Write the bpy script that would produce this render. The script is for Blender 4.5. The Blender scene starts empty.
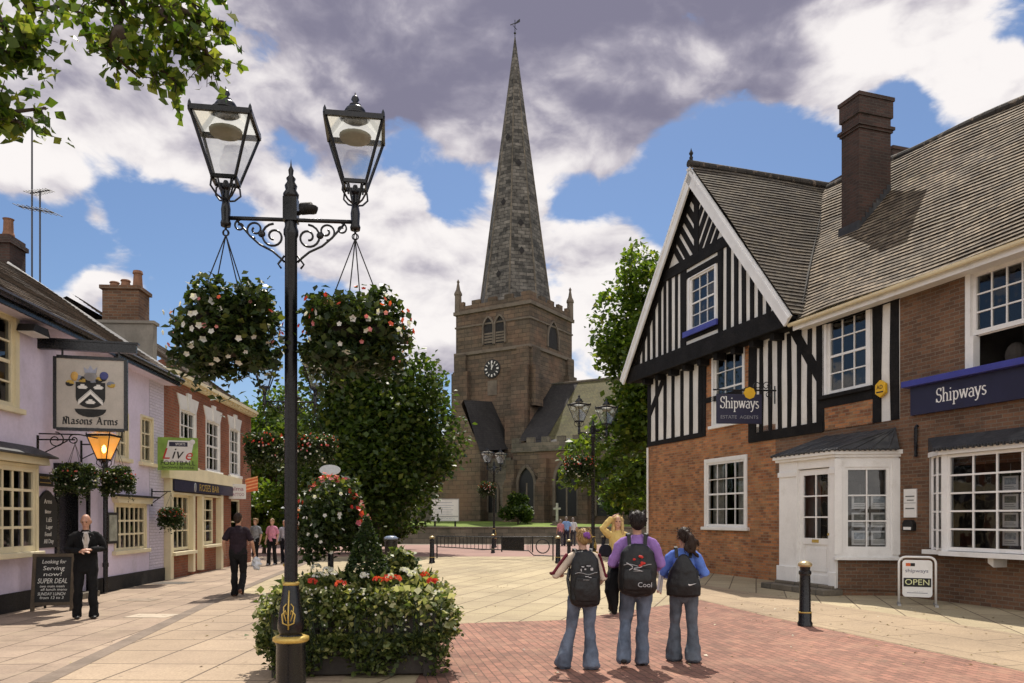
import bpy, bmesh, math, random
import numpy as np
from mathutils import Vector, Matrix, noise as mnoise

random.seed(11)
RNG = np.random.default_rng(7)
scene = bpy.context.scene
COL = scene.collection
PI = math.pi
F_PX, CAM_Z, HOR = 782.0, 1.7, 518.0

# ------------------------------------------------------------------ scene bookkeeping
def tag(o, label=None, cat=None, group=None, kind=None):
    if label: o["label"] = label
    if cat: o["category"] = cat
    if group: o["group"] = group
    if kind: o["kind"] = kind
    return o

def empty(name, loc=(0, 0, 0), rz=0.0):
    o = bpy.data.objects.new(name, None)
    COL.objects.link(o)
    o.location = loc
    o.rotation_euler = (0, 0, rz)
    o.empty_display_size = 0.2
    return o

def thing(name, label, cat, loc=(0, 0, 0), rz=0.0, group=None):
    return tag(empty(name, loc, rz), label, cat, group)

def copy_tree(o, parent=None):
    c = o.copy()
    COL.objects.link(c)
    c.parent = parent
    for ch in list(o.children):
        copy_tree(ch, c)
    return c

def gp(px, py, z=0.0):
    """ground point seen at a place of the photograph"""
    Y = (CAM_Z - z) * F_PX / (py - HOR)
    return ((px - 512) / F_PX * Y, Y)

def at(px, py, Y):
    return Vector(((px - 512) / F_PX * Y, Y, CAM_Z + (HOR - py) / F_PX * Y))

class Facade:
    """a vertical wall plane: u runs to the right seen from the street, y runs inwards"""
    def __init__(s, O, t):
        s.O = Vector(O); s.t = Vector(t).normalized(); s.n = Vector((-s.t.y, s.t.x))
        s.rz = math.atan2(s.t.y, s.t.x)
    def at(s, px, py=None, off=0.0):
        k = (px - 512) / F_PX
        ox, oy = s.O.x + s.n.x * off, s.O.y + s.n.y * off
        u = (oy * k - ox) / (s.t.x - s.t.y * k)
        Y = oy + s.t.y * u
        if py is None: return u
        return u, CAM_Z + (HOR - py) / F_PX * Y
    def world(s, u, y, z=0.0):
        return Vector((s.O.x + s.t.x * u + s.n.x * y, s.O.y + s.t.y * u + s.n.y * y, z))

# ------------------------------------------------------------------ mesh builder
class MB:
    def __init__(s): s.v = []; s.f = []; s.m = []; s.uv = None
    def add(s, vs, fs, mi=0):
        b = len(s.v)
        s.v.extend([tuple(p) for p in vs])
        for f in fs:
            s.f.append(tuple(b + i for i in f)); s.m.append(mi)
        return b
    def box(s, x0, x1, y0, y1, z0, z1, mi=0):
        if x0 > x1: x0, x1 = x1, x0
        if y0 > y1: y0, y1 = y1, y0
        if z0 > z1: z0, z1 = z1, z0
        s.add([(x0, y0, z0), (x1, y0, z0), (x1, y1, z0), (x0, y1, z0), (x0, y0, z1), (x1, y0, z1), (x1, y1, z1), (x0, y1, z1)],
              [(0, 3, 2, 1), (4, 5, 6, 7), (0, 1, 5, 4), (1, 2, 6, 5), (2, 3, 7, 6), (3, 0, 4, 7)], mi)
        return s
    def beam(s, p, q, w, h, up=(0, 0, 1), mi=0):
        p, q = Vector(p), Vector(q); d = (q - p).normalized(); up = Vector(up)
        a = d.cross(up)
        if a.length < 1e-4: a = d.cross(Vector((1, 0, 0)))
        a.normalize(); b = a.cross(d).normalized()
        a *= w / 2; b *= h / 2
        s.add([p - a - b, p + a - b, p + a + b, p - a + b, q - a - b, q + a - b, q + a + b, q - a + b],
              [(0, 1, 2, 3), (4, 7, 6, 5), (0, 4, 5, 1), (1, 5, 6, 2), (2, 6, 7, 3), (3, 7, 4, 0)], mi)
        return s
    def tube(s, pts, r, n=8, mi=0, cap=True):
        pts = [Vector(p) for p in pts]
        if not isinstance(r, (list, tuple)): r = [r] * len(pts)
        ref = None; rings = []
        for i, p in enumerate(pts):
            d = (pts[min(i + 1, len(pts) - 1)] - pts[max(i - 1, 0)])
            if d.length < 1e-9: d = Vector((0, 0, 1))
            d.normalize()
            if ref is None:
                ref = d.cross(Vector((0, 0, 1)))
                if ref.length < 0.05: ref = d.cross(Vector((1, 0, 0)))
            ref = (ref - d * ref.dot(d)).normalized(); b = d.cross(ref)
            rings.append([p + (ref * math.cos(2 * PI * k / n) + b * math.sin(2 * PI * k / n)) * r[i] for k in range(n)])
        vs = [v for R_ in rings for v in R_]; fs = []
        for i in range(len(pts) - 1):
            for k in range(n):
                fs.append((i * n + k, i * n + (k + 1) % n, (i + 1) * n + (k + 1) % n, (i + 1) * n + k))
        if cap:
            fs.append(tuple(range(n - 1, -1, -1))); fs.append(tuple((len(pts) - 1) * n + k for k in range(n)))
        s.add(vs, fs, mi); return s
    def lathe(s, prof, c=(0, 0, 0), n=16, mi=0, rot=0.0, sx=1, sy=1):
        vs = []; fs = []
        for r, z in prof:
            for k in range(n):
                a = 2 * PI * k / n + rot
                vs.append((c[0] + r * math.cos(a) * sx, c[1] + r * math.sin(a) * sy, c[2] + z))
        L = len(prof)
        for i in range(L - 1):
            for k in range(n):
                fs.append((i * n + k, i * n + (k + 1) % n, (i + 1) * n + (k + 1) % n, (i + 1) * n + k))
        fs.append(tuple(range(n - 1, -1, -1))); fs.append(tuple((L - 1) * n + k for k in range(n)))
        s.add(vs, fs, mi); return s
    def prism(s, poly, y0, y1, mi=0):
        """polygon given as (x, z), counter-clockwise seen from -y, extruded from y0 (front) to y1"""
        n = len(poly)
        ar = sum(poly[i][0] * poly[(i + 1) % n][1] - poly[(i + 1) % n][0] * poly[i][1] for i in range(n))
        if ar < 0: poly = poly[::-1]
        if y0 > y1: y0, y1 = y1, y0
        vs = [(x, y0, z) for x, z in poly] + [(x, y1, z) for x, z in poly]
        fs = [tuple(range(n)), tuple(range(2 * n - 1, n - 1, -1))] + [(i, i + n, (i + 1) % n + n, (i + 1) % n) for i in range(n)]
        s.add(vs, fs, mi); return s
    def ell(s, c, rx, ry, rz, n=12, m=8, mi=0):
        prof = []
        vs = []; fs = []
        for i in range(m + 1):
            t = -PI / 2 + PI * i / m
            for k in range(n):
                a = 2 * PI * k / n
                vs.append((c[0] + rx * math.cos(t) * math.cos(a), c[1] + ry * math.cos(t) * math.sin(a), c[2] + rz * math.sin(t)))
        for i in range(m):
            for k in range(n):
                fs.append((i * n + k, i * n + (k + 1) % n, (i + 1) * n + (k + 1) % n, (i + 1) * n + k))
        s.add(vs, fs, mi); return s
    def xform(s, M):
        s.v = [tuple(M @ Vector(p)) for p in s.v]; return s
    def mesh(s, name, mats):
        me = bpy.data.meshes.new(name)
        me.from_pydata(s.v, [], s.f)
        for m in (mats if isinstance(mats, (list, tuple)) else [mats]): me.materials.append(m)
        if any(s.m): me.polygons.foreach_set("material_index", s.m)
        me.update(); return me
    def build(s, name, mats, parent=None, smooth=False, loc=None, bevel=0):
        me = s.mesh(name, mats)
        if smooth == 'auto':
            bm = bmesh.new(); bm.from_mesh(me); bmesh.ops.remove_doubles(bm, verts=bm.verts, dist=1e-5)
            for f in bm.faces: f.smooth = True
            for e in bm.edges:
                if len(e.link_faces) == 2 and e.calc_face_angle(0) > 0.6: e.smooth = False
            bm.to_mesh(me); bm.free()
        elif smooth:
            me.polygons.foreach_set("use_smooth", [True] * len(me.polygons))
        o = bpy.data.objects.new(name, me); COL.objects.link(o)
        if parent: o.parent = parent
        if loc is not None: o.location = loc
        if bevel:
            md = o.modifiers.new("Bevel", 'BEVEL'); md.width = bevel; md.segments = 2; md.limit_method = 'ANGLE'
        return o

def clip_half(poly, ax, val, keep_less):
    out = []; n = len(poly)
    for i in range(n):
        a, b = poly[i], poly[(i + 1) % n]
        ia = (a[ax] <= val + 1e-9) if keep_less else (a[ax] >= val - 1e-9)
        ib = (b[ax] <= val + 1e-9) if keep_less else (b[ax] >= val - 1e-9)
        if ia: out.append(a)
        if ia != ib:
            t = (val - a[ax]) / (b[ax] - a[ax])
            out.append((a[0] + t * (b[0] - a[0]), a[1] + t * (b[1] - a[1])))
    return out

def clip_convex(subj, clip):
    """Sutherland-Hodgman; clip polygon counter-clockwise"""
    n = len(clip)
    ar = sum(clip[i][0] * clip[(i + 1) % n][1] - clip[(i + 1) % n][0] * clip[i][1] for i in range(n))
    if ar < 0: clip = clip[::-1]
    out = list(subj)
    for i in range(n):
        a, b = clip[i], clip[(i + 1) % n]
        ins = lambda p: (b[0] - a[0]) * (p[1] - a[1]) - (b[1] - a[1]) * (p[0] - a[0])
        src, out = out, []
        for j in range(len(src)):
            p, q = src[j], src[(j + 1) % len(src)]
            dp, dq = ins(p), ins(q)
            if dp >= 0: out.append(p)
            if (dp >= 0) != (dq >= 0):
                t = dp / (dp - dq); out.append((p[0] + t * (q[0] - p[0]), p[1] + t * (q[1] - p[1])))
        if len(out) < 3: return []
    return out

def wall_cells(mb, poly, opens, y, mi=0, reveal=0.16, rmi=None):
    us = sorted({p[0] for p in poly} | {o[i] for o in opens for i in (0, 1)})
    zs = sorted({p[1] for p in poly} | {o[i] for o in opens for i in (2, 3)})
    for i in range(len(us) - 1):
        if us[i + 1] - us[i] < 1e-6: continue
        for j in range(len(zs) - 1):
            cu, cz = (us[i] + us[i + 1]) / 2, (zs[j] + zs[j + 1]) / 2
            if any(o[0] < cu < o[1] and o[2] < cz < o[3] for o in opens): continue
            c = clip_half(clip_half(clip_half(clip_half(poly, 0, us[i], False), 0, us[i + 1], True), 1, zs[j], False), 1, zs[j + 1], True)
            if len(c) >= 3:
                mb.add([(p[0], y, p[1]) for p in c], [tuple(range(len(c)))], mi)
    rm = mi if rmi is None else rmi
    for o in opens:
        a, b, c, d = o[:4]; e = y + reveal
        mb.add([(a, y, c), (a, e, c), (a, e, d), (a, y, d)], [(0, 1, 2, 3)], rm)
        mb.add([(b, y, c), (b, e, c), (b, e, d), (b, y, d)], [(3, 2, 1, 0)], rm)
        mb.add([(a, y, d), (a, e, d), (b, e, d), (b, y, d)], [(0, 1, 2, 3)], rm)
        mb.add([(a, y, c), (a, e, c), (b, e, c), (b, y, c)], [(3, 2, 1, 0)], rm)

# ------------------------------------------------------------------ materials
class NT:
    def __init__(s, tree): s.t = tree; s.n = tree.nodes; s.l = tree.links
    def node(s, typ, **kw):
        n = s.n.new(typ)
        for k, v in kw.items(): setattr(n, k, v)
        return n
    def put(s, sock, val):
        if hasattr(val, 'is_output') or isinstance(val, bpy.types.NodeSocket): s.l.new(val, sock)
        else:
            try: sock.default_value = val
            except Exception: sock.default_value = (*val, 1.0)
    def math(s, op, a, b=0.0, c=None, clamp=False):
        n = s.node('ShaderNodeMath', operation=op, use_clamp=clamp)
        s.put(n.inputs[0], a); s.put(n.inputs[1], b)
        if c is not None: s.put(n.inputs[2], c)
        return n.outputs[0]
    def mix(s, f, a, b, typ='MIX'):
        n = s.node('ShaderNodeMix', data_type='RGBA', blend_type=typ)
        s.put(n.inputs[0], f); s.put(n.inputs[6], a); s.put(n.inputs[7], b)
        return n.outputs[2]
    def noise(s, vec, scale, detail=4.0, rough=0.55, dist=0.0):
        n = s.node('ShaderNodeTexNoise')
        if vec is not None: s.l.new(vec, n.inputs['Vector'])
        n.inputs['Scale'].default_value = scale; n.inputs['Detail'].default_value = detail
        n.inputs['Roughness'].default_value = rough; n.inputs['Distortion'].default_value = dist
        return n.outputs['Fac']
    def ramp(s, f, stops):
        n = s.node('ShaderNodeValToRGB'); e = n.color_ramp.elements
        while len(e) < len(stops): e.new(0.5)
        for el, (p, c) in zip(e, stops):
            el.position = p; el.color = (*c, 1) if len(c) == 3 else c
        s.l.new(f, n.inputs[0]); return n.outputs[0]
    def smooth(s, f, a, b, lo=0.0, hi=1.0):
        n = s.node('ShaderNodeMapRange', interpolation_type='SMOOTHSTEP')
        s.put(n.inputs[0], f); s.put(n.inputs[1], a); s.put(n.inputs[2], b); s.put(n.inputs[3], lo); s.put(n.inputs[4], hi)
        return n.outputs[0]
    def bump(s, h, strength, dist=0.02):
        n = s.node('ShaderNodeBump'); n.inputs['Strength'].default_value = strength; n.inputs['Distance'].default_value = dist
        s.l.new(h, n.inputs['Height']); return n.outputs[0]

def new_mat(name):
    m = bpy.data.materials.new(name); m.use_nodes = True
    t = NT(m.node_tree)
    return m, t, m.node_tree.nodes['Principled BSDF']

def objcoord(t, kind='Object'):
    return t.node('ShaderNodeTexCoord').outputs[kind]

def plain(name, col, rough=0.6, var=0.25, vscale=4.0, bump=0.15, bscale=40.0, metal=0.0, spec=0.4, fine=0.12, coat=0.0, dirt=None):
    m, t, b = new_mat(name)
    oc = objcoord(t)
    n1 = t.noise(oc, vscale, 5, 0.6)
    n2 = t.noise(oc, bscale, 3, 0.6)
    c = t.mix(t.smooth(n1, 0.3, 0.7), tuple(x * (1 - var) for x in col) + (1,), tuple(min(1, x * (1 + var)) for x in col) + (1,))
    c = t.mix(t.smooth(n2, 0.25, 0.75, 0, fine * 2), c, tuple(x * 0.55 for x in col) + (1,))
    if dirt:
        n3 = t.noise(oc, dirt[1], 6, 0.65)
        c = t.mix(t.smooth(n3, 0.52, 0.75, 0, dirt[2]), c, dirt[0] + (1,))
    t.put(b.inputs['Base Color'], c)
    t.put(b.inputs['Roughness'], t.smooth(n2, 0.2, 0.8, max(0.02, rough - 0.1), min(1, rough + 0.1)))
    b.inputs['Metallic'].default_value = metal
    b.inputs['Specular IOR Level'].default_value = spec
    if coat: b.inputs['Coat Weight'].default_value = coat
    if bump: t.put(b.inputs['Normal'], t.bump(n2, bump, 0.01))
    return m

def planar(t, mode, rot=0.0, src='Object'):
    """2-D coordinates in metres: 'xz' for walls (corners carried round), 'xy' for ground, 'uv'"""
    if mode == 'uv': return t.node('ShaderNodeTexCoord').outputs['UV']
    sep = t.node('ShaderNodeSeparateXYZ'); t.l.new(objcoord(t, src), sep.inputs[0])
    cmb = t.node('ShaderNodeCombineXYZ')
    if mode == 'xz':
        t.put(cmb.inputs[0], t.math('ADD', sep.outputs[0], sep.outputs[1])); t.l.new(sep.outputs[2], cmb.inputs[1])
        return cmb.outputs[0]
    t.l.new(sep.outputs[0], cmb.inputs[0]); t.l.new(sep.outputs[1], cmb.inputs[1])
    if rot:
        mp = t.node('ShaderNodeMapping'); mp.inputs['Rotation'].default_value = (0, 0, rot)
        t.l.new(cmb.outputs[0], mp.inputs[0]); return mp.outputs[0]
    return cmb.outputs[0]

def bricks(name, c1, c2, mortar, bw, bh, ms, mode='xz', rot=0.0, rough=0.85, var=0.3, vscale=0.6, bump=0.6, dirt=None, wob=0.004, blotch=None, offset=0.5, msmooth=0.15, dist=0.012, spec=0.25):
    m, t, b = new_mat(name)
    v = planar(t, mode, rot)
    oc = objcoord(t)
    nv = t.node('ShaderNodeTexNoise'); nv.inputs['Scale'].default_value = 6.0; t.l.new(oc, nv.inputs['Vector'])
    wv = t.node('ShaderNodeVectorMath', operation='MULTIPLY_ADD')
    t.l.new(nv.outputs['Color'], wv.inputs[0]); wv.inputs[1].default_value = (wob * 4, wob * 4, 0); t.l.new(v, wv.inputs[2])
    br = t.node('ShaderNodeTexBrick'); br.offset = offset
    t.l.new(wv.outputs[0], br.inputs['Vector'])
    br.inputs['Color1'].default_value = (*c1, 1); br.inputs['Color2'].default_value = (*c2, 1); br.inputs['Mortar'].default_value = (*mortar, 1)
    br.inputs['Scale'].default_value = 1.0; br.inputs['Mortar Size'].default_value = ms; br.inputs['Mortar Smooth'].default_value = msmooth
    br.inputs['Bias'].default_value = 0.0; br.inputs['Brick Width'].default_value = bw; br.inputs['Row Height'].default_value = bh
    c = br.outputs['Color']
    n1 = t.noise(oc, vscale, 6, 0.65)
    n2 = t.noise(oc, 30.0, 4, 0.7)
    c = t.mix(1.0, c, t.ramp(n1, [(0.3, (1 - var,) * 3), (0.7, (1 + var,) * 3)]), 'MULTIPLY')
    c = t.mix(1.0, c, t.ramp(n2, [(0.25, (0.72,) * 3), (0.75, (1.18,) * 3)]), 'MULTIPLY')
    if blotch:
        n4 = t.noise(oc, blotch[1], 5, 0.6); c = t.mix(t.smooth(n4, 0.45, 0.7, 0, blotch[2]), c, (*blotch[0], 1))
    if dirt:
        n3 = t.noise(oc, dirt[1], 6, 0.7); c = t.mix(t.smooth(n3, 0.5, 0.72, 0, dirt[2]), c, (*dirt[0], 1))
    if mode == 'xy':
        vo = t.node('ShaderNodeTexVoronoi'); vo.inputs['Scale'].default_value = 1.7; t.l.new(oc, vo.inputs['Vector'])
        c = t.mix(t.smooth(vo.outputs['Distance'], 0.055, 0.03, 0, 0.45), c, (0.11, 0.095, 0.08, 1))
        n5 = t.noise(oc, 2.6, 7, 0.72, 0.6)
        c = t.mix(t.smooth(n5, 0.56, 0.70, 0, 0.42), c, (0.15, 0.115, 0.085, 1))
        n6 = t.noise(oc, 0.33, 4, 0.6, 0.4)
        c = t.mix(1.0, c, t.ramp(n6, [(0.35, (0.86, 0.85, 0.85)), (0.62, (1.08, 1.07, 1.04))]), 'MULTIPLY')
    t.put(b.inputs['Base Color'], c)
    b.inputs['Roughness'].default_value = rough; b.inputs['Specular IOR Level'].default_value = spec
    h = t.math('ADD', t.math('SUBTRACT', 1.0, br.outputs['Fac']), t.math('MULTIPLY', n2, 0.5))
    t.put(b.inputs['Normal'], t.bump(h, bump, dist))
    return m

def leafmat(name, stops, trans=0.35, rough=0.45, tcol=1.6):
    m, t, b = new_mat(name)
    a = t.node('ShaderNodeAttribute'); a.attribute_name = 'var'
    c = t.ramp(a.outputs['Fac'], stops)
    t.put(b.inputs['Base Color'], c); b.inputs['Roughness'].default_value = rough; b.inputs['Specular IOR Level'].default_value = 0.35
    tr = t.node('ShaderNodeBsdfTranslucent')
    t.put(tr.inputs[0], t.mix(1.0, c, (tcol, tcol * 1.05, tcol * 0.5, 1), 'MULTIPLY'))
    mx = t.node('ShaderNodeMixShader'); mx.inputs[0].default_value = trans
    t.l.new(b.outputs[0], mx.inputs[1]); t.l.new(tr.outputs[0], mx.inputs[2])
    t.l.new(mx.outputs[0], t.n['Material Output'].inputs[0])
    return m

def glassmat(name, tint=(0.9, 0.93, 0.95), haze=0.0, rough=0.0, wavy=0.3, refl=1.0, wscale=2.2):
    m, t, b = new_mat(name)
    tp = t.node('ShaderNodeBsdfTransparent'); tp.inputs[0].default_value = (*tint, 1)
    gl = t.node('ShaderNodeBsdfGlossy'); gl.inputs['Roughness'].default_value = rough
    if wavy: t.put(gl.inputs['Normal'], t.bump(t.noise(objcoord(t), wscale, 2, 0.4), wavy, 0.02))
    fr = t.node('ShaderNodeFresnel'); fr.inputs[0].default_value = 1.5
    mx = t.node('ShaderNodeMixShader'); t.put(mx.inputs[0], t.math('MULTIPLY_ADD', fr.outputs[0], refl, 0.03, clamp=True))
    t.l.new(tp.outputs[0], mx.inputs[1]); t.l.new(gl.outputs[0], mx.inputs[2])
    out = mx.outputs[0]
    if haze:
        df = t.node('ShaderNodeBsdfTranslucent'); df.inputs[0].default_value = (0.8, 0.8, 0.76, 1)
        m2 = t.node('ShaderNodeMixShader'); m2.inputs[0].default_value = haze
        t.l.new(out, m2.inputs[1]); t.l.new(df.outputs[0], m2.inputs[2]); out = m2.outputs[0]
    t.l.new(out, t.n['Material Output'].inputs[0])
    return m

M = {}
M['white'] = plain('white_paint', (0.78, 0.77, 0.75), 0.45, 0.05, 2.0, 0.08, 30, fine=0.06, dirt=((0.45, 0.42, 0.36), 3.0, 0.35))
M['plaster'] = plain('white_plaster', (0.74, 0.72, 0.68), 0.8, 0.08, 1.2, 0.25, 22, fine=0.1, dirt=((0.5, 0.47, 0.4), 2.0, 0.4))
M['cream'] = plain('cream_paint', (0.72, 0.64, 0.44), 0.5, 0.07, 2.0, 0.08, 30, fine=0.06)
M['lavender'] = plain('lavender_masonry_paint', (0.67, 0.60, 0.745), 0.75, 0.09, 0.8, 0.4, 12, fine=0.10, dirt=((0.44, 0.40, 0.46), 1.4, 0.45))
M['black_paint'] = plain('black_gloss_paint', (0.007, 0.007, 0.009), 0.26, 0.2, 5, 0.02, 30, spec=0.42)
M['black_matt'] = plain('black_matt', (0.015, 0.014, 0.014), 0.7, 0.3, 3, 0.2, 40)
M['timber'] = plain('black_timber', (0.010, 0.009, 0.009), 0.8, 0.4, 2.0, 0.4, 25, spec=0.2, dirt=((0.03, 0.026, 0.022), 5.0, 0.5))
M['gold'] = plain('gold_paint', (0.55, 0.38, 0.10), 0.35, 0.15, 6, 0.1, 50, metal=0.4)
M['navy'] = plain('navy_sign_paint', (0.018, 0.017, 0.045), 0.4, 0.15, 2, 0.05, 40)
M['blue_trim'] = plain('blue_trim_paint', (0.05, 0.055, 0.30), 0.4, 0.15, 2, 0.05, 40)
M['lead'] = plain('weathered_lead', (0.045, 0.046, 0.05), 0.6, 0.3, 1.5, 0.3, 14, metal=0.1, dirt=((0.14, 0.14, 0.135), 2.5, 0.5))
M['chalkboard'] = plain('chalkboard', (0.02, 0.02, 0.02), 0.7, 0.3, 3, 0.05, 40)
M['chalk'] = plain('chalk', (0.75, 0.74, 0.7), 0.9, 0.1, 9, 0.0)
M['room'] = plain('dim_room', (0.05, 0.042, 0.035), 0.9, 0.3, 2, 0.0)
M['paper'] = plain('printed_paper', (0.72, 0.70, 0.68), 0.7, 0.06, 4, 0.0)
M['print_dark'] = plain('printed_picture', (0.13, 0.14, 0.13), 0.7, 0.5, 14, 0.0)
M['print_blue'] = plain('printed_picture_pale', (0.34, 0.38, 0.42), 0.7, 0.4, 14, 0.0)
M['steel'] = plain('galvanised_steel', (0.42, 0.42, 0.42), 0.4, 0.12, 5, 0.1, 40, metal=0.7)
M['yellow'] = plain('yellow_plastic', (0.72, 0.42, 0.02), 0.4, 0.08, 5, 0.02, 40)
M['red'] = plain('red_paint', (0.5, 0.03, 0.02), 0.45, 0.1, 4, 0.02)
M['orange'] = plain('orange_stripe', (0.6, 0.12, 0.03), 0.5, 0.1, 4, 0.02)
M['green_sign'] = plain('lime_green_print', (0.22, 0.36, 0.06), 0.55, 0.2, 3, 0.02)
M['concrete'] = plain('rendered_concrete', (0.23, 0.21, 0.18), 0.9, 0.25, 1.0, 0.4, 18, dirt=((0.11, 0.10, 0.085), 1.6, 0.6))
M['clay'] = plain('clay_pot', (0.24, 0.12, 0.07), 0.85, 0.2, 5, 0.3, 30)
M['bark'] = plain('bark', (0.07, 0.052, 0.038), 0.9, 0.35, 3, 0.8, 18)
M['soil'] = plain('soil', (0.03, 0.022, 0.016), 0.95, 0.3, 5, 0.5, 30)
M['planter_wood'] = plain('dark_stained_wood', (0.03, 0.024, 0.02), 0.6, 0.3, 4, 0.4, 25)
M['curtain'] = plain('net_curtain', (0.42, 0.40, 0.37), 0.9, 0.2, 8, 0.0)
M['brick_orange'] = bricks('old_orange_brick', (0.49, 0.200, 0.080), (0.20, 0.082, 0.044), (0.26, 0.20, 0.135), 0.235, 0.078, 0.009, dirt=((0.10, 0.06, 0.04), 1.1, 0.5), blotch=((0.38, 0.235, 0.115), 2.6, 0.55))
M['brick_dark'] = bricks('dark_red_brick', (0.20, 0.105, 0.060), (0.115, 0.064, 0.042), (0.17, 0.14, 0.105), 0.235, 0.078, 0.009, dirt=((0.06, 0.045, 0.035), 1.1, 0.55))
M['brick_red'] = bricks('red_brick', (0.30, 0.10, 0.055), (0.22, 0.075, 0.045), (0.24, 0.17, 0.12), 0.235, 0.078, 0.009, dirt=((0.12, 0.06, 0.04), 1.1, 0.4))
M['brick_stack'] = bricks('sooty_chimney_brick', (0.085, 0.046, 0.036), (0.05, 0.033, 0.028), (0.075, 0.065, 0.055), 0.235, 0.078, 0.009, dirt=((0.03, 0.026, 0.024), 1.3, 0.6))
M['brick_pale'] = bricks('pale_chimney_brick', (0.36, 0.19, 0.11), (0.27, 0.14, 0.085), (0.25, 0.2, 0.15), 0.235, 0.078, 0.009, dirt=((0.12, 0.08, 0.06), 1.3, 0.5))
M['painted_brick'] = bricks('painted_brick', (0.66, 0.62, 0.72), (0.60, 0.56, 0.68), (0.5, 0.46, 0.55), 0.235, 0.078, 0.008, var=0.08, bump=0.8)
M['stone'] = bricks('old_sandstone', (0.155, 0.112, 0.076), (0.088, 0.070, 0.052), (0.055, 0.046, 0.036), 0.85, 0.40, 0.022, var=0.4, vscale=0.35, bump=0.7, dirt=((0.050, 0.046, 0.034), 0.5, 0.7), blotch=((0.205, 0.118, 0.076), 0.3, 0.6), wob=0.012, dist=0.03)
M['stone_dark'] = bricks('weathered_grey_stone', (0.185, 0.155, 0.118), (0.12, 0.106, 0.085), (0.075, 0.07, 0.06), 0.8, 0.36, 0.014, var=0.4, vscale=0.4, bump=0.5, dirt=((0.05, 0.055, 0.04), 0.6, 0.6), wob=0.012, dist=0.03)
M['stone_spire'] = bricks('banded_spire_stone', (0.175, 0.160, 0.138), (0.048, 0.046, 0.042), (0.030, 0.029, 0.028), 0.8, 0.36, 0.022, mode='uv', var=0.5, vscale=0.9, bump=0.8, dirt=((0.045, 0.043, 0.038), 0.30, 0.75), blotch=((0.24, 0.225, 0.20), 2.2, 0.35), wob=0.02, dist=0.04)
M['stone_trim'] = plain('carved_stone', (0.15, 0.122, 0.094), 0.9, 0.3, 0.8, 0.4, 9, dirt=((0.07, 0.065, 0.055), 0.8, 0.6))
M['tile'] = bricks('old_clay_tiles', (0.255, 0.195, 0.132), (0.095, 0.073, 0.052), (0.03, 0.025, 0.02), 0.21, 0.165, 0.010, mode='uv', var=0.3, vscale=0.9, bump=0.5, dirt=((0.32, 0.27, 0.19), 1.4, 0.5), blotch=((0.085, 0.066, 0.047), 2.4, 0.55), wob=0.003)
M['tile_gable'] = bricks('dark_clay_tiles', (0.135, 0.108, 0.078), (0.085, 0.07, 0.056), (0.025, 0.022, 0.02), 0.21, 0.165, 0.010, mode='uv', var=0.35, vscale=0.8, bump=0.5, dirt=((0.22, 0.19, 0.13), 2.2, 0.5), blotch=((0.055, 0.05, 0.042), 2.0, 0.5), wob=0.003)
M['tile_pub'] = bricks('grey_brown_tiles', (0.19, 0.15, 0.115), (0.13, 0.105, 0.085), (0.05, 0.045, 0.04), 0.175, 0.115, 0.008, mode='uv', var=0.3, vscale=0.9, dirt=((0.07, 0.06, 0.05), 1.4, 0.6), wob=0.003)
M['slate'] = bricks('dark_slate', (0.040, 0.036, 0.034), (0.028, 0.026, 0.026), (0.015, 0.015, 0.015), 0.3, 0.22, 0.01, mode='uv', var=0.3, bump=0.4)
M['moss_roof'] = bricks('mossy_church_tiles', (0.105, 0.092, 0.040), (0.075, 0.067, 0.033), (0.04, 0.04, 0.025), 0.3, 0.22, 0.012, mode='uv', var=0.35, vscale=0.4, dirt=((0.11, 0.12, 0.04), 0.6, 0.6))
LROT = -math.atan2(0.998, -0.066)
RROT = -math.atan2(-0.95, 0.312)
M['slabs'] = bricks('concrete_slabs', (0.375, 0.288, 0.222), (0.300, 0.230, 0.178), (0.12, 0.09, 0.068), 0.9, 0.6, 0.014, mode='xy', rot=LROT, var=0.16, vscale=0.5, bump=0.3, dirt=((0.20, 0.155, 0.115), 0.9, 0.55), blotch=((0.43, 0.345, 0.25), 1.7, 0.4), wob=0.001, msmooth=0.1, spec=0.2)
M['squares'] = bricks('square_slabs', (0.400, 0.310, 0.225), (0.335, 0.258, 0.188), (0.12, 0.092, 0.07), 0.9, 0.9, 0.014, mode='xy', rot=LROT + 0.09, offset=0.0, var=0.15, vscale=0.4, bump=0.25, dirt=((0.24, 0.185, 0.14), 0.8, 0.5), wob=0.001, msmooth=0.1, spec=0.2)
M['plaza'] = bricks('buff_slabs', (0.425, 0.355, 0.235), (0.365, 0.302, 0.198), (0.15, 0.112, 0.075), 1.25, 0.62, 0.015, mode='xy', rot=RROT + 0.62, var=0.14, vscale=0.4, bump=0.25, dirt=((0.25, 0.19, 0.13), 0.7, 0.5), wob=0.001, msmooth=0.1, spec=0.2)
M['pavers'] = bricks('red_block_pavers', (0.325, 0.162, 0.118), (0.205, 0.108, 0.084), (0.115, 0.075, 0.058), 0.21, 0.105, 0.007, mode='xy', rot=RROT + 0.12, var=0.2, vscale=0.6, bump=0.6, dirt=((0.17, 0.11, 0.085), 0.8, 0.5), blotch=((0.36, 0.215, 0.15), 2.0, 0.45), wob=0.002)
M['band'] = bricks('kerb_slabs', (0.385, 0.295, 0.200), (0.335, 0.255, 0.175), (0.17, 0.13, 0.09), 1.5, 0.95, 0.012, mode='xy', rot=RROT, var=0.16, vscale=0.6, bump=0.3, dirt=((0.22, 0.17, 0.12), 1.2, 0.55), wob=0.001, spec=0.2)
M['road'] = plain('pink_asphalt', (0.30, 0.185, 0.155), 0.9, 0.12, 0.5, 0.3, 60, dirt=((0.2, 0.13, 0.11), 0.5, 0.4))
M['earth'] = plain('town_ground', (0.20, 0.17, 0.13), 0.95, 0.2, 0.2, 0.2, 8)
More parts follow.
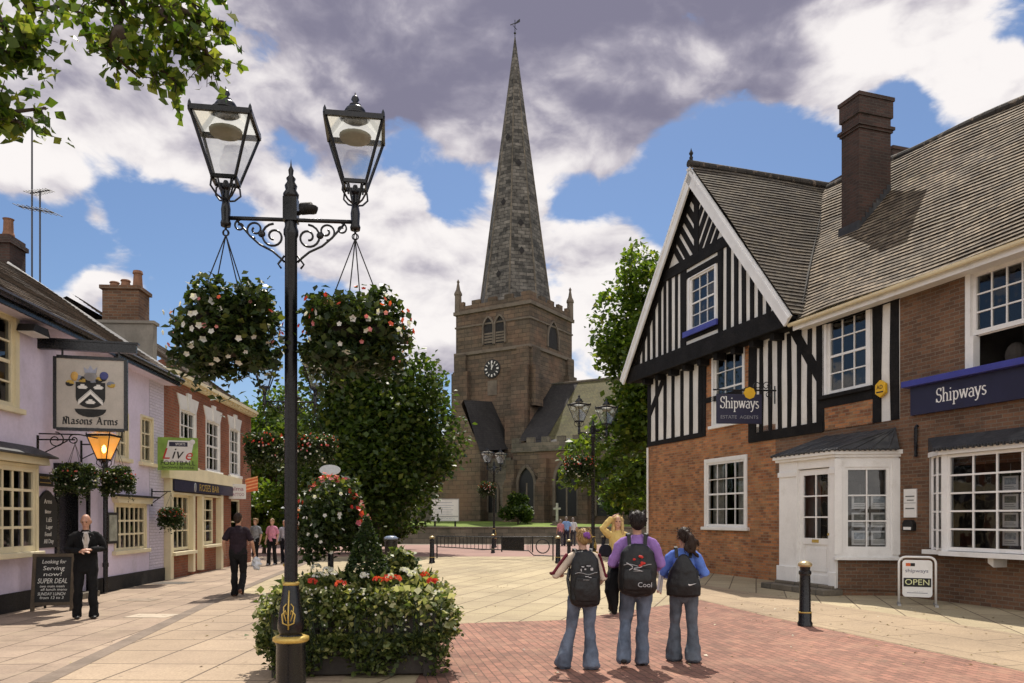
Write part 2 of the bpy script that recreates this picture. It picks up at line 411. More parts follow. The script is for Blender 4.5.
M['lawn'] = plain('mown_grass', (0.13, 0.185, 0.02), 0.95, 0.3, 0.6, 0.6, 9, dirt=((0.06, 0.10, 0.015), 0.5, 0.5))
M['glass'] = glassmat('window_glass')
M['lantern_glass'] = glassmat('lantern_glass', (0.93, 0.94, 0.94), 0.05, 0.03, 0.0, 0.3)
M['leaf_tree'] = leafmat('tree_leaves', [(0.0, (0.022, 0.045, 0.009)), (0.6, (0.062, 0.098, 0.016)), (1.0, (0.14, 0.165, 0.026))], 0.38)
M['leaf_bright'] = leafmat('pale_tree_leaves', [(0.0, (0.04, 0.078, 0.011)), (0.6, (0.105, 0.155, 0.020)), (1.0, (0.22, 0.24, 0.035))], 0.48)
M['leaf_basket'] = leafmat('trailing_leaves', [(0.0, (0.016, 0.030, 0.010)), (0.6, (0.045, 0.070, 0.017)), (1.0, (0.15, 0.17, 0.04))], 0.28)
M['leaf_planter'] = leafmat('planter_leaves', [(0.0, (0.03, 0.048, 0.014)), (0.5, (0.10, 0.13, 0.032)), (1.0, (0.34, 0.33, 0.13))], 0.34)
M['leaf_topiary'] = leafmat('conifer_leaves', [(0.0, (0.012, 0.026, 0.008)), (0.6, (0.03, 0.052, 0.014)), (1.0, (0.07, 0.10, 0.025))], 0.2)
M['petal_white'] = leafmat('white_petals', [(0.0, (0.68, 0.66, 0.62)), (1.0, (0.82, 0.80, 0.76))], 0.35, tcol=1.0)
M['petal_red'] = leafmat('red_petals', [(0.0, (0.55, 0.03, 0.02)), (1.0, (0.72, 0.13, 0.06))], 0.35, tcol=1.1)
M['petal_pink'] = leafmat('pink_petals', [(0.0, (0.55, 0.12, 0.16)), (1.0, (0.7, 0.32, 0.3))], 0.35, tcol=1.1)

# ------------------------------------------------------------------ foliage
def leaf_mesh(name, P, size, mat, parent=None, up=0.25, elong=1.5, out=None, outw=0.0, var=None, varjit=0.25):
    n = len(P)
    N = RNG.normal(size=(n, 3)); N[:, 2] = np.abs(N[:, 2]) * (1 + up) + up
    if out is not None: N = N * (1 - outw) + out * outw * 2.0
    N /= np.linalg.norm(N, axis=1)[:, None]
    A = np.cross(N, RNG.normal(size=(n, 3))); A /= np.linalg.norm(A, axis=1)[:, None]
    B = np.cross(N, A)
    S = size * RNG.uniform(0.65, 1.3, size=(n, 1))
    L = S * elong * 0.5
    V = np.empty((n, 4, 3))
    V[:, 0] = P - A * L; V[:, 1] = P + B * S * 0.5 + N * S * 0.12; V[:, 2] = P + A * L - N * S * 0.15; V[:, 3] = P - B * S * 0.5 + N * S * 0.12
    me = bpy.data.meshes.new(name)
    me.vertices.add(n * 4); me.vertices.foreach_set("co", V.reshape(-1).astype(np.float32))
    me.loops.add(n * 4); me.loops.foreach_set("vertex_index", np.arange(n * 4, dtype=np.int32))
    me.polygons.add(n); me.polygons.foreach_set("loop_start", np.arange(0, n * 4, 4, dtype=np.int32))
    me.materials.append(mat)
    if var is None: var = RNG.uniform(0, 1, n)
    var = np.clip(var + RNG.normal(0, varjit, n), 0, 1)
    at_ = me.attributes.new('var', 'FLOAT', 'POINT'); at_.data.foreach_set('value', np.repeat(var, 4).astype(np.float32))
    me.update(); me.validate()
    o = bpy.data.objects.new(name, me); COL.objects.link(o)
    if parent: o.parent = parent
    return o

def flower_mesh(name, P, D, size, mat, parent=None, lobes=5):
    """each flower a shallow trumpet of petals facing along D"""
    k = lobes * 2; n = len(P)
    vs = []; fs = []; vv = []
    for i in range(n):
        d = Vector(D[i]).normalized() + Vector(RNG.normal(0, 0.35, 3)); d.normalize()
        a = d.cross(Vector((0.3, 0.2, 1))).normalized(); b = d.cross(a)
        s = size * random.uniform(0.7, 1.2); c = Vector(P[i]); base = len(vs)
        vs.append(c - d * s * 0.18)
        for j in range(k):
            t = 2 * PI * j / k; r = s * 0.5 * (1.0 if j % 2 else 0.72)
            vs.append(c + a * math.cos(t) * r + b * math.sin(t) * r)
        for j in range(k): fs.append((base, base + 1 + j, base + 1 + (j + 1) % k))
        vv += [random.random()] * (k + 1)
    me = bpy.data.meshes.new(name); me.from_pydata([tuple(v) for v in vs], [], fs); me.materials.append(mat)
    at_ = me.attributes.new('var', 'FLOAT', 'POINT'); at_.data.foreach_set('value', vv)
    o = bpy.data.objects.new(name, me); COL.objects.link(o)
    if parent: o.parent = parent
    return o

def blob_points(blobs, n, shell=0.55, jit=0.12):
    """points spread through a set of ellipsoids (cx, cy, cz, rx, ry, rz), thicker towards the skin"""
    B = np.array(blobs, float); w = (B[:, 3] * B[:, 4] * B[:, 5]) ** 0.75; w /= w.sum()
    idx = RNG.choice(len(B), n, p=w)
    d = RNG.normal(size=(n, 3)); d /= np.linalg.norm(d, axis=1)[:, None]
    r = (shell + (1 - shell) * RNG.uniform(0, 1, n) ** 0.6) * (1 + RNG.normal(0, jit, n))
    P = B[idx, :3] + d * B[idx, 3:6] * r[:, None]
    return P, d, idx

def tree(name, label, loc, height, crown, nleaf, leaf, mat, trunk_r=0.25, trunk_h=2.5, seed=1, group=None, nblob=26, cat='tree', blob_r=0.34, lo=0.0, limbs=9, extra=()):
    """crown = (cx, cy, cz, rx, ry, rz) in local metres"""
    r0 = random.Random(seed)
    root = thing(name, label, cat, loc, 0, group)
    cx, cy, cz, rx, ry, rz = crown
    blobs = []
    for i in range(nblob):
        while True:
            d = Vector((r0.gauss(0, 1), r0.gauss(0, 1), r0.gauss(0, 1))).normalized()
            if d.z > -0.75: break
        rr = r0.uniform(0.35, 0.86)
        s = r0.uniform(0.6, 1.25) * blob_r
        blobs.append((cx + d.x * rx * rr, cy + d.y * ry * rr, cz + d.z * rz * rr, rx * s, ry * s, rz * s * 0.8))
    blobs += list(extra)
    P, d, idx = blob_points(blobs, nleaf)
    if lo: P = P[P[:, 2] > lo]; 
    n = len(P); tint = RNG.uniform(0.1, 0.6, len(blobs))[idx[:n]] if not lo else RNG.uniform(0.1, 0.6, n)
    leaf_mesh('crown', P, leaf, mat, root, var=tint)
    mb = MB()
    top = Vector((cx, cy, cz + rz * 0.45))
    mb.tube([(0, 0, -0.1), (0.02, 0, 0.25), (0.05, 0.03, trunk_h * 0.6), (cx * 0.5, cy * 0.5, trunk_h), tuple(top)], [trunk_r * 1.35, trunk_r * 1.05, trunk_r * 0.85, trunk_r * 0.7, trunk_r * 0.12], 10)
    for i in range(min(limbs, len(blobs))):
        b = blobs[i]; s0 = Vector((cx * 0.5, cy * 0.5, trunk_h)).lerp(top, r0.uniform(0.0, 0.5)); e = Vector(b[:3])
        m1 = s0.lerp(e, 0.5) + Vector((0, 0, 0.15 * (e - s0).length))
        mb.tube([s0, m1, e], [trunk_r * 0.42, trunk_r * 0.25, trunk_r * 0.08], 6)
    mb.build('trunk', M['bark'], root, True)
    return root
# ------------------------------------------------------------------ camera, sun, sky
cam_d = bpy.data.cameras.new("camera"); cam = bpy.data.objects.new("camera", cam_d); COL.objects.link(cam)
cam.location = (0, 0, CAM_Z); cam.rotation_euler = (PI / 2, 0, 0)
cam_d.sensor_width = 36; cam_d.lens = 36 * F_PX / 1024; cam_d.shift_y = (HOR - 341.5) / 1024
cam_d.clip_end = 3000; cam_d.clip_start = 0.05
scene.camera = cam

SUN_EL = math.radians(60); SUN_AZ = math.radians(4)
sd = bpy.data.lights.new("sun", 'SUN'); sd.energy = 4.4; sd.angle = math.radians(0.5); sd.color = (1.0, 0.93, 0.82)
sun = bpy.data.objects.new("sun", sd); COL.objects.link(sun); sun.rotation_euler = (-(PI / 2 - SUN_EL), 0, -SUN_AZ); sun.location = (0, 20, 60)

scene.view_settings.view_transform = 'Standard'; scene.view_settings.look = 'None'
scene.view_settings.exposure = 0.42; scene.view_settings.gamma = 1.0
scene.cycles.max_bounces = 7; scene.cycles.transparent_max_bounces = 12
scene.cycles.use_adaptive_sampling = True; scene.cycles.adaptive_threshold = 0.02
scene.cycles.caustics_reflective = False; scene.cycles.caustics_refractive = False
scene.cycles.sample_clamp_indirect = 4.0

world = bpy.data.worlds.new("World"); scene.world = world; world.use_nodes = True
wt = NT(world.node_tree)
bg = world.node_tree.nodes['Background']
sky = wt.node('ShaderNodeTexSky', sky_type='NISHITA'); sky.sun_disc = False
sky.sun_elevation = SUN_EL; sky.sun_rotation = SUN_AZ; sky.altitude = 100; sky.air_density = 1.0; sky.dust_density = 0.6; sky.ozone_density = 2.0
SKY_STR = 0.11
gen = wt.node('ShaderNodeTexCoord').outputs['Generated']

def wdir(px, py): return Vector(((px - 512) / F_PX, 1.0, (HOR - py) / F_PX)).normalized()
def blob_sum(lst, vec):
    tot = None
    for px, py, sig, amp in lst:
        d = wt.node('ShaderNodeVectorMath', operation='DOT_PRODUCT'); wt.l.new(vec, d.inputs[0]); d.inputs[1].default_value = wdir(px, py)
        e = wt.math('MULTIPLY', wt.math('SUBTRACT', d.outputs['Value'], 1.0), 1.0 / (1 - math.cos(math.radians(sig))))
        v = wt.math('MULTIPLY', wt.math('EXPONENT', e), amp)
        tot = v if tot is None else wt.math('ADD', tot, v)
    return tot
def stretched(vec, s, off=(0, 0, 0)):
    m = wt.node('ShaderNodeMapping'); m.inputs['Scale'].default_value = s; m.inputs['Location'].default_value = off
    wt.l.new(vec, m.inputs[0]); return m.outputs[0]
sv = stretched(gen, (1.0, 1.0, 1.7))
warp = wt.node('ShaderNodeTexNoise'); warp.inputs['Scale'].default_value = 5.0; warp.inputs['Detail'].default_value = 3
wt.l.new(sv, warp.inputs['Vector'])
wv = wt.node('ShaderNodeVectorMath', operation='MULTIPLY_ADD'); wt.l.new(warp.outputs['Color'], wv.inputs[0]); wv.inputs[1].default_value = (0.10, 0.10, 0.10); wt.l.new(sv, wv.inputs[2])
cl1 = wt.noise(wv.outputs[0], 6.5, 8, 0.54)
sv2 = stretched(wv.outputs[0], (1, 1, 1), (0.0, 0.0, 0.035))
cl2 = wt.noise(sv2, 6.5, 6, 0.52)
COVER = [(480, -30, 11, .46), (250, 0, 7, .34), (60, 40, 8, .32), (640, 20, 7, .34), (760, 50, 5, .26), (930, 40, 7, .24), (150, 105, 3.4, .20), (560, 130, 3.6, .30), (470, 105, 3.4, .20), (190, 165, 2.4, .24), (290, 200, 2.8, .22),
         (390, 260, 4.2, .36), (330, 230, 3, .24), (430, 330, 5, .26), (615, 275, 3.6, .36), (590, 330, 5, .28), (98, 218, 1.0, .34), (120, 285, 2.0, .26), (40, 315, 2.4, .20), (15, 165, 2.2, .30), (965, 80, 4.0, .26), (850, 55, 3.4, .26), (1010, 120, 2.0, .15),
         (110, 180, 3.2, -.34), (190, 240, 3.6, -.38), (40, 235, 3.2, -.36), (200, 310, 3, -.2), (445, 190, 2.6, -.44), (400, 145, 1.8, -.2), (585, 205, 2.8, -.40), (690, 190, 4.2, -.44), (780, 165, 4.0, -.40), (905, 130, 2.2, -.40), (890, 95, 1.4, -.25), (1000, 25, 2.0, -.2), (365, 165, 1.6, -.2), (250, 285, 2.6, -.2), (650, 190, 3, -.25)]
cover = blob_sum(COVER, gen)
mask = wt.smooth(wt.math('ADD', wt.math('MULTIPLY_ADD', wt.math('SUBTRACT', cl1, .5), 1.7, .5), cover), 0.50, 0.68)
DARK = [(500, -30, 10, .68), (300, 30, 6, .42), (680, 20, 7, .48), (790, 40, 4, .36), (430, 70, 4.4, .40), (230, 90, 4, .18), (90, 60, 6, .42), (170, 110, 3, .2), (560, 70, 4, .2),
        (850, 45, 2.8, -.70), (970, 85, 4, -.40), (560, 135, 3, -.40), (150, 150, 4, -.30), (390, 260, 7, -.45), (610, 300, 7, -.45), (20, 150, 4, -.25), (100, 260, 7, -.3)]
dk = blob_sum(DARK, gen)
relief = wt.math('MULTIPLY', wt.math('SUBTRACT', cl2, cl1), 3.8)
dark = wt.smooth(wt.math('ADD', wt.math('ADD', dk, relief), wt.math('MULTIPLY', wt.math('SUBTRACT', cl1, 0.5), 1.3)), -0.42, 0.92)
ccol = wt.ramp(dark, [(0.0, (6.6, 6.3, 6.2)), (0.38, (4.3, 4.05, 4.35)), (0.7, (2.5, 2.36, 2.9)), (1.0, (1.55, 1.48, 2.05))])
skyc = wt.mix(1.0, sky.outputs[0], (0.56, 0.62, 0.70, 1), 'MULTIPLY')
sepw = wt.node('ShaderNodeSeparateXYZ'); wt.l.new(gen, sepw.inputs[0])
back = wt.smooth(sepw.outputs[1], 0.25, -0.45)          # unseen bright cloud bank, added behind the camera to lift the shaded fronts
mask = wt.math('MAXIMUM', mask, wt.math('MULTIPLY', back, wt.smooth(cl1, 0.30, 0.52)))
lit = wt.math('MULTIPLY_ADD', back, 0.34, 1.0)  # extra gain on the added cloud bank
ccol = wt.mix(back, ccol, wt.mix(dark, (8.6, 8.2, 7.8, 1), (6.0, 5.8, 5.9, 1)))
lc = wt.node('ShaderNodeVectorMath', operation='SCALE'); wt.l.new(ccol, lc.inputs[0]); wt.l.new(lit, lc.inputs['Scale']); ccol = lc.outputs[0]
wt.put(bg.inputs['Color'], wt.mix(mask, skyc, ccol)); bg.inputs['Strength'].default_value = SKY_STR

# ------------------------------------------------------------------ ground
def sheet(name, poly, z, mat, kind='structure', thick=None):
    mb = MB()
    n = len(poly)
    if thick:
        vs = [(x, y, z) for x, y in poly] + [(x, y, z - thick) for x, y in poly]
        ar = sum(poly[i][0] * poly[(i + 1) % n][1] - poly[(i + 1) % n][0] * poly[i][1] for i in range(n))
        if ar < 0: vs = [(x, y, z) for x, y in poly[::-1]] + [(x, y, z - thick) for x, y in poly[::-1]]
        mb.add(vs, [tuple(range(n))] + [(i, i + n, (i + 1) % n + n, (i + 1) % n) for i in range(n)])
    else: mb.add([(x, y, z) for x, y in poly], [tuple(range(n))])
    o = mb.build(name, mat); o["kind"] = kind
    return o
sheet('ground', [(-600, -300), (600, -300), (600, 1500), (-600, 1500)], -0.004, M['earth'])
DL = [(-4.6, 3.0), (-4.86, 8.05), (-6.0, 15.3), (-6.9, 22.0), (-8.4, 34.5)]
sheet('pavement', [(-16, 3)] + [DL[0]] + DL[1:] + [(-14, 34.5)], 0.0, M['slabs'])
sheet('plaza', [(-4.6, 3.0), (14, 3.0), (14, 34.5), (-8.4, 34.5)] + DL[1:4][::-1], 0.0, M['plaza'])
sheet('square_paving', [(-4.6, 3.0), (-1.5, 3.0), (-1.8, 8.6), (-3.0, 11.2), (-5.6, 17.5), (-6.34, 17.5), (-6.0, 15.3), (-4.86, 8.05)], 0.0025, M['squares'])
sheet('brick_paving', [(-1.0, 3.0), (6.9, 3.0), (5.65, 8.63), (4.42, 13.5), (3.9, 16.2), (0.95, 13.03), (-1.0, 12.54)], 0.004, M['pavers'])
sheet('kerb_band', [(6.94, 3.0), (9.6, 3.0), (7.0, 12.9), (4.3, 21.5), (3.2, 20.6), (3.94, 16.2), (4.46, 13.5), (5.69, 8.63)], 0.004, M['band'])
sheet('road', [(-60, 34.5), (80, 34.5), (80, 49.5), (-60, 49.5)], 0.002, M['road'])
# drain channel between the two kinds of slab
mb = MB()
for a, b in zip(DL[1:4], DL[2:]):
    mb.beam((a[0], a[1], 0.003), (b[0], b[1], 0.003), 0.22, 0.008)
o = mb.build('drain_channel', plain('drain_stone', (0.20, 0.155, 0.12), 0.9, 0.2, 2, 0.5, 20)); o["kind"] = 'structure'
for i, (px, py, w, d, lab, m) in enumerate([(152, 616, 0.75, 0.5, 'pale rectangular access cover let into the paving in front of the suited man', plain('pale_cover', (0.46, 0.38, 0.29), 0.8, 0.1, 4)),
                                          (172, 583, 0.9, 0.7, 'dark rectangular access cover in the paving outside the lavender pub', plain('iron_cover', (0.09, 0.075, 0.06), 0.7, 0.2, 5, 0.6, 40)),
                                          (140, 600, 0.7, 0.5, 'brown worn access cover between the pub wall and the drain', plain('brown_cover', (0.27, 0.21, 0.155), 0.8, 0.2, 5, 0.5, 40))]):
    g = gp(px, py); mb = MB().box(-w / 2, w / 2, -d / 2, d / 2, 0.0, 0.007)
    for k in (-1, 1): mb.box(k * w * 0.3 - 0.03, k * w * 0.3 + 0.03, -0.02, 0.02, 0.007, 0.010)
    o = mb.build('access_cover', m, loc=(g[0], g[1], 0)); o.rotation_euler.z = PI / 2 - 0.07 + PI / 2
    tag(o, lab, 'access cover', 'access covers in the paving')
# the churchyard: retaining wall, lawn
def lawn_grid():
    mb = MB(); xs = np.linspace(-45, 45, 46); ys = np.linspace(52.2, 130, 30)
    for y in ys:
        for x in xs: mb.v.append((x, y, 1.05 + 0.35 * min(1, (y - 52) / 22) + 0.05 * math.sin(x * 0.5 + y * 0.3)))
    W = len(xs)
    for j in range(len(ys) - 1):
        for i in range(W - 1): mb.f.append((j * W + i, j * W + i + 1, (j + 1) * W + i + 1, (j + 1) * W + i)); mb.m.append(0)
    o = mb.build('lawn', M['lawn'], smooth=True); o["kind"] = 'structure'
lawn_grid()
rw = thing('churchyard_wall', 'low dark stone retaining wall along the front of the churchyard lawn', 'wall', (0, 52, 0))
MB().box(-45, 45, -0.2, 0.2, 0, 1.02).build('wall', M['stone_dark'], rw)
mb = MB()
for k in range(60): mb.box(-45 + k * 1.5 + 0.01, -45 + k * 1.5 + 1.49, -0.27, 0.27, 1.02, 1.12)
mb.build('coping', M['stone_trim'], rw, bevel=0.02)
# ------------------------------------------------------------------ writing
def font_geo(text, size, extrude=0.002):
    cu = bpy.data.curves.new('t', 'FONT'); cu.body = text; cu.size = size; cu.extrude = extrude; cu.align_x = 'CENTER'; cu.align_y = 'CENTER'; cu.resolution_u = 3
    o = bpy.data.objects.new('t', cu); COL.objects.link(o)
    dg = bpy.context.evaluated_depsgraph_get(); me = bpy.data.meshes.new_from_object(o.evaluated_get(dg))
    vs = [tuple(v.co) for v in me.vertices]; fs = [tuple(p.vertices) for p in me.polygons]
    bpy.data.objects.remove(o); bpy.data.curves.remove(cu); bpy.data.meshes.remove(me)
    return vs, fs
def put_text(mb, text, size, u, y, z, mi=0, sx=1.0, shear=0.0, width=None):
    """text facing -y, centred on (u, z), standing proud of the plane y"""
    vs, fs = font_geo(text, size)
    if not vs: return
    w = max(v[0] for v in vs) - min(v[0] for v in vs)
    if width: sx = width / w
    mb.add([(u + v[0] * sx + v[1] * shear, y - v[2] - 0.0025, z + v[1]) for v in vs], fs, mi)

def arc(cx, cy, rx, ry, a0, a1, n=10):
    return [(cx + rx * math.cos(math.radians(a0 + (a1 - a0) * i / n)), cy + ry * math.sin(math.radians(a0 + (a1 - a0) * i / n))) for i in range(n + 1)]
SERIF = lambda x, y, w=0.09: [(x - w, y), (x + w, y)]
ROMAN = {  # strokes drawn with a broad pen, x-height 0.62, capital 1.0; (advance, strokes)
 'S': (0.62, [arc(0.28, 0.76, 0.21, 0.22, 35, 180, 9) + arc(0.28, 0.76, 0.21, 0.26, 180, 250, 4) + arc(0.28, 0.26, 0.24, 0.27, 70, -160, 12), [(0.47, 0.98), (0.46, 0.78)], [(0.05, 0.02), (0.05, 0.24)]]),
 'h': (0.64, [[(0.1, 0), (0.1, 1.0)], [(0.0, 1.0), (0.1, 1.0)], SERIF(0.1, 0.01), arc(0.3, 0.40, 0.17, 0.2, 165, 0, 8) + [(0.47, 0)], SERIF(0.47, 0.01)]),
 'i': (0.32, [[(0.12, 0), (0.12, 0.6)], [(0.02, 0.6), (0.12, 0.6)], SERIF(0.12, 0.01), [(0.09, 0.83), (0.15, 0.83)], [(0.09, 0.87), (0.15, 0.87)]]),
 'p': (0.62, [[(0.12, -0.32), (0.12, 0.6)], [(0.02, 0.6), (0.12, 0.6)], SERIF(0.12, -0.31), arc(0.3, 0.3, 0.2, 0.3, 150, -150, 16)]),
 'w': (0.84, [[(0.05, 0.6), (0.22, 0.02)], [(0.22, 0.02), (0.41, 0.6)], [(0.38, 0.6), (0.57, 0.02)], [(0.57, 0.02), (0.74, 0.6)], SERIF(0.06, 0.6, 0.08), SERIF(0.4, 0.6, 0.08), SERIF(0.74, 0.6, 0.07)]),
 'a': (0.54, [arc(0.24, 0.44, 0.17, 0.17, 155, 0, 8) + [(0.41, 0.08), (0.49, 0.02)], arc(0.24, 0.17, 0.19, 0.17, 75, 330, 12)]),
 'y': (0.60, [[(0.06, 0.6), (0.28, 0.02)], [(0.50, 0.6), (0.24, -0.22), (0.12, -0.30), (0.05, -0.27)], SERIF(0.07, 0.6, 0.08), SERIF(0.5, 0.6, 0.07)]),
 's': (0.46, [arc(0.21, 0.46, 0.14, 0.14, 40, 240, 9) + arc(0.21, 0.15, 0.16, 0.15, 70, -150, 10)]),
}
BLACK = {  # angular black-letter
 'M': (0.98, [[(0.05, 0.05), (0.14, 0.9), (0.03, 0.82)], [(0.14, 0.9), (0.40, 0.12)], [(0.44, 0.0), (0.46, 0.92), (0.36, 0.98)], [(0.46, 0.92), (0.70, 0.80), (0.74, 0.06), (0.84, 0.0)], [(0.0, 0.0), (0.2, 0.02)]]),
 'A': (0.86, [[(0.02, 0.02), (0.14, 0.1), (0.40, 0.98)], [(0.40, 0.98), (0.62, 0.06), (0.74, 0.02)], [(0.18, 0.38), (0.56, 0.38)], [(0.2, 0.9), (0.42, 0.98)]]),
 'a': (0.54, [[(0.08, 0.5), (0.2, 0.62), (0.36, 0.52), (0.36, 0.1), (0.46, 0.02)], [(0.34, 0.36), (0.10, 0.26), (0.08, 0.1), (0.2, 0.0), (0.36, 0.12)]]),
 's': (0.46, [[(0.38, 0.54), (0.22, 0.62), (0.08, 0.48), (0.34, 0.22), (0.26, 0.02), (0.06, 0.08)]]),
 'o': (0.52, [[(0.24, 0.62), (0.08, 0.48), (0.08, 0.14), (0.24, 0.0), (0.42, 0.14), (0.42, 0.48), (0.24, 0.62)]]),
 'n': (0.60, [[(0.02, 0.54), (0.12, 0.6), (0.12, 0.06), (0.2, 0.0)], [(0.12, 0.5), (0.32, 0.62), (0.44, 0.5), (0.44, 0.08), (0.54, 0.0)]]),
 'r': (0.44, [[(0.02, 0.54), (0.12, 0.6), (0.12, 0.06), (0.22, 0.0)], [(0.12, 0.46), (0.28, 0.62), (0.38, 0.52)]]),
 'm': (0.88, [[(0.02, 0.54), (0.12, 0.6), (0.12, 0.06), (0.2, 0.0)], [(0.12, 0.5), (0.30, 0.62), (0.42, 0.5), (0.42, 0.04), (0.5, 0.0)], [(0.42, 0.5), (0.60, 0.62), (0.72, 0.5), (0.72, 0.08), (0.82, 0.0)]]),
 ' ': (0.42, []),
}
BLACK[' '] = ROMAN[' '] = (0.42, [])
def pen_text(mb, text, alpha, height, u, y, z, nib=0.13, ang=12, thin=0.035, mi=0, slope=0.0, width=None):
    """broad-nib lettering facing -y; (u, z) is the left end of the base line"""
    tot = sum(alpha[c][0] for c in text)
    sx = (width / tot) if width else height
    nx, nz = math.cos(math.radians(ang)) * nib / 2, math.sin(math.radians(ang)) * nib / 2
    x = 0.0; k = 0
    for c in text:
        adv, strokes = alpha[c]
        for st in strokes:
            for a, b in zip(st, st[1:]):
                d = Vector((b[0] - a[0], b[1] - a[1]))
                if d.length < 1e-6: continue
                d.normalize(); p = Vector((-d.y, d.x)) * thin
                for ox, oz in ((nx, nz), (p.x, p.y)):
                    ext = d * (0.02 if ox == p.x else 0.0)
                    q = [(a[0] - ox - ext.x, a[1] - oz - ext.y), (b[0] - ox + ext.x, b[1] - oz + ext.y), (b[0] + ox + ext.x, b[1] + oz + ext.y), (a[0] + ox - ext.x, a[1] + oz - ext.y)]
                    ar = sum(q[i][0] * q[(i + 1) % 4][1] - q[(i + 1) % 4][0] * q[i][1] for i in range(4))
                    if ar < 0: q = q[::-1]
                    yy = y - 0.002 - (k % 40) * 0.00012; k += 1
                    mb.add([(u + (x + p_[0]) * sx, yy, z + p_[1] * height + (x + p_[0]) * sx * slope) for p_ in q], [(0, 1, 2, 3)], mi)
        x += adv
    return tot * sx

# ------------------------------------------------------------------ windows
def sash(parent, u0, u1, z0, z1, y, cols, rows, mat, fw=0.07, bar=0.028, inset=0.05, sill=True, sillm=None, architrave=0.0, meet=None, glass=True, room=0.9, curtain=False, name='window', arch=0.0):
    """a glazed window: frame with glazing bars (the part); glass, sill and the dim room behind (sub-parts)"""
    mb = MB(); a = y + inset
    mb.box(u0, u0 + fw, a, a + 0.09, z0, z1); mb.box(u1 - fw, u1, a, a + 0.09, z0, z1)
    mb.box(u0 + fw, u1 - fw, a, a + 0.09, z1 - fw, z1); mb.box(u0 + fw, u1 - fw, a, a + 0.09, z0, z0 + fw * 1.2)
    iu0, iu1, iz0, iz1 = u0 + fw, u1 - fw, z0 + fw * 1.2, z1 - fw
    for i in range(1, cols):
        c = iu0 + (iu1 - iu0) * i / cols; mb.box(c - bar / 2, c + bar / 2, a + 0.02, a + 0.062, iz0, iz1)
    for j in range(1, rows):
        c = iz0 + (iz1 - iz0) * j / rows; h = bar if meet != j else bar * 1.9
        mb.box(iu0, iu1, a + 0.018, a + 0.064, c - h / 2, c + h / 2)
    if architrave:
        w = architrave; p = y - 0.03
        mb.box(u0 - w, u0 + 0.005, p, a + 0.02, z0 - 0.02, z1 + w); mb.box(u1 - 0.005, u1 + w, p, a + 0.02, z0 - 0.02, z1 + w)
        mb.box(u0 + 0.005, u1 - 0.005, p, a + 0.02, z1 - 0.005, z1 + w)
    if arch:
        pts = [(u0, z1)] + [((u0 + u1) / 2 - math.cos(t) * (u1 - u0) / 2, z1 + arch * math.sin(t)) for t in np.linspace(0, PI, 9)] 
        mb.prism(pts[1:], a + 0.005, a + 0.06)
    f = mb.build(name, mat, parent, bevel=0)
    if glass:
        g = MB(); 
        # each pane slightly out of true, as old glass is
        for i in range(cols):
            for j in range(rows):
                x0, x1 = iu0 + (iu1 - iu0) * i / cols, iu0 + (iu1 - iu0) * (i + 1) / cols
                c0, c1 = iz0 + (iz1 - iz0) * j / rows, iz0 + (iz1 - iz0) * (j + 1) / rows
                e = [random.uniform(-0.004, 0.004) for _ in range(3)]; e.append(e[0] + e[2] - e[1])
                g.add([(x0, a + 0.042 + e[0], c0), (x1, a + 0.042 + e[1], c0), (x1, a + 0.042 + e[2], c1), (x0, a + 0.042 + e[3], c1)], [(0, 1, 2, 3)])
        g.build('glass', M['glass'], f)
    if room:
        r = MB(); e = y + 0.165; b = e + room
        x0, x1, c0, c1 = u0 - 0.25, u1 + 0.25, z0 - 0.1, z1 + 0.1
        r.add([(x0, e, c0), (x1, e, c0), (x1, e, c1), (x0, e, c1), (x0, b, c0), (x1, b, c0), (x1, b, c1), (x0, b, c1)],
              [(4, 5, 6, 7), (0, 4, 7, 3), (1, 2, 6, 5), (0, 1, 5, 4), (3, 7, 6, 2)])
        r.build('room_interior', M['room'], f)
    if curtain:
        cmb = MB(); e = y + 0.22; n = 24
        vs = []; 
        for i in range(n + 1):
            x = u0 + (u1 - u0) * i / n
            vs += [(x, e + 0.03 * math.sin(i * 2.1), z0), (x, e + 0.03 * math.sin(i * 2.1 + 0.4), z1)]
        half = n // 3
        fs = [(2 * i, 2 * i + 2, 2 * i + 3, 2 * i + 1) for i in range(n) if i < half or i >= n - half]
        cmb.add(vs, fs); cmb.build('curtain', M['curtain'], f)
    if sill:
        MB().box(u0 - 0.1 - architrave, u1 + 0.1 + architrave, y - 0.10, a + 0.02, z0 - 0.10, z0 - 0.002).build('sill', sillm or mat, f, bevel=0.012)
    return f

def tile_courses(mb_uv, corner, ud, sd_, nd, ulo, uhi, slen, gauge=0.115, lift=0.016, seg=0.55, jit=0.006, warp=0.02):
    """stepped courses of tiles; ulo/uhi give the ends of a course as functions of the distance up the slope"""
    V, Fc, UV = mb_uv
    ud, sd_, nd, corner = Vector(ud), Vector(sd_), Vector(nd), Vector(corner)
    n = max(1, int(slen / gauge))
    for k in range(n):
        s0, s1 = k * gauge, (k + 1) * gauge + 0.03
        a, b = ulo(s0 + gauge / 2), uhi(s0 + gauge / 2)
        if b - a < 0.05: continue
        m = max(1, int((b - a) / seg)); base = len(V)
        for i in range(m + 1):
            u = a + (b - a) * i / m
            w = warp * (mnoise.noise(Vector((u * 0.35, s0 * 0.35, corner.x))) )
            j = random.uniform(-jit, jit); j2 = random.uniform(-jit, jit)
            p0 = corner + ud * u + sd_ * (s0 + j2) + nd * (lift + w + abs(j)); p1 = corner + ud * u + sd_ * s1 + nd * (w - 0.002)
            p2 = corner + ud * u + sd_ * (s0 + j2) + nd * (w - 0.004)
            V += [p0, p1, p2]; 
            UV += [(u, s0), (u, s0 + gauge), (u, s0 + 0.004)]
        for i in range(m):
            q = base + 3 * i
            Fc.append((q, q + 3, q + 4, q + 1)); Fc.append((q + 2, q + 5, q + 3, q))
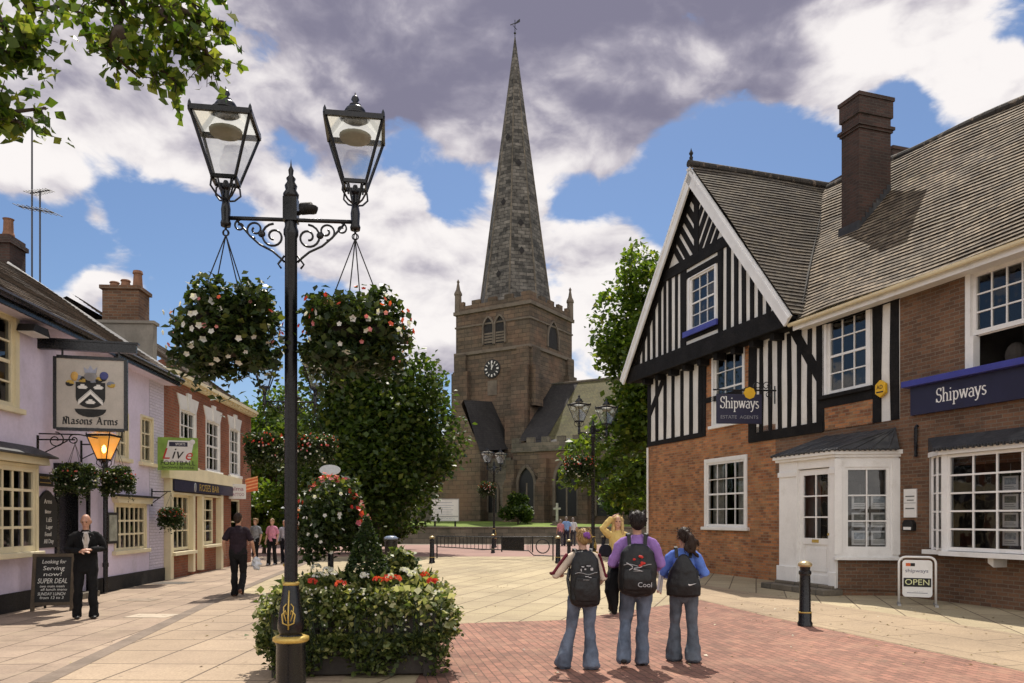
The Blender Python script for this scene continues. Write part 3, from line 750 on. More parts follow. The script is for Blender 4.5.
def build_uv(name, data, mat, parent):
    V, Fc, UV = data
    me = bpy.data.meshes.new(name); me.from_pydata([tuple(v) for v in V], [], Fc); me.materials.append(mat)
    uvl = me.uv_layers.new(name='UVMap')
    idx = np.empty(len(me.loops), dtype=np.int32); me.loops.foreach_get('vertex_index', idx)
    uvl.data.foreach_set('uv', np.array(UV, dtype=np.float32)[idx].reshape(-1))
    o = bpy.data.objects.new(name, me); COL.objects.link(o); o.parent = parent
    return o

# ------------------------------------------------------------------ the half-timbered house on the right
RF = Facade((4.87, 28.0), (0.312, -0.950))
HG = 'shop front fittings'
house = thing('timber_framed_house', 'black and white half timbered corner house with brick ground floor and tiled gable roof', 'house', (RF.O.x, RF.O.y, 0), RF.rz)
EAVE = 6.65; UEND = 19.0; GY = -0.35
GC, GH, GA, GB = 3.86, 4.72, 12.62, 6.85      # gable centre, half width, apex height, foot height
# window openings from the photograph, on the plane of the wall
def rect(px0, px1, py0, py1, off=0.0):
    u0, u1 = RF.at(px0, off=off), RF.at(px1, off=off)
    pm = (px0 + px1) / 2
    za = (RF.at(px0, py0[0], off)[1] + RF.at(px1, py0[1], off)[1]) / 2; zb = (RF.at(px0, py1[0], off)[1] + RF.at(px1, py1[1], off)[1]) / 2
    return [u0, u1, zb, za]
w_gable = rect(690, 715, (277, 267), (329, 322), GY)
w_first = rect(714, 743, (354, 347), (425, 421))
w_mid = rect(827, 867, (319, 308), (394, 388))
w_far = rect(971, 1040, (274, 250), (368, 359))
w_ground = rect(707, 745, (463, 459), (526, 528))
UT = RF.at(900)                                   # timber ends, plain brick begins
ZT1, ZT2, ZT3 = 4.25, 3.86, 3.7
opens = [w_first, w_mid, w_far, w_ground]
uB1 = (RF.at(800), RF.at(893)); uB2 = (RF.at(945), RF.at(1075))
PR = 0.62; PR2 = 0.42
o_door = [RF.at(783, off=-PR) + .05, RF.at(832, off=-PR), 0.16, 2.95]
# ---- brick and plaster walls
mb = MB()
gsplit = w_mid[0] - 0.28
UX = uB1[0] + .2
wall_cells(mb, [(0, 0), (UX, 0), (UX, 2.9), (0, 2.9)], [[w_ground[0], w_ground[1], w_ground[2], w_ground[3]]], 0, 0)
wall_cells(mb, [(0, 2.9), (uB1[0] - 1, 2.9), (uB1[0] - 1, ZT1), (0, ZT1)], [[w_ground[0], w_ground[1], 2.9, w_ground[3]]] if w_ground[3] > 2.9 else [], 0, 0)
MBB = mb
mb.build('wall', M['brick_orange'], house)
mb = MB()
wall_cells(mb, [(UX, 0), (UEND, 0), (UEND, 2.9), (UX, 2.9)], [[uB2[0] + .1, uB2[1] - .1, 1.05, 2.75]], 0, 0)
wall_cells(mb, [(uB1[0] - 1, 2.9), (UEND, 2.9), (UEND, ZT2), (uB1[0] - 1, ZT2)], [], 0)
wall_cells(mb, [(UT, ZT2), (UEND, ZT2), (UEND, EAVE), (UT, EAVE)], [w_far], 0)
# side and rear walls
mb.add([(UEND, 0, 0), (UEND, 8.8, 0), (UEND, 8.8, EAVE), (UEND, 4.3, 10.8), (UEND, 0, EAVE)], [(0, 1, 2, 3, 4)])
mb.add([(0, 8.8, 0), (UEND, 8.8, 0), (UEND, 8.8, EAVE), (0, 8.8, EAVE)], [(3, 2, 1, 0)])
mb.build('wall', M['brick_dark'], house)
mb = MB(); mb.add([(0, 0, 0), (0, 8.8, 0), (0, 8.8, 7.4), (0, 0, 7.4)], [(3, 2, 1, 0)])
mb.build('side_wall', M['brick_orange'], house)
mb = MB()
b1 = w_first[0] - 0.62; b2 = w_first[1] + 0.32
wall_cells(mb, [(0, ZT1), (b1, ZT1), (b1, 7.0), (0, 7.0)], [], 0)
wall_cells(mb, [(b2, ZT2), (UT, ZT2), (UT, 7.0), (b2, 7.0)], [w_mid], 0)
# gable triangle standing forward of the wall below
tri = [(GC - GH + .25, GB), (GC + GH - .25, GB), (GC, GA - .3)]
wall_cells(mb, tri, [w_gable], GY)
mb.build('plaster_panel', M['plaster'], house)
mb = MB()
wall_cells(mb, [(b1, ZT1), (b2, ZT1), (b2, 7.0), (b1, 7.0)], [w_first], -0.004)
mb.build('brick_infill', M['brick_orange'], house); mb = MB()
wall_cells(mb, [(w_mid[0] - .22, ZT2), (w_mid[1] + .22, ZT2), (w_mid[1] + .22, w_mid[2] - .2), (w_mid[0] - .22, w_mid[2] - .2)], [], -0.02)
mb.build('brick_infill', M['brick_orange'], house)
# ---- timbers
tb = MB()
def post(u, w, z0, z1, y=0.0, p=0.03):
    j = [random.uniform(-.022, .022) for _ in range(6)]; zm = z0 + (z1 - z0) * random.uniform(.35, .65)
    tb.prism([(u - w / 2 + j[0], z0), (u + w / 2 + j[1], z0), (u + w / 2 + j[2], zm), (u + w / 2 + j[3], z1), (u - w / 2 + j[4], z1), (u - w / 2 + j[5], zm)], y - p, y + .05)
def rail(u0, u1, z, h, y=0.0, p=0.036): tb.box(u0, u1, y - p, y + 0.05, z - h / 2, z + h / 2)
Z1 = 6.55
n1 = 6; 
for i in range(n1 + 1): post(0.11 + i * (b1 - 0.24) / n1, 0.22 if i in (0, n1) else 0.17, ZT1, Z1)
rail(0, b1, ZT1 + .07, .16); rail(b1, b2, 5.35, .16, p=.03); post(b1 + .1, .2, ZT1, Z1, p=.032)
def brace(p, q, w, poly, y, pr):
    """a sloping timber cut to the panel it stands in"""
    p, q = Vector(p), Vector(q); p.x += random.uniform(-.025, .025); q.x += random.uniform(-.025, .025); w *= random.uniform(.86, 1.12); d = (q - p).normalized(); n_ = Vector((-d.y, d.x)) * w / 2
    c = clip_convex([tuple(p - n_), tuple(q - n_), tuple(q + n_), tuple(p + n_)], poly)
    if len(c) >= 3: tb.prism(c, y - pr, y + 0.04)
brace((0.2, 5.4), (1.15, 6.5), .2, [(0, ZT1), (b1, ZT1), (b1, 7), (0, 7)], 0, .034)
post(b2 + .16, .34, ZT2, Z1, p=.036)
rend = w_mid[0] - .12
k = 7
for i in range(1, k + 1): post(b2 + .16 + i * (rend - .1 - b2 - .16) / k, .15 if i < k else .3, ZT2, Z1)
rail(b2, rend, ZT2 + .1, .26, p=.04)
brace((rend - .15, 5.2), (b2 + 1.7, 6.9), .26, [(b2, ZT2), (rend, ZT2), (rend, 7), (b2, 7)], 0, .033)
post(w_mid[1] + .33, .26, ZT2, EAVE); post(UT - .13, .24, ZT2, EAVE); rail(w_mid[0] - .2, w_mid[1] + .2, w_mid[2] - .2, .22)
rail(w_mid[0] - .2, UT, EAVE - .1, .16)
# gable beams
rail(GC - GH + .12, GC + GH - .12, GB + .02, .52, GY, .14)
for uu in np.linspace(0.3, 7.5, 9): tb.box(uu - .1, uu + .1, GY + .02, .0, GB - .42, GB - .22)
zmid = 9.75
hw = lambda z: (GA - .3 - z) / (GA - .3 - GB) * (GH - .25)
rail(GC - hw(zmid), GC + hw(zmid), zmid, .34, GY, .06)
low = [(GC - GH + .25, GB), (GC + GH - .25, GB), (GC + hw(zmid - .1), zmid - .1), (GC - hw(zmid - .1), zmid - .1)]
up_ = [(GC - hw(zmid + .1), zmid + .1), (GC + hw(zmid + .1), zmid + .1), (GC, GA - .3)]
step = .37
u = GC - GH + .5
while u < GC + GH:
    if not (w_gable[0] - .3 < u < w_gable[1] + .3): brace((u, GB), (u, zmid), .175, low, GY, .03)
    u += step
brace((w_gable[0] - .3, GB), (w_gable[0] - .3, zmid), .2, low, GY, .034); brace((w_gable[1] + .3, GB), (w_gable[1] + .3, zmid), .2, low, GY, .034)
brace((w_gable[0] - .2, w_gable[3] + .13), (w_gable[1] + .2, w_gable[3] + .13), .2, low, GY, .032)
brace((w_gable[0] - .3, w_gable[2] - .2), (w_gable[1] + .3, w_gable[2] - .2), .18, low, GY, .032)
brace((GC, zmid), (GC, GA), .26, up_, GY, .045)
for i in range(7):
    zz = zmid - 1.0 + i * .52
    brace((GC, zz), (GC + 3, zz + 3 * 1.25), .2, up_, GY, .03); brace((GC, zz), (GC - 3, zz + 3 * 1.25), .2, up_, GY, .03)
for sgn in (-1, 1): brace((GC + sgn * (GH - .3), GB), (GC, GA - .36), .26, tri, GY, .038)
tb.build('timber_frame', M['timber'], house)
# soffit of the jetty
MB().box(GC - GH + .3, GC + GH - .3, GY - .02, 0.0, GB - .24, GB - .2).build('jetty_soffit', M['timber'], house)
# ---- gable roof, barge boards
tg = math.atan2(GA - GB - .1, GH); cg, sg = math.cos(tg), math.sin(tg)
ov = 0.62
SL = (GH + .12) / cg
for side in (1, -1):
    data = ([], [], [])
    foot = Vector((GC + side * (GH + .12), -ov, GA - (GH + .12) * math.tan(tg)))
    tile_courses(data, foot, (0, 1, 0), (-side * cg, 0, sg), (side * sg, 0, cg), lambda s: 0.0, (lambda s: 5.3) if side > 0 else (lambda s: 5.3), SL - .02, gauge=.165, lift=.026, warp=.07, jit=.012)
    if side < 0: data = (data[0], [f[::-1] for f in data[1]], data[2])
    build_uv('roof', data, M['tile_gable'], house)
mb = MB()
for side in (1, -1):
    a = Vector((GC + side * (GH + .10), GA - .06 - (GH + .10) * math.tan(tg))); b = Vector((GC, GA - .06))
    d = (b - a).normalized(); n_ = Vector((-d.y, d.x)) * (-1 if Vector((-d.y, d.x)).y > 0 else 1) * .34
    mb.prism([tuple(a), tuple(b), tuple(b + n_ * 1.0 + Vector((0, -.1))), tuple(a + n_)], -ov - .03, -ov + .03)
    mb.prism([tuple(a + n_ * .2), tuple(b + n_ * .2), tuple(b + n_ * .42), tuple(a + n_ * .42)], -ov - .055, -ov - .03)
mb.build('barge_board', M['white'], house)
mb = MB()
for side in (1, -1):   # underside of the overhang
    a = (GC + side * (GH + .05), GA - .12 - (GH + .05) * math.tan(tg)); b = (GC, GA - .12)
    mb.prism([a, b, (b[0], b[1] - .06), (a[0], a[1] - .06)], -ov + .03, GY)
mb.build('gable_soffit', M['timber'], house)
mb = MB(); 
for i in range(17): mb.tube([(GC, -ov - .05 + i * .34, GA + .02), (GC, -ov - .05 + i * .34 + .33, GA + .02)], .11, 10)
mb.build('ridge_tile', M['tile_pub'], house)
mb = MB().lathe([(.05, 0), (.06, .12), (.03, .16), (.07, .24), (.02, .34), (.0, .42)], (GC, -ov + .05, GA + .1), 8); mb.build('finial', M['black_matt'], house)
# ---- main roof
RD, RZ = 4.3, 12.3
e0 = -0.42; tm = math.atan2(RZ - EAVE - .02, RD - e0); SLM = (RD - e0) / math.cos(tm)
data = ([], [], [])
vly = lambda s: max(4.1, 8.82 - s * math.cos(tm) * 0.99 - .12)
tile_courses(data, (0, e0, EAVE + .02), (1, 0, 0), (0, math.cos(tm), math.sin(tm)), (0, -math.sin(tm), math.cos(tm)), vly, lambda s: UEND + .2, SLM, gauge=.165, lift=.026, warp=.10, jit=.012)
def sag(u): return 1.02 - .0155 * max(0, u - 4)          # the old ridge drops towards the street
data = ([Vector((v[0], v[1], EAVE + (v[2] - EAVE) * sag(v[0]))) for v in data[0]], data[1], data[2])
build_uv('roof', data, M['tile'], house)
mb = MB(); mb.add([(0, RD, RZ), (4, RD, RZ), (UEND + .2, RD, EAVE + (RZ - EAVE) * sag(UEND)), (UEND + .2, 9.2, EAVE), (0, 9.2, EAVE)], [(0, 1, 2, 3, 4)]); mb.build('rear_roof', M['tile_pub'], house)
mb = MB()
for i in range(42): mb.tube([(4.2 + i * .36, RD, EAVE + (RZ - EAVE) * sag(4.2 + i * .36) + .03 * math.sin(i * .5)), (4.2 + i * .36 + .35, RD, EAVE + (RZ - EAVE) * sag(4.55 + i * .36) + .03 * math.sin(i * .5 + .5))], .12, 10)
mb.build('ridge_tile', M['tile_pub'], house)
mb = MB(); vp = []
for i in range(14):
    s = SLM * i / 14; p = Vector((vly(s) + .02, e0 + s * math.cos(tm), EAVE + .07 + s * math.sin(tm))); vp.append(p)
mb.tube(vp, .05, 6); mb.build('valley', M['tile_gable'], house)
# eaves: soffit, fascia board, gutter and the white corner bracket
mb = MB(); mb.box(8.5, UEND, e0 + .05, 0, EAVE - .16, EAVE - .10); mb.box(8.45, UEND + .1, e0 + .02, e0 + .05, EAVE - .2, EAVE + .0)
mb.build('eaves_board', M['white'], house)
mb = MB(); prof = [(e0 - .06 + .065 * math.cos(t), EAVE - .04 + .065 * math.sin(t)) for t in np.linspace(PI, 2 * PI, 7)]
vs = [(8.4, y, z) for y, z in prof] + [(UEND, y, z) for y, z in prof]
mb.add(vs, [(i, i + 1, i + 8, i + 7) for i in range(6)]); mb.add([(x, y, z) for x, y, z in [(8.4, e0 - .122, EAVE - .04), (UEND, e0 - .122, EAVE - .04), (UEND, e0 - .128, EAVE - .03), (8.4, e0 - .128, EAVE - .03)]], [(0, 1, 2, 3)])
for i in range(8): mb.box(8.8 + i * 1.25, 8.84 + i * 1.25, e0 - .13, e0 + .03, EAVE - .06, EAVE - .03)
mb.build('gutter', M['cream'], house)
# ---- chimneys
def stack(u0, u1, y0, y1, z0, z1, mat, nm='chimney', corb=True):
    m = MB().box(u0, u1, y0, y1, z0, z1 - .55)
    for i, (e, a, b) in enumerate([(.04, .95, .88), (.08, .88, .80)]): m.box(u0 - e, u1 + e, y0 - e, y1 + e, z1 - a, z1 - b)
    m.box(u0 - .045, u1 + .045, y0 - .045, y1 + .045, z1 - .55, z1 - .1); m.box(u0 - .075, u1 + .075, y0 - .075, y1 + .075, z1 - .1, z1)
    return m.build(nm, mat, house)
c1 = stack(7.43, 8.10, 2.0, 3.05, 8.9, 13.1, M['brick_stack'])
mb = MB(); tmn = math.tan(tm); zr = lambda y: EAVE + .02 + (y - e0) * tmn * sag(8)
mb.prism([(0, 0), (1, 0), (1, 1), (0, 1)], 0, 1)
mb = MB()
for i in range(9):
    y = 1.95 + i * .12; mb.box(8.095, 8.118, y, y + .13, zr(y) - .05, zr(y) + .26)
mb.box(7.38, 8.14, 1.93, 2.0, zr(2.0) - .15, zr(2.0) + .22)
mb.build('flashing', M['lead'], c1)
stack(RF.at(816, off=5.0), RF.at(893, off=5.0), 5.0, 5.8, 9.5, RF.at(890, 148, 5.0)[1], M['brick_stack'])
# ---- upper windows
wn = sash(house, *w_gable, GY, 3, 4, M['white'], .06, .026, .02, architrave=.09, sillm=M['blue_trim'], meet=2)
MB().box(w_gable[0] - .2, w_gable[1] + .3, GY - .16, GY - .10, w_gable[2] - .2, w_gable[2] - .03).build('sill_board', M['blue_trim'], wn)
sash(house, *w_first, 0, 3, 4, M['white'], .065, .028, .03, architrave=.1, meet=2)
sash(house, *w_mid, 0, 3, 4, M['white'], .075, .03, .03, architrave=.13, meet=2, sillm=M['timber'])
# right-hand window with its lower sash open
u0, u1, z0, z1 = w_far
zm = z0 + (z1 - z0) * .36
wf = sash(house, u0, u1, zm, z1, 0, 4, 3, M['white'], .075, .03, .05, sill=False, room=0, architrave=.11)
m = MB(); m.box(u0 - .11, u0 + .075, -.03, .14, z0, zm - .02); m.box(u1 - .075, u1 + .11, -.03, .14, z0, zm - .02); m.box(u0 - .2, u1 + .2, -.12, .1, z0 - .1, z0)
m.box(u0 + .075, u1 - .075, .1, .13, zm - .02, zm + .06); m.build('open_sash', M['white'], wf)
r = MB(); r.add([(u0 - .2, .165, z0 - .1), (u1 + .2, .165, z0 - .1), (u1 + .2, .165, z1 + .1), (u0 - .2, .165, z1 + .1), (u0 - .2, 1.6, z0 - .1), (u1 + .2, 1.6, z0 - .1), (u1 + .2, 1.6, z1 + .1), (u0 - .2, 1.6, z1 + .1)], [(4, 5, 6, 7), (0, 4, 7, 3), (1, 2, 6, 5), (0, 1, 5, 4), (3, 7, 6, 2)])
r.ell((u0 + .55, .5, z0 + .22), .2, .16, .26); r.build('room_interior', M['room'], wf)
# ---- ground floor window
sash(house, *w_ground, 0, 4, 4, M['white'], .07, .028, .0, architrave=.12, curtain=True, meet=2)
# ---- porch: door front parallel to the wall, canted window side running back to it
PR = 1.22
p0, dl, dr, pA = RF.at(779, off=-PR), RF.at(797, off=-PR), RF.at(829, off=-PR), RF.at(836, off=-PR)
pB = RF.at(899)
ZC = 3.1
porch = MB()
porch.box(p0, dl, -PR, 0, 0.15, ZC); porch.box(dr, pA, -PR, -PR + .3, .15, ZC)
porch.box(dl, dr, -PR + .02, -PR + .3, ZC - .26, ZC)
porch.box(p0 - .05, dl + .02, -PR - .04, -PR, .15, .55); porch.box(p0 - .02, dl - .02, -PR - .03, -PR, 2.68, 2.8)
porch.box(dr + .01, pA + .02, -PR - .04, -PR, .15, .5); porch.box(dr + .01, pA + .01, -PR - .03, -PR, 2.68, 2.8)
porch.box(p0 - .1, pA + .06, -PR - .12, 0, ZC, ZC + .09); porch.box(p0 - .06, pA + .03, -PR - .07, 0, ZC - .06, ZC)
pw = porch.build('porch', M['white'], house, bevel=.008)
# canted side: its own little frame, x along the cant, y inwards
CD = Vector((pB - pA, PR, 0)); CL = CD.length; cant = empty('canted_side', (pA, -PR, 0), math.atan2(CD.y, CD.x)); cant.parent = house
wl, wr = .2, CL - .2
m = MB(); wall_cells(m, [(0, .84), (CL, .84), (CL, ZC), (0, ZC)], [[wl, wr, 1.0, ZC - .28]], 0, reveal=.12)
m.box(-.04, .12, -.03, 0, .9, ZC - .1); m.box(CL - .14, CL + .02, -.03, 0, .9, ZC - .1); m.box(-.06, CL + .06, -.10, .1, ZC, ZC + .09); m.box(-.03, CL + .03, -.05, 0, ZC - .06, ZC); m.box(-.05, CL + .05, -.09, .05, .78, .84)
m.build('window_surround', M['white'], cant)
m = MB(); wall_cells(m, [(0.02, 0), (CL, 0), (CL, .78), (0.02, .78)], [], .02); m.build('plinth', M['brick_dark'], cant)
sash(cant, wl, wr, 1.0, ZC - .28, 0, 2, 3, M['white'], .06, .03, .02, sill=False, room=.02, name='shop_window')
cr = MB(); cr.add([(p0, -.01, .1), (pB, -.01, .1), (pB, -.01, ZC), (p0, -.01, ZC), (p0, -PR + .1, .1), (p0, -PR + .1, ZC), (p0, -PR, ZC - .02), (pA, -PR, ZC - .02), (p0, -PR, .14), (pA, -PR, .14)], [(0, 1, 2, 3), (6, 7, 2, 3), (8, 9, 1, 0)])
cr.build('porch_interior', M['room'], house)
rf = MB(); A_, B_, C_, D_ = (p0 - .14, -PR - .14, ZC + .1), (pA + .08, -PR - .14, ZC + .1), (pB + .14, -.12, ZC + .1), (p0 - .14, 0, ZC + .1)
T0, T1 = (p0 + .25, 0, ZC + .62), (pB - .1, 0, ZC + .58)
rf.add([A_, B_, C_, D_, T0, T1], [(0, 1, 5, 4), (1, 2, 5), (0, 4, 3)])
for P_, Q_, n_ in ((A_, B_, 26), (B_, C_, 26)):
    P_, Q_ = Vector(P_), Vector(Q_)
    for i in range(n_):
        c = P_.lerp(Q_, (i + .5) / n_); rf.ell((c.x, c.y, c.z - .012 + .018 * (i % 2)), .035, .035, .03, 6, 4)
for i in range(5):
    c = Vector(A_).lerp(Vector(B_), i / 4); rf.tube([c, Vector(T0).lerp(Vector(T1), i / 4)], .022, 6)
for i in range(1, 4):
    c = Vector(B_).lerp(Vector(C_), i / 3.6); rf.tube([c, T1], .022, 6)
rf.build('lead_roof', M['lead'], pw)
# the door
dz0, dz1 = .18, ZC - .28
dm = MB(); y = -PR + .08
gz = dz0 + (dz1 - dz0) * .40
dm.box(dl, dl + .13, y, y + .06, dz0, dz1); dm.box(dr - .13, dr, y, y + .06, dz0, dz1); dm.box(dl + .13, dr - .13, y, y + .06, dz1 - .13, dz1); dm.box(dl + .13, dr - .13, y, y + .06, gz - .14, gz)
dm.box(dl + .13, dr - .13, y, y + .06, dz0, dz0 + .22); dm.box(dl + .13, dr - .13, y + .03, y + .05, dz0 + .22, gz - .14); dm.box(dl + .2, dr - .2, y + .012, y + .03, dz0 + .3, gz - .22)
cm = (dl + dr) / 2; dm.box(cm - .018, cm + .018, y + .01, y + .05, gz, dz1 - .13)
for j in (1, 2): zz = gz + (dz1 - .13 - gz) * j / 3; dm.box(dl + .13, dr - .13, y + .012, y + .048, zz - .016, zz + .016)
door = dm.build('door', M['white'], house)
MB().add([(dl + .13, y + .03, gz), (dr - .13, y + .03, gz), (dr - .13, y + .03, dz1 - .13), (dl + .13, y + .03, dz1 - .13)], [(0, 1, 2, 3)])
g = MB(); g.add([(dl + .13, y + .03, gz), (dr - .13, y + .03, gz), (dr - .13, y + .03, dz1 - .13), (dl + .13, y + .03, dz1 - .13)], [(0, 1, 2, 3)]); g.build('glass', M['glass'], door)
r = MB(); r.add([(dl, y + .6, .1), (dr, y + .6, .1), (dr, y + .6, dz1), (dl, y + .6, dz1)], [(0, 1, 2, 3)]); r.build('room_interior', M['room'], door)
MB().box(cm - .11, cm + .11, y - .012, y, gz - .1, gz - .03).build('letter_box', M['gold'], door)
MB().lathe([(.02, 0), (.03, .03), (.03, .05), (.0, .06)], (0, 0, 0), 10).xform(Matrix.Translation((dr - .07, y, gz + .1)) @ Matrix.Rotation(PI / 2, 4, 'X')).build('door_knob', M['gold'], door)
st = MB().box(p0 - .15, pA + .1, -PR - .42, -PR + .1, 0, .13); st.box(p0 - .02, pA, -PR - .12, -PR + .1, .13, .2); st.build('doorstep', M['stone_dark'], house, bevel=.015)
# ---- the large bay window on the right
q0, q1 = RF.at(932), RF.at(1090)
q0f = RF.at(944, off=-PR2)
BZ0, BZ1 = 1.08, 2.95
bay = MB()
fz = lambda u0_, u1_, y0_, y1_: None
bay.box(q0f - .04, q1 - .3, -PR2 - .1, 0, BZ0 - .12, BZ0 - .03); bay.prism([(q0 - .06, BZ0 - .12), (q0f, BZ0 - .12), (q0f, BZ0 - .03), (q0 - .06, BZ0 - .03)], -PR2 * .5, 0)
bay.box(q0f - .06, q1 - .3, -PR2 - .08, 0, BZ1, BZ1 + .1)
for x in (q0f - .05, q0f + 2.2, q0f + 3.3): bay.box(x, x + .12, -PR2, -PR2 + .1, BZ0 - .03, BZ1)
for x in (q0f + .9, q0f + 2.3): bay.prism([(x, BZ0 - .12), (x + .12, BZ0 - .12), (x + .12, BZ0 - .3), (x, BZ0 - .22)], -PR2 * .8, 0)
# canted cheek
n_ch = 1
bay.beam((q0, -.02, (BZ0 + BZ1) / 2), (q0 + .001, -.02, (BZ0 + BZ1) / 2), .1, BZ1 - BZ0)
P, Q = Vector((q0 + .04, -.02, 0)), Vector((q0f - .02, -PR2 + .03, 0))
for t in (0.06, .5, .94):
    c = P.lerp(Q, t); bay.box(c.x - .03, c.x + .03, c.y - .03, c.y + .03, BZ0 - .03, BZ1)
for zz in np.linspace(BZ0, BZ1, 6): bay.beam(P + Vector((0, 0, zz)), Q + Vector((0, 0, zz)), .035, .035)
bay.beam(P + Vector((0, -.02, BZ1 + .05)), Q + Vector((0, -.03, BZ1 + .05)), .16, .098)
bay.box(q0f + 3.42, q0f + 3.62, -PR2, 0, BZ0 - .03, BZ1)
bw = bay.build('bay_window', M['white'], house)
g = MB(); g.add([P + Vector((0, 0, BZ0)), Q + Vector((0, 0, BZ0)), Q + Vector((0, 0, BZ1)), P + Vector((0, 0, BZ1))], [(0, 1, 2, 3)]); g.build('glass', M['glass'], bw)
sash(house, q0f + .07, q0f + 2.2, BZ0 - .02, BZ1 - .005, -PR2, 4, 5, M['white'], .06, .035, .01, sill=False, room=1.1, name='shop_window')
sash(house, q0f + 2.32, q0f + 3.3, BZ0 - .02, BZ1 - .005, -PR2, 2, 5, M['white'], .06, .035, .01, sill=False, room=1.1, name='shop_window')
rf = MB(); rf.add([(q0 - .1, 0, BZ1 + .12), (q0f - .1, -PR2 - .14, BZ1 + .11), (q1, -PR2 - .14, BZ1 + .11), (q1, 0, BZ1 + .42), (q0 - .1, 0, BZ1 + .42)], [(0, 1, 4), (1, 2, 3, 4)])
for i in range(40):
    x = q0f - .1 + (q1 - q0f) * i / 40; rf.box(x - .03, x + .012, -PR2 - .16, -PR2 - .12, BZ1 + .07 + .02 * (i % 2), BZ1 + .13)
rf.build('lead_roof', M['lead'], bw)
# pipes
MB().tube([(RF.at(918), -.06, 3.0), (RF.at(918), -.06, 3.62), (RF.at(918), -.02, 3.66)], .035, 8).build('soil_pipe', M['black_paint'], house)
MB().tube([(.12, -.08, 0), (.12, -.08, 4.2)], .04, 8).build('drain_pipe', M['white'], house)

# ---- things fixed to or standing in the house
def on_house(name, label, cat, u, y, z, group=None):
    w = RF.world(u, y, z); return thing(name, label, cat, (w.x, w.y, z), RF.rz, group)
# fascia sign
fu0 = RF.at(914); a0 = RF.at(914, 416)[1]; a1 = RF.at(914, 388)[1]
fs = on_house('fascia_sign', 'dark navy shop sign with white Shipways lettering and a bright blue ledge above the bay', 'shop sign', fu0, 0, a0)
H = a1 - a0
MB().box(0, 5.2, -.10, -.002, 0, H).build('board', M['navy'], fs)
m = MB(); m.prism([(0, 0)] * 0 or [(-.12, H), (5.3, H), (5.3, H + .13), (-.12, H + .13)], -.24, -.002); m.build('ledge', M['blue_trim'], fs, bevel=.01)
m = MB(); uu = RF.at(940) - fu0; ww = RF.at(990) - RF.at(940); pen_text(m, 'Shipways', ROMAN, H * .47, uu, -.10, H * .32, width=ww * 1.02)
m.build('lettering', M['white'], fs)
# alarm box
al = RF.at(884, 389); t_ = on_house('alarm_box', 'yellow hexagonal burglar alarm box on the white timber panel', 'alarm box', al[0], 0, al[1])
m = MB(); m.prism([(.17 * math.cos(a), .2 * math.sin(a)) for a in np.linspace(0, 2 * PI, 7)[:-1] + PI / 6], -.12, -.035); m.build('case', M['yellow'], t_, bevel=.015)
m = MB(); put_text(m, 'AD', .13, 0, -.12, .03); m.box(-.1, .1, -.124, -.12, -.09, -.06); m.build('lettering', M['black_matt'], t_)
# hanging sign over the street
hs_u, hs_z = RF.at(760, 395, -.5)
w0 = RF.world(RF.at(762), 0)
sg_ = thing('hanging_sign', 'small dark hanging sign with white Shipways lettering on an iron bracket', 'shop sign', at(739, 409, 20.6), 0.10)
bwid, bh = 1.23, .78
MB().box(-bwid / 2, bwid / 2, -.025, .025, -bh / 2, bh / 2).build('board', M['navy'], sg_, bevel=.008)
m = MB(); pen_text(m, 'Shipways', ROMAN, .30, -.52, -.025, .02, width=1.06); m.build('lettering', M['white'], sg_)
m = MB(); put_text(m, 'ESTATE  AGENTS', .125, 0, -.025, -.22, width=1.02); m.build('small_lettering', plain('grey_lettering', (.25, .25, .28), .6, .1), sg_)
m = MB(); m.tube([(-.7, 0, .5), (1.02, 0, .5)], .022, 8)
for x in (-.45, .45): m.tube([(x, 0, .39), (x, 0, .5)], .012, 6)
m.tube([(.98, 0, .15), (.98, 0, .62)], .02, 6)
def scroll(mb, c, r, turns, start, sgn=1, rr=.012, plane='xz', n=26):
    pts = []
    for i in range(n + 1):
        t = i / n; a = start + sgn * turns * 2 * PI * t; q = r * (1 - .78 * t)
        pts.append((c[0] + q * math.cos(a), c[1], c[2] + q * math.sin(a)) if plane == 'xz' else (c[0], c[1] + q * math.cos(a), c[2] + q * math.sin(a)))
    mb.tube(pts, rr, 6)
scroll(m, (.75, 0, .62), .14, 1.4, -PI / 2); scroll(m, (.5, 0, .62), .12, 1.4, -PI / 2, -1); scroll(m, (.8, 0, .4), .1, 1.3, PI / 2, -1)
m.build('bracket', M['black_paint'], sg_)
m = MB(); m.prism([(.2 * math.cos(a) * .8 + .28, .42 + .16 * math.sin(a)) for a in np.linspace(0, 2 * PI, 9)[:-1]], -.03, .02); m.build('emblem', M['yellow'], sg_)
# white plaque and dark box on the brick between the bays
pl = RF.at(911, 503); t_ = on_house('wall_plaque', 'white two panel notice plate on the brick between porch and bay window', 'plaque', pl[0], 0, pl[1])
MB().box(-.17, .17, -.03, -.002, -.31, .3).build('plate', M['white'], t_); m = MB()
for z_ in (.14, -.12): m.box(-.12, .12, -.034, -.03, z_ - .01, z_ + .015)
m.box(-.16, .16, -.034, -.03, -.004, .004); m.box(-.08, .1, -.034, -.03, .05, .07); m.build('printing', M['print_dark'], t_)
pl = RF.at(911, 526); t_ = on_house('post_box', 'dark metal letter box with white flap on the brick below the white notice plate', 'letter box', pl[0], 0, pl[1])
m = MB().box(-.14, .14, -.1, -.002, -.1, .06); m.prism([(-.14, .06), (.14, .06), (.09, .13), (-.09, .13)], -.1, -.002); m.build('box', M['black_matt'], t_); MB().box(-.1, .1, -.11, -.1, -.08, -.02).build('flap', M['white'], t_)
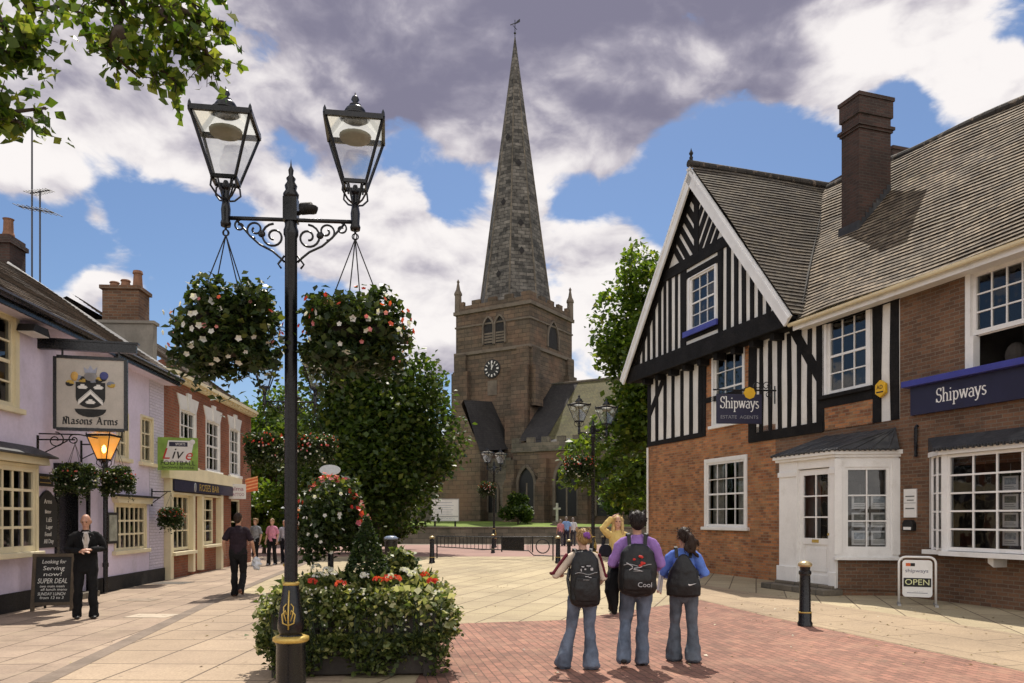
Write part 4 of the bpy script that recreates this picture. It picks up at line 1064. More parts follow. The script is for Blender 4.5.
# property cards hung behind the glass
def cards(u0, u1, z0, z1, cols, rows, y, label, at_=None, rz=None):
    w = RF.world((u0 + u1) / 2, y); t_ = thing('card_display', label, 'window display', at_ or (w.x, w.y, z0), RF.rz if rz is None else rz, 'property card displays')
    W, Hh = (u1 - u0) / cols, (z1 - z0) / rows; x0 = -(u1 - u0) / 2
    for i in range(cols):
        for j in range(rows):
            cx, cz = x0 + W * (i + .5), Hh * (j + .5)
            c = MB().box(cx - W * .45, cx + W * .45, 0, .006, cz - Hh * .38, cz + Hh * .42).build('card', M['paper'], t_)
            MB().box(cx - W * .33, cx + W * .33, -.004, 0, cz - Hh * .04, cz + Hh * .32).build('photograph', M['print_dark'] if (i + j) % 3 else M['print_blue'], c)
            m = MB()
            for q in range(2): m.box(cx - W * .33, cx + W * (.2 + .1 * q), -.003, 0, cz - Hh * (.16 + .1 * q), cz - Hh * (.13 + .1 * q))
            m.build('printing', M['print_dark'], c)
    m = MB()
    for i in range(cols): m.tube([(x0 + W * (i + .5), .01, 0), (x0 + W * (i + .5), .01, (z1 - z0) + .2)], .003, 4)
    m.build('wire', M['steel'], t_)
cu = lambda px, off: RF.at(px, off=off)
CW = (RF.world(pA, -PR) + RF.world(pB, 0)) / 2 + Vector((RF.n.x, RF.n.y, 0)) * .16
cards(0, .82, 1.05, 2.25, 2, 3, 0, 'three rows of paired property cards hanging in the canted window beside the shop door', at_=(CW.x - .05, CW.y + .05, 1.05), rz=RF.rz + math.atan2(CD.y, CD.x))
cards(q0f + 1.05, q0f + 1.75, 1.15, 2.5, 2, 4, -PR2 + .25, 'four rows of paired property cards hanging in the main pane of the right bay')
cards(q0f + 2.45, q0f + 3.1, 1.15, 2.5, 2, 4, -PR2 + .25, 'property cards at the extreme right edge of the bay window')
# the A-board
gx = gp(917, 607); ab = thing('pavement_sign', 'white metal pavement sign with OPEN on a dark panel standing below the bay window', 'sign', (gx[0] + .16, gx[1] + .3, 0), -.42)
m = MB(); pts = [(-.32, 0, .04), (-.32, 0, .82)] + [(-.32 + .12 - .12 * math.cos(t), 0, .82 + .12 * math.sin(t)) for t in np.linspace(.3, PI / 2, 4)] + [(.2 + .12 * math.sin(t), 0, .82 + .12 * math.cos(t)) for t in np.linspace(0, PI / 2 - .3, 4)] + [(.32, 0, .82), (.32, 0, .04)]
m.tube(pts, .022, 8); m.build('frame', M['white'], ab, True)
m = MB()
for x in (-.32, .32): MB().box(x - .03, x + .03, -.28, .28, 0, .035).build('foot', M['steel'], ab)
m = MB(); q = []
for cx, cz, a0 in ((.2, .82, 0), (-.2, .82, 90), (-.2, .22, 180), (.2, .22, 270)):
    q += [(cx + .06 * math.cos(math.radians(a0 + k * 30)), cz + .06 * math.sin(math.radians(a0 + k * 30))) for k in range(4)]
m.prism(q, -.012, .012); m.build('panel', M['white'], ab)
m = MB().box(-.24, .24, -.018, -.012, .36, .53); m.build('open_panel', M['chalkboard'], ab)
m = MB(); put_text(m, 'OPEN', .16, 0, -.018, .445, width=.42); m.build('lettering', plain('pale_lettering', (.7, .72, .4), .6, .05), ab)
m = MB(); put_text(m, 'shipways', .1, -.01, -.012, .67, width=.4); put_text(m, '- - - - - -', .05, .02, -.012, .27); m.box(-.18, .18, -.0145, -.012, .235, .245); m.build('small_lettering', plain('slate_lettering', (.12, .12, .18), .6, .1), ab)
m = MB().box(-.2, -.12, -.016, -.012, .76, .82); m.build('logo', M['orange'], ab); MB().box(-.118, -.04, -.016, -.012, .76, .82).build('logo', M['black_matt'], ab)
# ------------------------------------------------------------------ the lavender pub
LF = Facade((-9.53, 21.4), (-0.0663, 0.998))
def rectL(px0, px1, yt, yb, off=0.0):
    u0, u1 = LF.at(px0, off=off), LF.at(px1, off=off)
    za = (LF.at(px0, yt[0], off)[1] + LF.at(px1, yt[1], off)[1]) / 2; zb = (LF.at(px0, yb[0], off)[1] + LF.at(px1, yb[1], off)[1]) / 2
    return [u0, u1, zb, za]
def on_left(name, label, cat, u, y, z, group=None):
    w = LF.world(u, y, z); return thing(name, label, cat, (w.x, w.y, z), LF.rz, group)
pub = thing('pub_building', 'lavender painted pub with cream windows, black plinth and low tiled roof', 'pub', (LF.O.x, LF.O.y, 0), LF.rz)
PE = 5.5; PU = -14.0
l_up = rectL(-30, 15, (298, 318), (402, 404)); l_up[0] = l_up[1] - 1.35
l_bay = [LF.at(2) - 2.2, LF.at(27), LF.at(27, 551)[1], LF.at(27, 468)[1]]
l_door = rectL(57, 86, (468, 474), (600, 600)); l_door[2] = 0.12
l_win = rectL(115, 145, (504, 507), (551, 548))
l_u2 = rectL(117, 127, (412, 416), (457, 459)); l_u3 = rectL(141, 152, (416, 420), (462, 463))
print('pub', l_up, l_bay, l_door, l_win, l_u2, l_u3)
ops = [l_up, l_bay, l_door, l_win, l_u2, l_u3]
mb = MB(); wall_cells(mb, [(PU, 0.34), (-1.0, 0.34), (-1.0, PE), (PU, PE)], ops, 0)
mb.add([(PU, 0, 0), (PU, 8.4, 0), (PU, 8.4, PE), (PU, 4.2, 8.6), (PU, 0, PE)], [(4, 3, 2, 1, 0)]); mb.add([(PU, 8.4, 0), (0, 8.4, 0), (0, 8.4, PE), (PU, 8.4, PE)], [(3, 2, 1, 0)])
mb.build('wall', M['lavender'], pub)
mb = MB(); wall_cells(mb, [(-1.0, 0.34), (0, 0.34), (0, PE), (-1.0, PE)], [o_ for o_ in ops if o_[1] > -1.0], -.004)
mb.add([(0, 0, 0), (0, 8.4, 0), (0, 8.4, PE), (0, 4.2, 8.6), (0, 0, PE)], [(0, 1, 2, 3, 4)])
mb.build('end_wall', M['painted_brick'], pub)
m = MB(); m.box(PU, l_door[0] - .03, -.035, .05, 0, .345); m.box(l_door[1] + .03, .0, -.035, .05, 0, .345); m.build('plinth', M['black_matt'], pub)
sash(pub, *l_up, 0, 3, 4, M['cream'], .08, .035, .03, architrave=.1, meet=2)
sash(pub, *l_win, 0, 6, 3, M['cream'], .05, .045, .0, architrave=.06, curtain=False)
sash(pub, *l_u2, 0, 2, 3, M['cream'], .06, .04, .02, architrave=.05, arch=.12)
sash(pub, *l_u3, 0, 2, 3, M['cream'], .06, .04, .02, architrave=.05, arch=.14)
bayw = sash(pub, l_bay[0], l_bay[1], l_bay[2], l_bay[3], -.16, 9, 4, M['cream'], .09, .05, .0, architrave=.05)
m = MB(); m.prism([(l_bay[0] - .3, l_bay[3] + .06), (l_bay[1] + .25, l_bay[3] + .06), (l_bay[1] + .18, l_bay[3] + .22), (l_bay[0] - .3, l_bay[3] + .22)], -.3, 0); m.build('cornice', M['cream'], bayw)
m = MB(); m.add([(l_bay[0] - .4, -.42, l_bay[3] + .22), (l_bay[1] + .32, -.42, l_bay[3] + .22), (l_bay[1] + .2, 0, l_bay[3] + .42), (l_bay[0] - .4, 0, l_bay[3] + .42), (l_bay[1] + .32, 0, l_bay[3] + .22)], [(0, 1, 2, 3), (1, 4, 2)]); m.box(l_bay[0] - .4, l_bay[1] + .32, -.42, 0, l_bay[3] + .19, l_bay[3] + .22)
m.build('lead_roof', M['lead'], bayw)
m = MB(); m.box(l_bay[1] - .02, l_bay[1] + .06, -.16, 0, l_bay[2], l_bay[3]); m.build('return_panel', M['cream'], bayw)
m = MB(); m.prism([(l_win[0] - .12, l_win[3] + .05), (l_win[1] + .12, l_win[3] + .05), (l_win[1] + .2, l_win[3] + .2), (l_win[0] - .2, l_win[3] + .2)], -.14, 0); m.build('window_head', M['cream'], pub)
m = MB(); m.box(l_win[0] - .25, l_win[1] + .45, -.22, 0, l_win[3] + .2, l_win[3] + .25); m.build('hood', M['black_matt'], pub)
# door
m = MB(); m.box(l_door[0], l_door[1], .30, .36, .12, 2.35); 
for k in (0, 1): m.box(l_door[0] + .12 + k * .42, l_door[0] + .12 + k * .42 + .3, .285, .30, .4, 1.1)
dd = m.build('door', M['black_paint'], pub)
m = MB(); m.box(l_door[0] - .1, l_door[0], -.05, .3, .12, l_door[3]); m.box(l_door[1], l_door[1] + .1, -.05, .3, .12, l_door[3]); m.box(l_door[0] - .14, l_door[1] + .14, -.09, .3, l_door[3], l_door[3] + .12); m.box(l_door[0], l_door[1], .2, .36, 2.35, 2.45)
m.build('door_frame', M['black_paint'], pub)
MB().box(l_door[0], l_door[1], .3, .32, 2.45, l_door[3]).build('fanlight', plain('green_fanlight', (.08, .09, .04), .2, .3, 3), dd)
MB().box(l_door[0] - .1, l_door[1] + .1, -.25, .3, 0, .12).build('doorstep', M['stone_dark'], pub)
# roof
tp = math.atan2(8.6 - PE - .05, 4.2 + .4); SLP = 4.6 / math.cos(tp)
data = ([], [], [])
tile_courses(data, (0, -.4, PE + .05), (1, 0, 0), (0, math.cos(tp), math.sin(tp)), (0, -math.sin(tp), math.cos(tp)), lambda s: PU, lambda s: .12, SLP, gauge=.14, warp=.09)
build_uv('roof', data, M['tile_pub'], pub)
m = MB(); m.add([(PU, 4.2, 8.6), (.1, 4.2, 8.6), (.1, 8.6, PE), (PU, 8.6, PE)], [(0, 1, 2, 3)]); m.build('rear_roof', M['tile_pub'], pub)
m = MB(); m.beam((.11, -.4, PE - .02), (.11, 4.2, 8.58), .06, .2); m.build('verge_board', M['white'], pub)
m = MB(); m.box(PU, .1, -.36, 0, PE - .16, PE - .12); m.build('soffit', M['lavender'], pub)
m = MB(); m.box(PU, .12, -.40, -.36, PE - .18, PE + .02); m.tube([(PU, -.46, PE - .02), (.15, -.46, PE - .02)], .065, 8); m.build('gutter', M['black_paint'], pub)
up_ = LF.at(100)
m = MB(); m.tube([(up_, -.42, PE - .1), (up_, -.12, PE - .5), (up_, -.12, 0.02)], .055, 8)
for z_ in (.6, 2.2, 3.8): m.tube([(up_, -.12, z_), (up_, -.12, z_ + .09)], .07, 8)
m.build('drain_pipe', M['black_paint'], pub)
# chimney with aerials at the near end
cw = LF.at(18)
ch = MB(); u0 = .35; ch.box(u0, u0 + .8, 4.25, 5.3, 5.0, 9.5); ch.box(u0 - .06, u0 + .86, 4.19, 5.36, 9.25, 9.37)
pc = ch.build('chimney', M['brick_stack'], pub)
for i, y_ in enumerate((4.5, 4.95)): MB().lathe([(.15, 0), (.16, .1), (.13, .2), (.12, .5), (.15, .55), (.1, .56)], (u0 + .4, y_, 9.5), 12).build('chimney_pot', M['clay'], pc)
M['aerial'] = plain('dull_aerial_metal', (.07, .07, .075), .6, .1, 5, 0)
def yagi(m, c, L, n, ax, half):
    c = Vector(c); ax = Vector(ax).normalized(); side = ax.cross(Vector((0, 0, 1)))
    m.tube([c - ax * L / 2, c + ax * L / 2], .018, 5)
    for i in range(n):
        p = c + ax * (-L / 2 + L * i / (n - 1)); h = half * (1 - .35 * i / n); m.tube([p - side * h, p + side * h], .011, 4)
for i, (px, ytop, lab) in enumerate([(32, 118, 'tall thin television aerial mast standing nearest the left edge above the pub chimney'), (40, 190, 'shorter television aerial with several crossed rods beside the taller mast')]):
    b = at(px, 282, 22.0); tz = at(px, ytop, 22.0).z
    an = thing('television_aerial', lab, 'aerial', b, LF.rz, 'aerials on the pub chimney')
    MB().tube([(0, 0, -.3), (0, 0, tz - b.z)], .026, 6).build('mast', M['aerial'], an)
    m = MB()
    if i == 0: yagi(m, (0, 0, tz - b.z - .05), .5, 5, (1, .3, .15), .18)
    else: yagi(m, (0, 0, tz - b.z - .05), .9, 9, (-.6, -1, -.1), .2); yagi(m, (0, .1, tz - b.z - .55), 1.2, 8, (.3, 1, .25), .32)
    m.build('antenna', M['aerial'], an)
# things on the pub wall
fl = LF.at(33, 333, -.2); t_ = on_left('flood_light', 'black flood lamp under the pub eaves beside the upper window', 'wall lamp', fl[0], 0, fl[1])
m = MB(); m.prism([(-.3, -.02), (.3, -.02), (.22, .12), (-.22, .12)], -.36, -.06); m.tube([(0, 0, .06), (0, -.1, .06)], .04, 6); m.build('casing', M['black_matt'], t_); MB().box(-.27, .27, -.35, -.08, -.035, -.02).build('lens', M['paper'], t_)
pk = LF.at(44, 480); t_ = on_left('wall_plaque', 'small dark rectangular plaque beside the pub door above the arched blackboard', 'plaque', pk[0], 0, pk[1])
MB().box(-.3, .3, -.03, -.002, -.12, .12).build('plate', M['black_matt'], t_); m = MB(); put_text(m, 'MASONS ARMS', .07, 0, -.03, .04, width=.42); m.box(-.2, .2, -.032, -.03, -.06, -.045); m.build('lettering', M['gold'], t_)
pk = LF.at(45.5, 521); t_ = on_left('arched_blackboard', 'tall arched blackboard with chalk writing fixed to the wall beside the pub door', 'blackboard', pk[0], 0, pk[1])
bwd = (LF.at(55) - LF.at(36)) / 2; m = MB(); q = [(-bwd, -.52), (bwd, -.52), (bwd, .34), (bwd * .7, .46), (bwd * .3, .56), (0, .6), (-bwd * .3, .56), (-bwd * .7, .46), (-bwd, .34)]
m.prism(q, -.05, -.002); m.build('board', M['chalkboard'], t_)
m = MB()
for txt, s_, z_ in (('Arms', .13, .38), ('Bitter', .10, .18), ('1.65', .13, .02), ('Lager', .11, -.12), ('Food', .12, -.26), ('All Day', .12, -.4)): put_text(m, txt, s_, random.uniform(-.05, .05), -.05, z_)
m.build('chalk_writing', M['chalk'], t_)
pk = LF.at(110, 528); t_ = on_left('menu_case', 'glazed menu case with dark frame on the lavender wall left of the small window', 'menu case', pk[0], 0, pk[1])
MB().box(-.26, .26, -.07, -.002, -.36, .36).build('case', M['black_matt'], t_); m = MB().box(-.2, .2, -.076, -.07, -.3, .3).build('menu', plain('menu_card', (.32, .33, .27), .6, .3, 6), t_)
# swinging sign
sgp = at(91, 394, 15.3)
ps = thing('pub_sign', 'square painted pub sign reading Masons Arms with a shield crest, hung from a black beam', 'pub sign', sgp, math.atan2(sgp.x, sgp.y) * -0.55)
bw2, bh2 = .625, .70
MB().box(-bw2 + .03, bw2 - .03, -.03, .03, -bh2 + .03, bh2 - .03).build('board', plain('sign_ground', (.46, .42, .37), .6, .1, 2, .05), ps)
m = MB(); 
for s_ in (-1, 1): m.box(s_ * bw2 - .03, s_ * bw2 + .03, -.045, .045, -bh2, bh2); m.box(-bw2 + .03, bw2 - .03, -.045, .045, s_ * bh2 - .03, s_ * bh2 + .03)
m.build('frame', M['black_paint'], ps)
m = MB(); m.box(-.95, .82, -.06, .06, bh2 + .13, bh2 + .3); m.box(-.98, .86, -.08, .08, bh2 + .3, bh2 + .34)
for s_ in (-1, 1): m.box(s_ * .5 - .015, s_ * .5 + .015, -.015, .015, bh2, bh2 + .14)
m.build('hanging_beam', M['black_paint'], ps)
m = MB(); sh = [(-.26, .22), (.26, .22), (.26, -.08)] + [(.26 * math.cos(t), -.08 - .2 * math.sin(t)) for t in np.linspace(.3, PI - .3, 8)] + [(-.26, -.08)]
m.prism(sh, -.04, -.03); m.prism([(.28 * math.cos(t), -.30 + .16 * math.sin(t)) for t in np.linspace(PI, 2 * PI, 10)], -.036, -.03); m.build('shield', M['chalkboard'], ps)
m = MB()
for s_ in (-1, 1):
    m.prism([(0, .06), (s_ * .22, -.16), (s_ * .22, -.23), (0, -.01)], -.044, -.04); m.prism([(0, .085), (s_ * .22, -.135), (s_ * .22, -.15), (0, .07)], -.044, -.04)
for cx, cz in ((-.14, .12), (.14, .12), (0, -.17)):
    m.box(cx - .07, cx + .07, -.045, -.04, cz - .03, cz + .03); m.box(cx - .035, cx + .035, -.0452, -.0448, cz + .03, cz + .06); m.box(cx - .09, cx + .09, -.0455, -.0451, cz - .008, cz + .01)
m.build('charge', M['plaster'], ps)
m = MB()
for s_ in (-1, 1):
    for k in range(7):
        a = .3 + k * .35; r_ = .3 + .06 * math.sin(k * 2.1)
        m.ell((s_ * (r_ * math.cos(a) + .08), -.036, .12 + .36 * math.sin(a) * .6 - .05 * k % .1), .075, .012, .055, 8, 5, mi=(k + (s_ > 0)) % 3)
m.build('mantling', [M['chalkboard'], plain('ochre_paint', (.45, .30, .06), .6), plain('grey_blue_paint', (.20, .22, .27), .6)], ps)
m = MB(); m.ell((0, -.04, .33), .12, .02, .09, 10, 6, 0); m.prism([(-.1, .4), (.1, .4), (.12, .52), (.05, .46), (0, .55), (-.05, .46), (-.12, .52)], -.045, -.03, 1); m.ell((.24, -.04, .36), .08, .02, .08, 8, 6, 2); m.ell((-.28, -.04, .33), .07, .02, .09, 8, 6, 3)
m.build('helm', [plain('grey_paint', (.25, .24, .24), .6), plain('pale_blue_paint', (.32, .34, .42), .6), plain('deep_blue_paint', (.06, .07, .22), .6), plain('amber_paint', (.5, .30, .08), .6)], ps)
m = MB(); pen_text(m, 'Masons Arms', BLACK, .15, -.49, -.03, -.60, nib=.20, ang=38, thin=.03, width=.98); m.build('lettering', M['chalkboard'], ps)
m = MB(); scroll(m, (-.62, 0, -.92), .16, 1.3, PI / 2, -1); m.tube([(-.95, 0, -.72), (-.95, 0, -1.1)], .018, 6); m.tube([(-.95, 0, -.8), (-.2, 0, -.8), (.12, 0, -.86)], .014, 6); scroll(m, (-.3, 0, -.9), .1, 1.3, PI / 2); m.build('scroll_bracket', M['black_paint'], ps)
# pub lantern, lit
lp = at(104, 468, 15.9)
pl_ = thing('wall_lantern', 'lit amber glass lantern below the painted pub sign', 'lantern', lp, 0)
def lantern_parts(parent, s, lit=False, rot=PI / 4, n=4):
    """tapered lantern standing on the origin; s = height of the glazed body"""
    k = s / .57; r2 = math.sqrt(2)
    tw, bw_ = .278 * k * r2, .110 * k * r2
    m = MB(); z0, z1 = .2 * k, .2 * k + s
    cor = lambda w, z: [(w * math.cos(PI / 4 + i * PI / 2), w * math.sin(PI / 4 + i * PI / 2), z) for i in range(4)]
    B, T = cor(bw_, z0), cor(tw, z1)
    for i in range(4):
        m.beam(B[i], T[i], .022 * k, .022 * k); m.beam(B[i], B[(i + 1) % 4], .03 * k, .035 * k); m.beam(T[i], T[(i + 1) % 4], .035 * k, .05 * k)
    for i in range(4): m.lathe([(.02 * k, 0), (.014 * k, .05 * k), (.0, .08 * k)], (T[i][0], T[i][1], z1), 6)
    for i in range(4):       # scrolled feet
        a = i * PI / 2 + PI / 4; d = Vector((math.cos(a), math.sin(a), 0))
        pts = [d * .02 * k + Vector((0, 0, .0)), d * .10 * k + Vector((0, 0, .03 * k)), d * .17 * k + Vector((0, 0, .1 * k)), d * .16 * k + Vector((0, 0, .17 * k)), d * .11 * k + Vector((0, 0, .18 * k)), d * .1 * k + Vector((0, 0, .14 * k))]
        m.tube(pts, .010 * k, 6); m.tube([d * .03 * k, d * .09 * k + Vector((0, 0, .2 * k))], .009 * k, 6)
    m.lathe([(.03 * k, -.01), (.03 * k, .1 * k), (.05 * k, .12 * k), (.02 * k, .2 * k)], (0, 0, 0), 8)
    f = m.build('lantern', M['black_paint'], parent)
    g = MB()
    for i in range(4): g.add([B[i], B[(i + 1) % 4], T[(i + 1) % 4], T[i]], [(0, 1, 2, 3)])
    g.build('glass', M['amber_glass'] if lit else M['lantern_glass'], f)
    rf = MB(); R1 = cor(tw * 1.02, z1 + .012 * k); R2 = cor(.10 * k * r2, z1 + .11 * k)
    for i in range(4): rf.add([R1[i], R1[(i + 1) % 4], R2[(i + 1) % 4], R2[i]], [(0, 1, 2, 3)])
    rf.build('lantern_roof', M['lantern_roof'], f)
    fn = MB(); fn.lathe([(.145 * k, .10 * k), (.15 * k, .125 * k), (.10 * k, .15 * k), (.11 * k, .165 * k), (.09 * k, .20 * k), (.05 * k, .22 * k), (.06 * k, .235 * k), (.02 * k, .26 * k), (.042 * k, .29 * k), (.03 * k, .32 * k), (.008 * k, .33 * k), (.006 * k, .36 * k), (.0, .365 * k)], (0, 0, z1), 14)
    fn.build('finial', M['black_paint'], f, True)
    rr = MB(); rr.lathe([(.0, .0), (.15 * k, 0), (.16 * k, .035 * k), (.10 * k, .06 * k), (0, .06 * k)], (0, 0, z1 - .11 * k), 16); 
    if not lit: rr.build('reflector', plain_cache('reflector_plate', (.32, .30, .22)), f, True)
    else:
        bl = MB(); bl.ell((0, 0, z0 + s * .45), .05 * k, .05 * k, .1 * k, 10, 8); bl.build('bulb', M['bulb'], f)
    return f
_pc = {}
def plain_cache(n, c, **kw):
    if n not in _pc: _pc[n] = plain(n, c, 0.5, 0.15, 3, 0.05, **kw)
    return _pc[n]
M['lantern_roof'] = glassmat('lantern_roof_glass', (.55, .55, .52), .35, .1, 0)
M['amber_glass'] = glassmat('amber_glass', (.95, .55, .18), .0, .05, 0)
m_, t__, b_ = new_mat('lamp_glow'); b_.inputs['Emission Color'].default_value = (1, .55, .15, 1); b_.inputs['Emission Strength'].default_value = 14; M['bulb'] = m_
m_, t__, b_ = new_mat('lit_amber_glass'); b_.inputs['Base Color'].default_value = (.7, .35, .06, 1); b_.inputs['Emission Color'].default_value = (1, .42, .06, 1); b_.inputs['Emission Strength'].default_value = .35; b_.inputs['Roughness'].default_value = .15
b_.inputs['Alpha'].default_value = .72; M['amber_glass'] = m_
lantern_parts(pl_, .48, True)
m = MB(); m.tube([(0, 0, .02), (-.02, 0, -.12), (-.5, .2, -.2), (-1.05, .6, -.2)], .022, 6); m.build('bracket', M['black_paint'], pl_)
# pavement blackboard
g = gp(52, 611); t_ = thing('pavement_blackboard', 'framed chalkboard leaning on the pavement between pub bay and suited man', 'blackboard', (g[0], g[1], 0), .18)
m = MB(); M_t = Matrix.Rotation(-.12, 4, 'X')
for x in (-.33, .33): m.box(x - .03, x + .03, -.025, .025, 0, 1.05)
m.box(-.30, .30, -.025, .025, .99, 1.05); m.box(-.30, .30, -.025, .025, .1, .16); m.xform(M_t); m.build('frame', plain('worn_frame_wood', (.10, .075, .05), .7, .3, 4), t_)
m = MB().box(-.30, .30, -.008, .012, .16, .99).xform(M_t); m.build('board', M['chalkboard'], t_)
m = MB()
for txt, s_, z_, w_ in (('Looking for', .10, .9, .4), ('Serving', .11, .78, .36), ('now!', .10, .67, .3), ('SUPER DEAL', .13, .545, .5), ('two main meals', .065, .45, .42), ('all lunch menu', .065, .39, .44), ('SUNDAY LUNCH', .08, .31, .46), ('from 12 to 3', .07, .24, .4)):
    put_text(m, txt, s_, random.uniform(-.02, .02), -.008, z_, width=w_, shear=.15)
m.xform(M_t); m.build('chalk_writing', M['chalk'], t_)
m = MB()
for x in (-.3, .3): m.beam((x, .15, .95), (x, .5, 0), .04, .025)
m.build('rear_leg', M['black_matt'], t_)

# ------------------------------------------------------------------ the red brick shop beyond the pub
SE = 5.7; SU = LF.at(251)
shop = thing('brick_shop', 'red brick shop with sash windows, pale cornice and cream shop front beyond the pub', 'shop', (LF.O.x, LF.O.y, 0), LF.rz)
s_w = [rectL(180, 195, (409, 414), (466, 468)), rectL(206, 219, (420, 424), (471, 472)), rectL(229.5, 239, (428, 431), (475, 476))]
s_f1 = rectL(172, 188, (494, 496), (551, 549)); s_f2 = rectL(199, 212, (497, 498), (545, 543)); s_dr = rectL(190, 197, (496, 497), (572, 571)); s_dr[2] = .1
s_d2 = rectL(231, 240, (499, 500), (545, 544))
print('shop', SU, s_w, s_f1, s_f2)
fr0, fr1 = LF.at(166), LF.at(217)
ops = s_w + [s_f1, s_f2, s_dr, s_d2]
mb = MB(); wall_cells(mb, [(0, 0), (SU, 0), (SU, SE), (0, SE)], ops, 0); mb.add([(SU, 0, 0), (SU, 8, 0), (SU, 8, SE), (SU, 3, 8.0), (SU, 0, SE)], [(0, 1, 2, 3, 4)]); mb.add([(0, 8, 0), (SU, 8, 0), (SU, 8, SE), (0, 8, SE)], [(3, 2, 1, 0)])
mb.build('wall', M['brick_red'], shop)
for w_ in s_w:
    f = sash(shop, *w_, 0, 3, 4, M['white'], .06, .035, .02, architrave=.05, meet=2)
    c = (w_[0] + w_[1]) / 2; h = (w_[1] - w_[0]) / 2
    m = MB(); m.prism([(c - h - .05, w_[3] + .04), (c + h + .05, w_[3] + .04), (c + h + .28, w_[3] + .42), (c - h - .28, w_[3] + .42)], -.03, 0); m.prism([(c - .09, w_[3] + .02), (c + .09, w_[3] + .02), (c + .16, w_[3] + .52), (c - .16, w_[3] + .52)], -.07, 0)
    m.build('lintel', M['white'], f)
m = MB(); m.box(0, SU, -.12, 0, SE - .1, SE + .02); m.box(0, SU + .1, -.26, 0, SE + .02, SE + .12)
u = .1
while u < SU: m.box(u, u + .14, -.2, -.12, SE - .06, SE + .02); u += .34
m.build('cornice', M['cream'], shop)
ts = math.radians(36); data = ([], [], [])
tile_courses(data, (0, -.1, SE + .14), (1, 0, 0), (0, math.cos(ts), math.sin(ts)), (0, -math.sin(ts), math.cos(ts)), lambda s: 1.0, lambda s: SU - s * .15, 3.9, gauge=.14, warp=.05)
build_uv('roof', data, M['tile_pub'], shop)
m = MB(); m.add([(1, 3.05, 8.0), (SU - .5, 3.05, 8.0), (SU, 8.1, SE), (1, 8.1, SE)], [(0, 1, 2, 3)]); m.build('rear_roof', M['tile_pub'], shop)
m = MB(); m.box(.16, .45, .35, 2.5, SE - 1.5, 7.05); m.box(.12, .5, .30, 2.56, 7.05, 7.13); m.build('rendered_parapet', M['concrete'], shop)
m = MB(); m.box(.2, .95, .75, 1.72, 6.0, 8.0); m.box(.14, 1.01, .69, 1.78, 8.0, 8.1); c_ = m.build('chimney', M['brick_dark'], shop)
for i, (y_, h_) in enumerate(((.92, .52), (1.25, .26), (1.55, .2))): MB().lathe([(.14, 0), (.13, .1), (.11, h_ * .8), (.14, h_ * .85), (.12, h_), (.06, h_)], (.58, y_, 8.1), 12).build('chimney_pot', M['clay'], c_)
# shop front
m = MB(); m.box(fr0 - .15, fr0 + .08, -.18, 0, 0, 3.2); m.box(fr1 - .12, fr1 + .1, -.18, 0, 0, 2.7); zf0 = LF.at(170, 492)[1]; zf1 = LF.at(170, 479)[1]
m.box(s_f1[1], s_dr[0], -.16, 0, .1, zf0); m.box(s_dr[1], s_f2[0], -.16, 0, .1, zf0); m.box(fr0, fr1, -.16, 0, s_f1[3], zf0)
m.box(fr0, s_f1[1] + .08, -.26, 0, s_f1[2] - .12, s_f1[2] - .03); m.box(s_f2[0] - .08, fr1, -.26, 0, s_f2[2] - .1, s_f2[2] - .02)
m.prism([(fr0 - .35, zf1 + .0), (LF.at(236), zf1), (LF.at(236), zf1 + .32), (fr0 - .35, zf1 + .42)], -.22, 0)
sf = m.build('shop_front', M['cream'], shop)
sash(shop, *s_f1, -.02, 3, 3, M['cream'], .07, .04, .0, sill=False, name='shop_window'); sash(shop, *s_f2, -.02, 2, 4, M['cream'], .07, .04, .0, sill=False, name='shop_window')
sash(shop, *s_d2, 0, 1, 2, M['cream'], .07, .04, .02, name='window')
m = MB(); m.box(s_dr[0], s_dr[1], .05, .1, .1, s_dr[3]); m.box(s_dr[0] + .12, s_dr[1] - .12, .035, .05, .4, 1.2); m.build('door', M['cream'], shop)
fa = on_left('fascia_sign', 'dark shop fascia with small gold lettering on the cream shop front', 'shop sign', fr0, -.17, zf0)
FW = LF.at(233) - fr0; MB().box(0, FW, -.06, .1, .03, zf1 - zf0 - .02).build('board', M['navy'], fa)
m = MB(); put_text(m, 'ROSES BAR', .30, (LF.at(202) - fr0), -.06, (zf1 - zf0) / 2, width=LF.at(212) - LF.at(192)); m.build('lettering', M['gold'], fa); MB().ell((LF.at(187.5) - fr0, -.06, (zf1 - zf0) / 2), .12, .015, .14, 10, 6).build('emblem', M['steel'], fa)
# live football banner
bp = at(178, 454, 21.0); t_ = thing('football_banner', 'lime green and white projecting sign reading Live Football on the brick wall', 'banner', bp, .3)
MB().box(-.50, .50, -.015, .015, -.44, .44).build('board', M['green_sign'], t_)
m = MB(); m.prism([(-.36, -.22), (.30, -.22), (.40, .36), (-.24, .36)], -.018, -.015); m.build('white_panel', M['paper'], t_)
m = MB(); put_text(m, 'L', .42, -.27, -.018, -.01, 0, 1, .3); put_text(m, 'e', .42, .29, -.018, -.03, 0, 1, .3); m.build('red_lettering', M['red'], t_)
m = MB(); put_text(m, 'iv', .42, 0, -.018, .0, 0, 1, .3); put_text(m, 'FOOTBALL', .17, 0, -.0185, -.25, width=.86); put_text(m, 'SHOWN IN HERE', .09, 0, -.018, -.37, width=.8); m.build('dark_lettering', M['chalkboard'], t_)
m = MB().box(-.22, .24, -.02, -.018, .2, .32); m.build('name_strip', M['navy'], t_); m = MB(); put_text(m, 'SPORTS', .09, .06, -.02, .26, width=.24); m.ell((.36, -.02, .33), .07, .015, .07, 10, 6); m.build('football', M['paper'], t_)
m = MB(); m.tube([(-.5, 0, .3), (-.75, 0, .3)], .02, 6); m.build('bracket', M['steel'], t_)
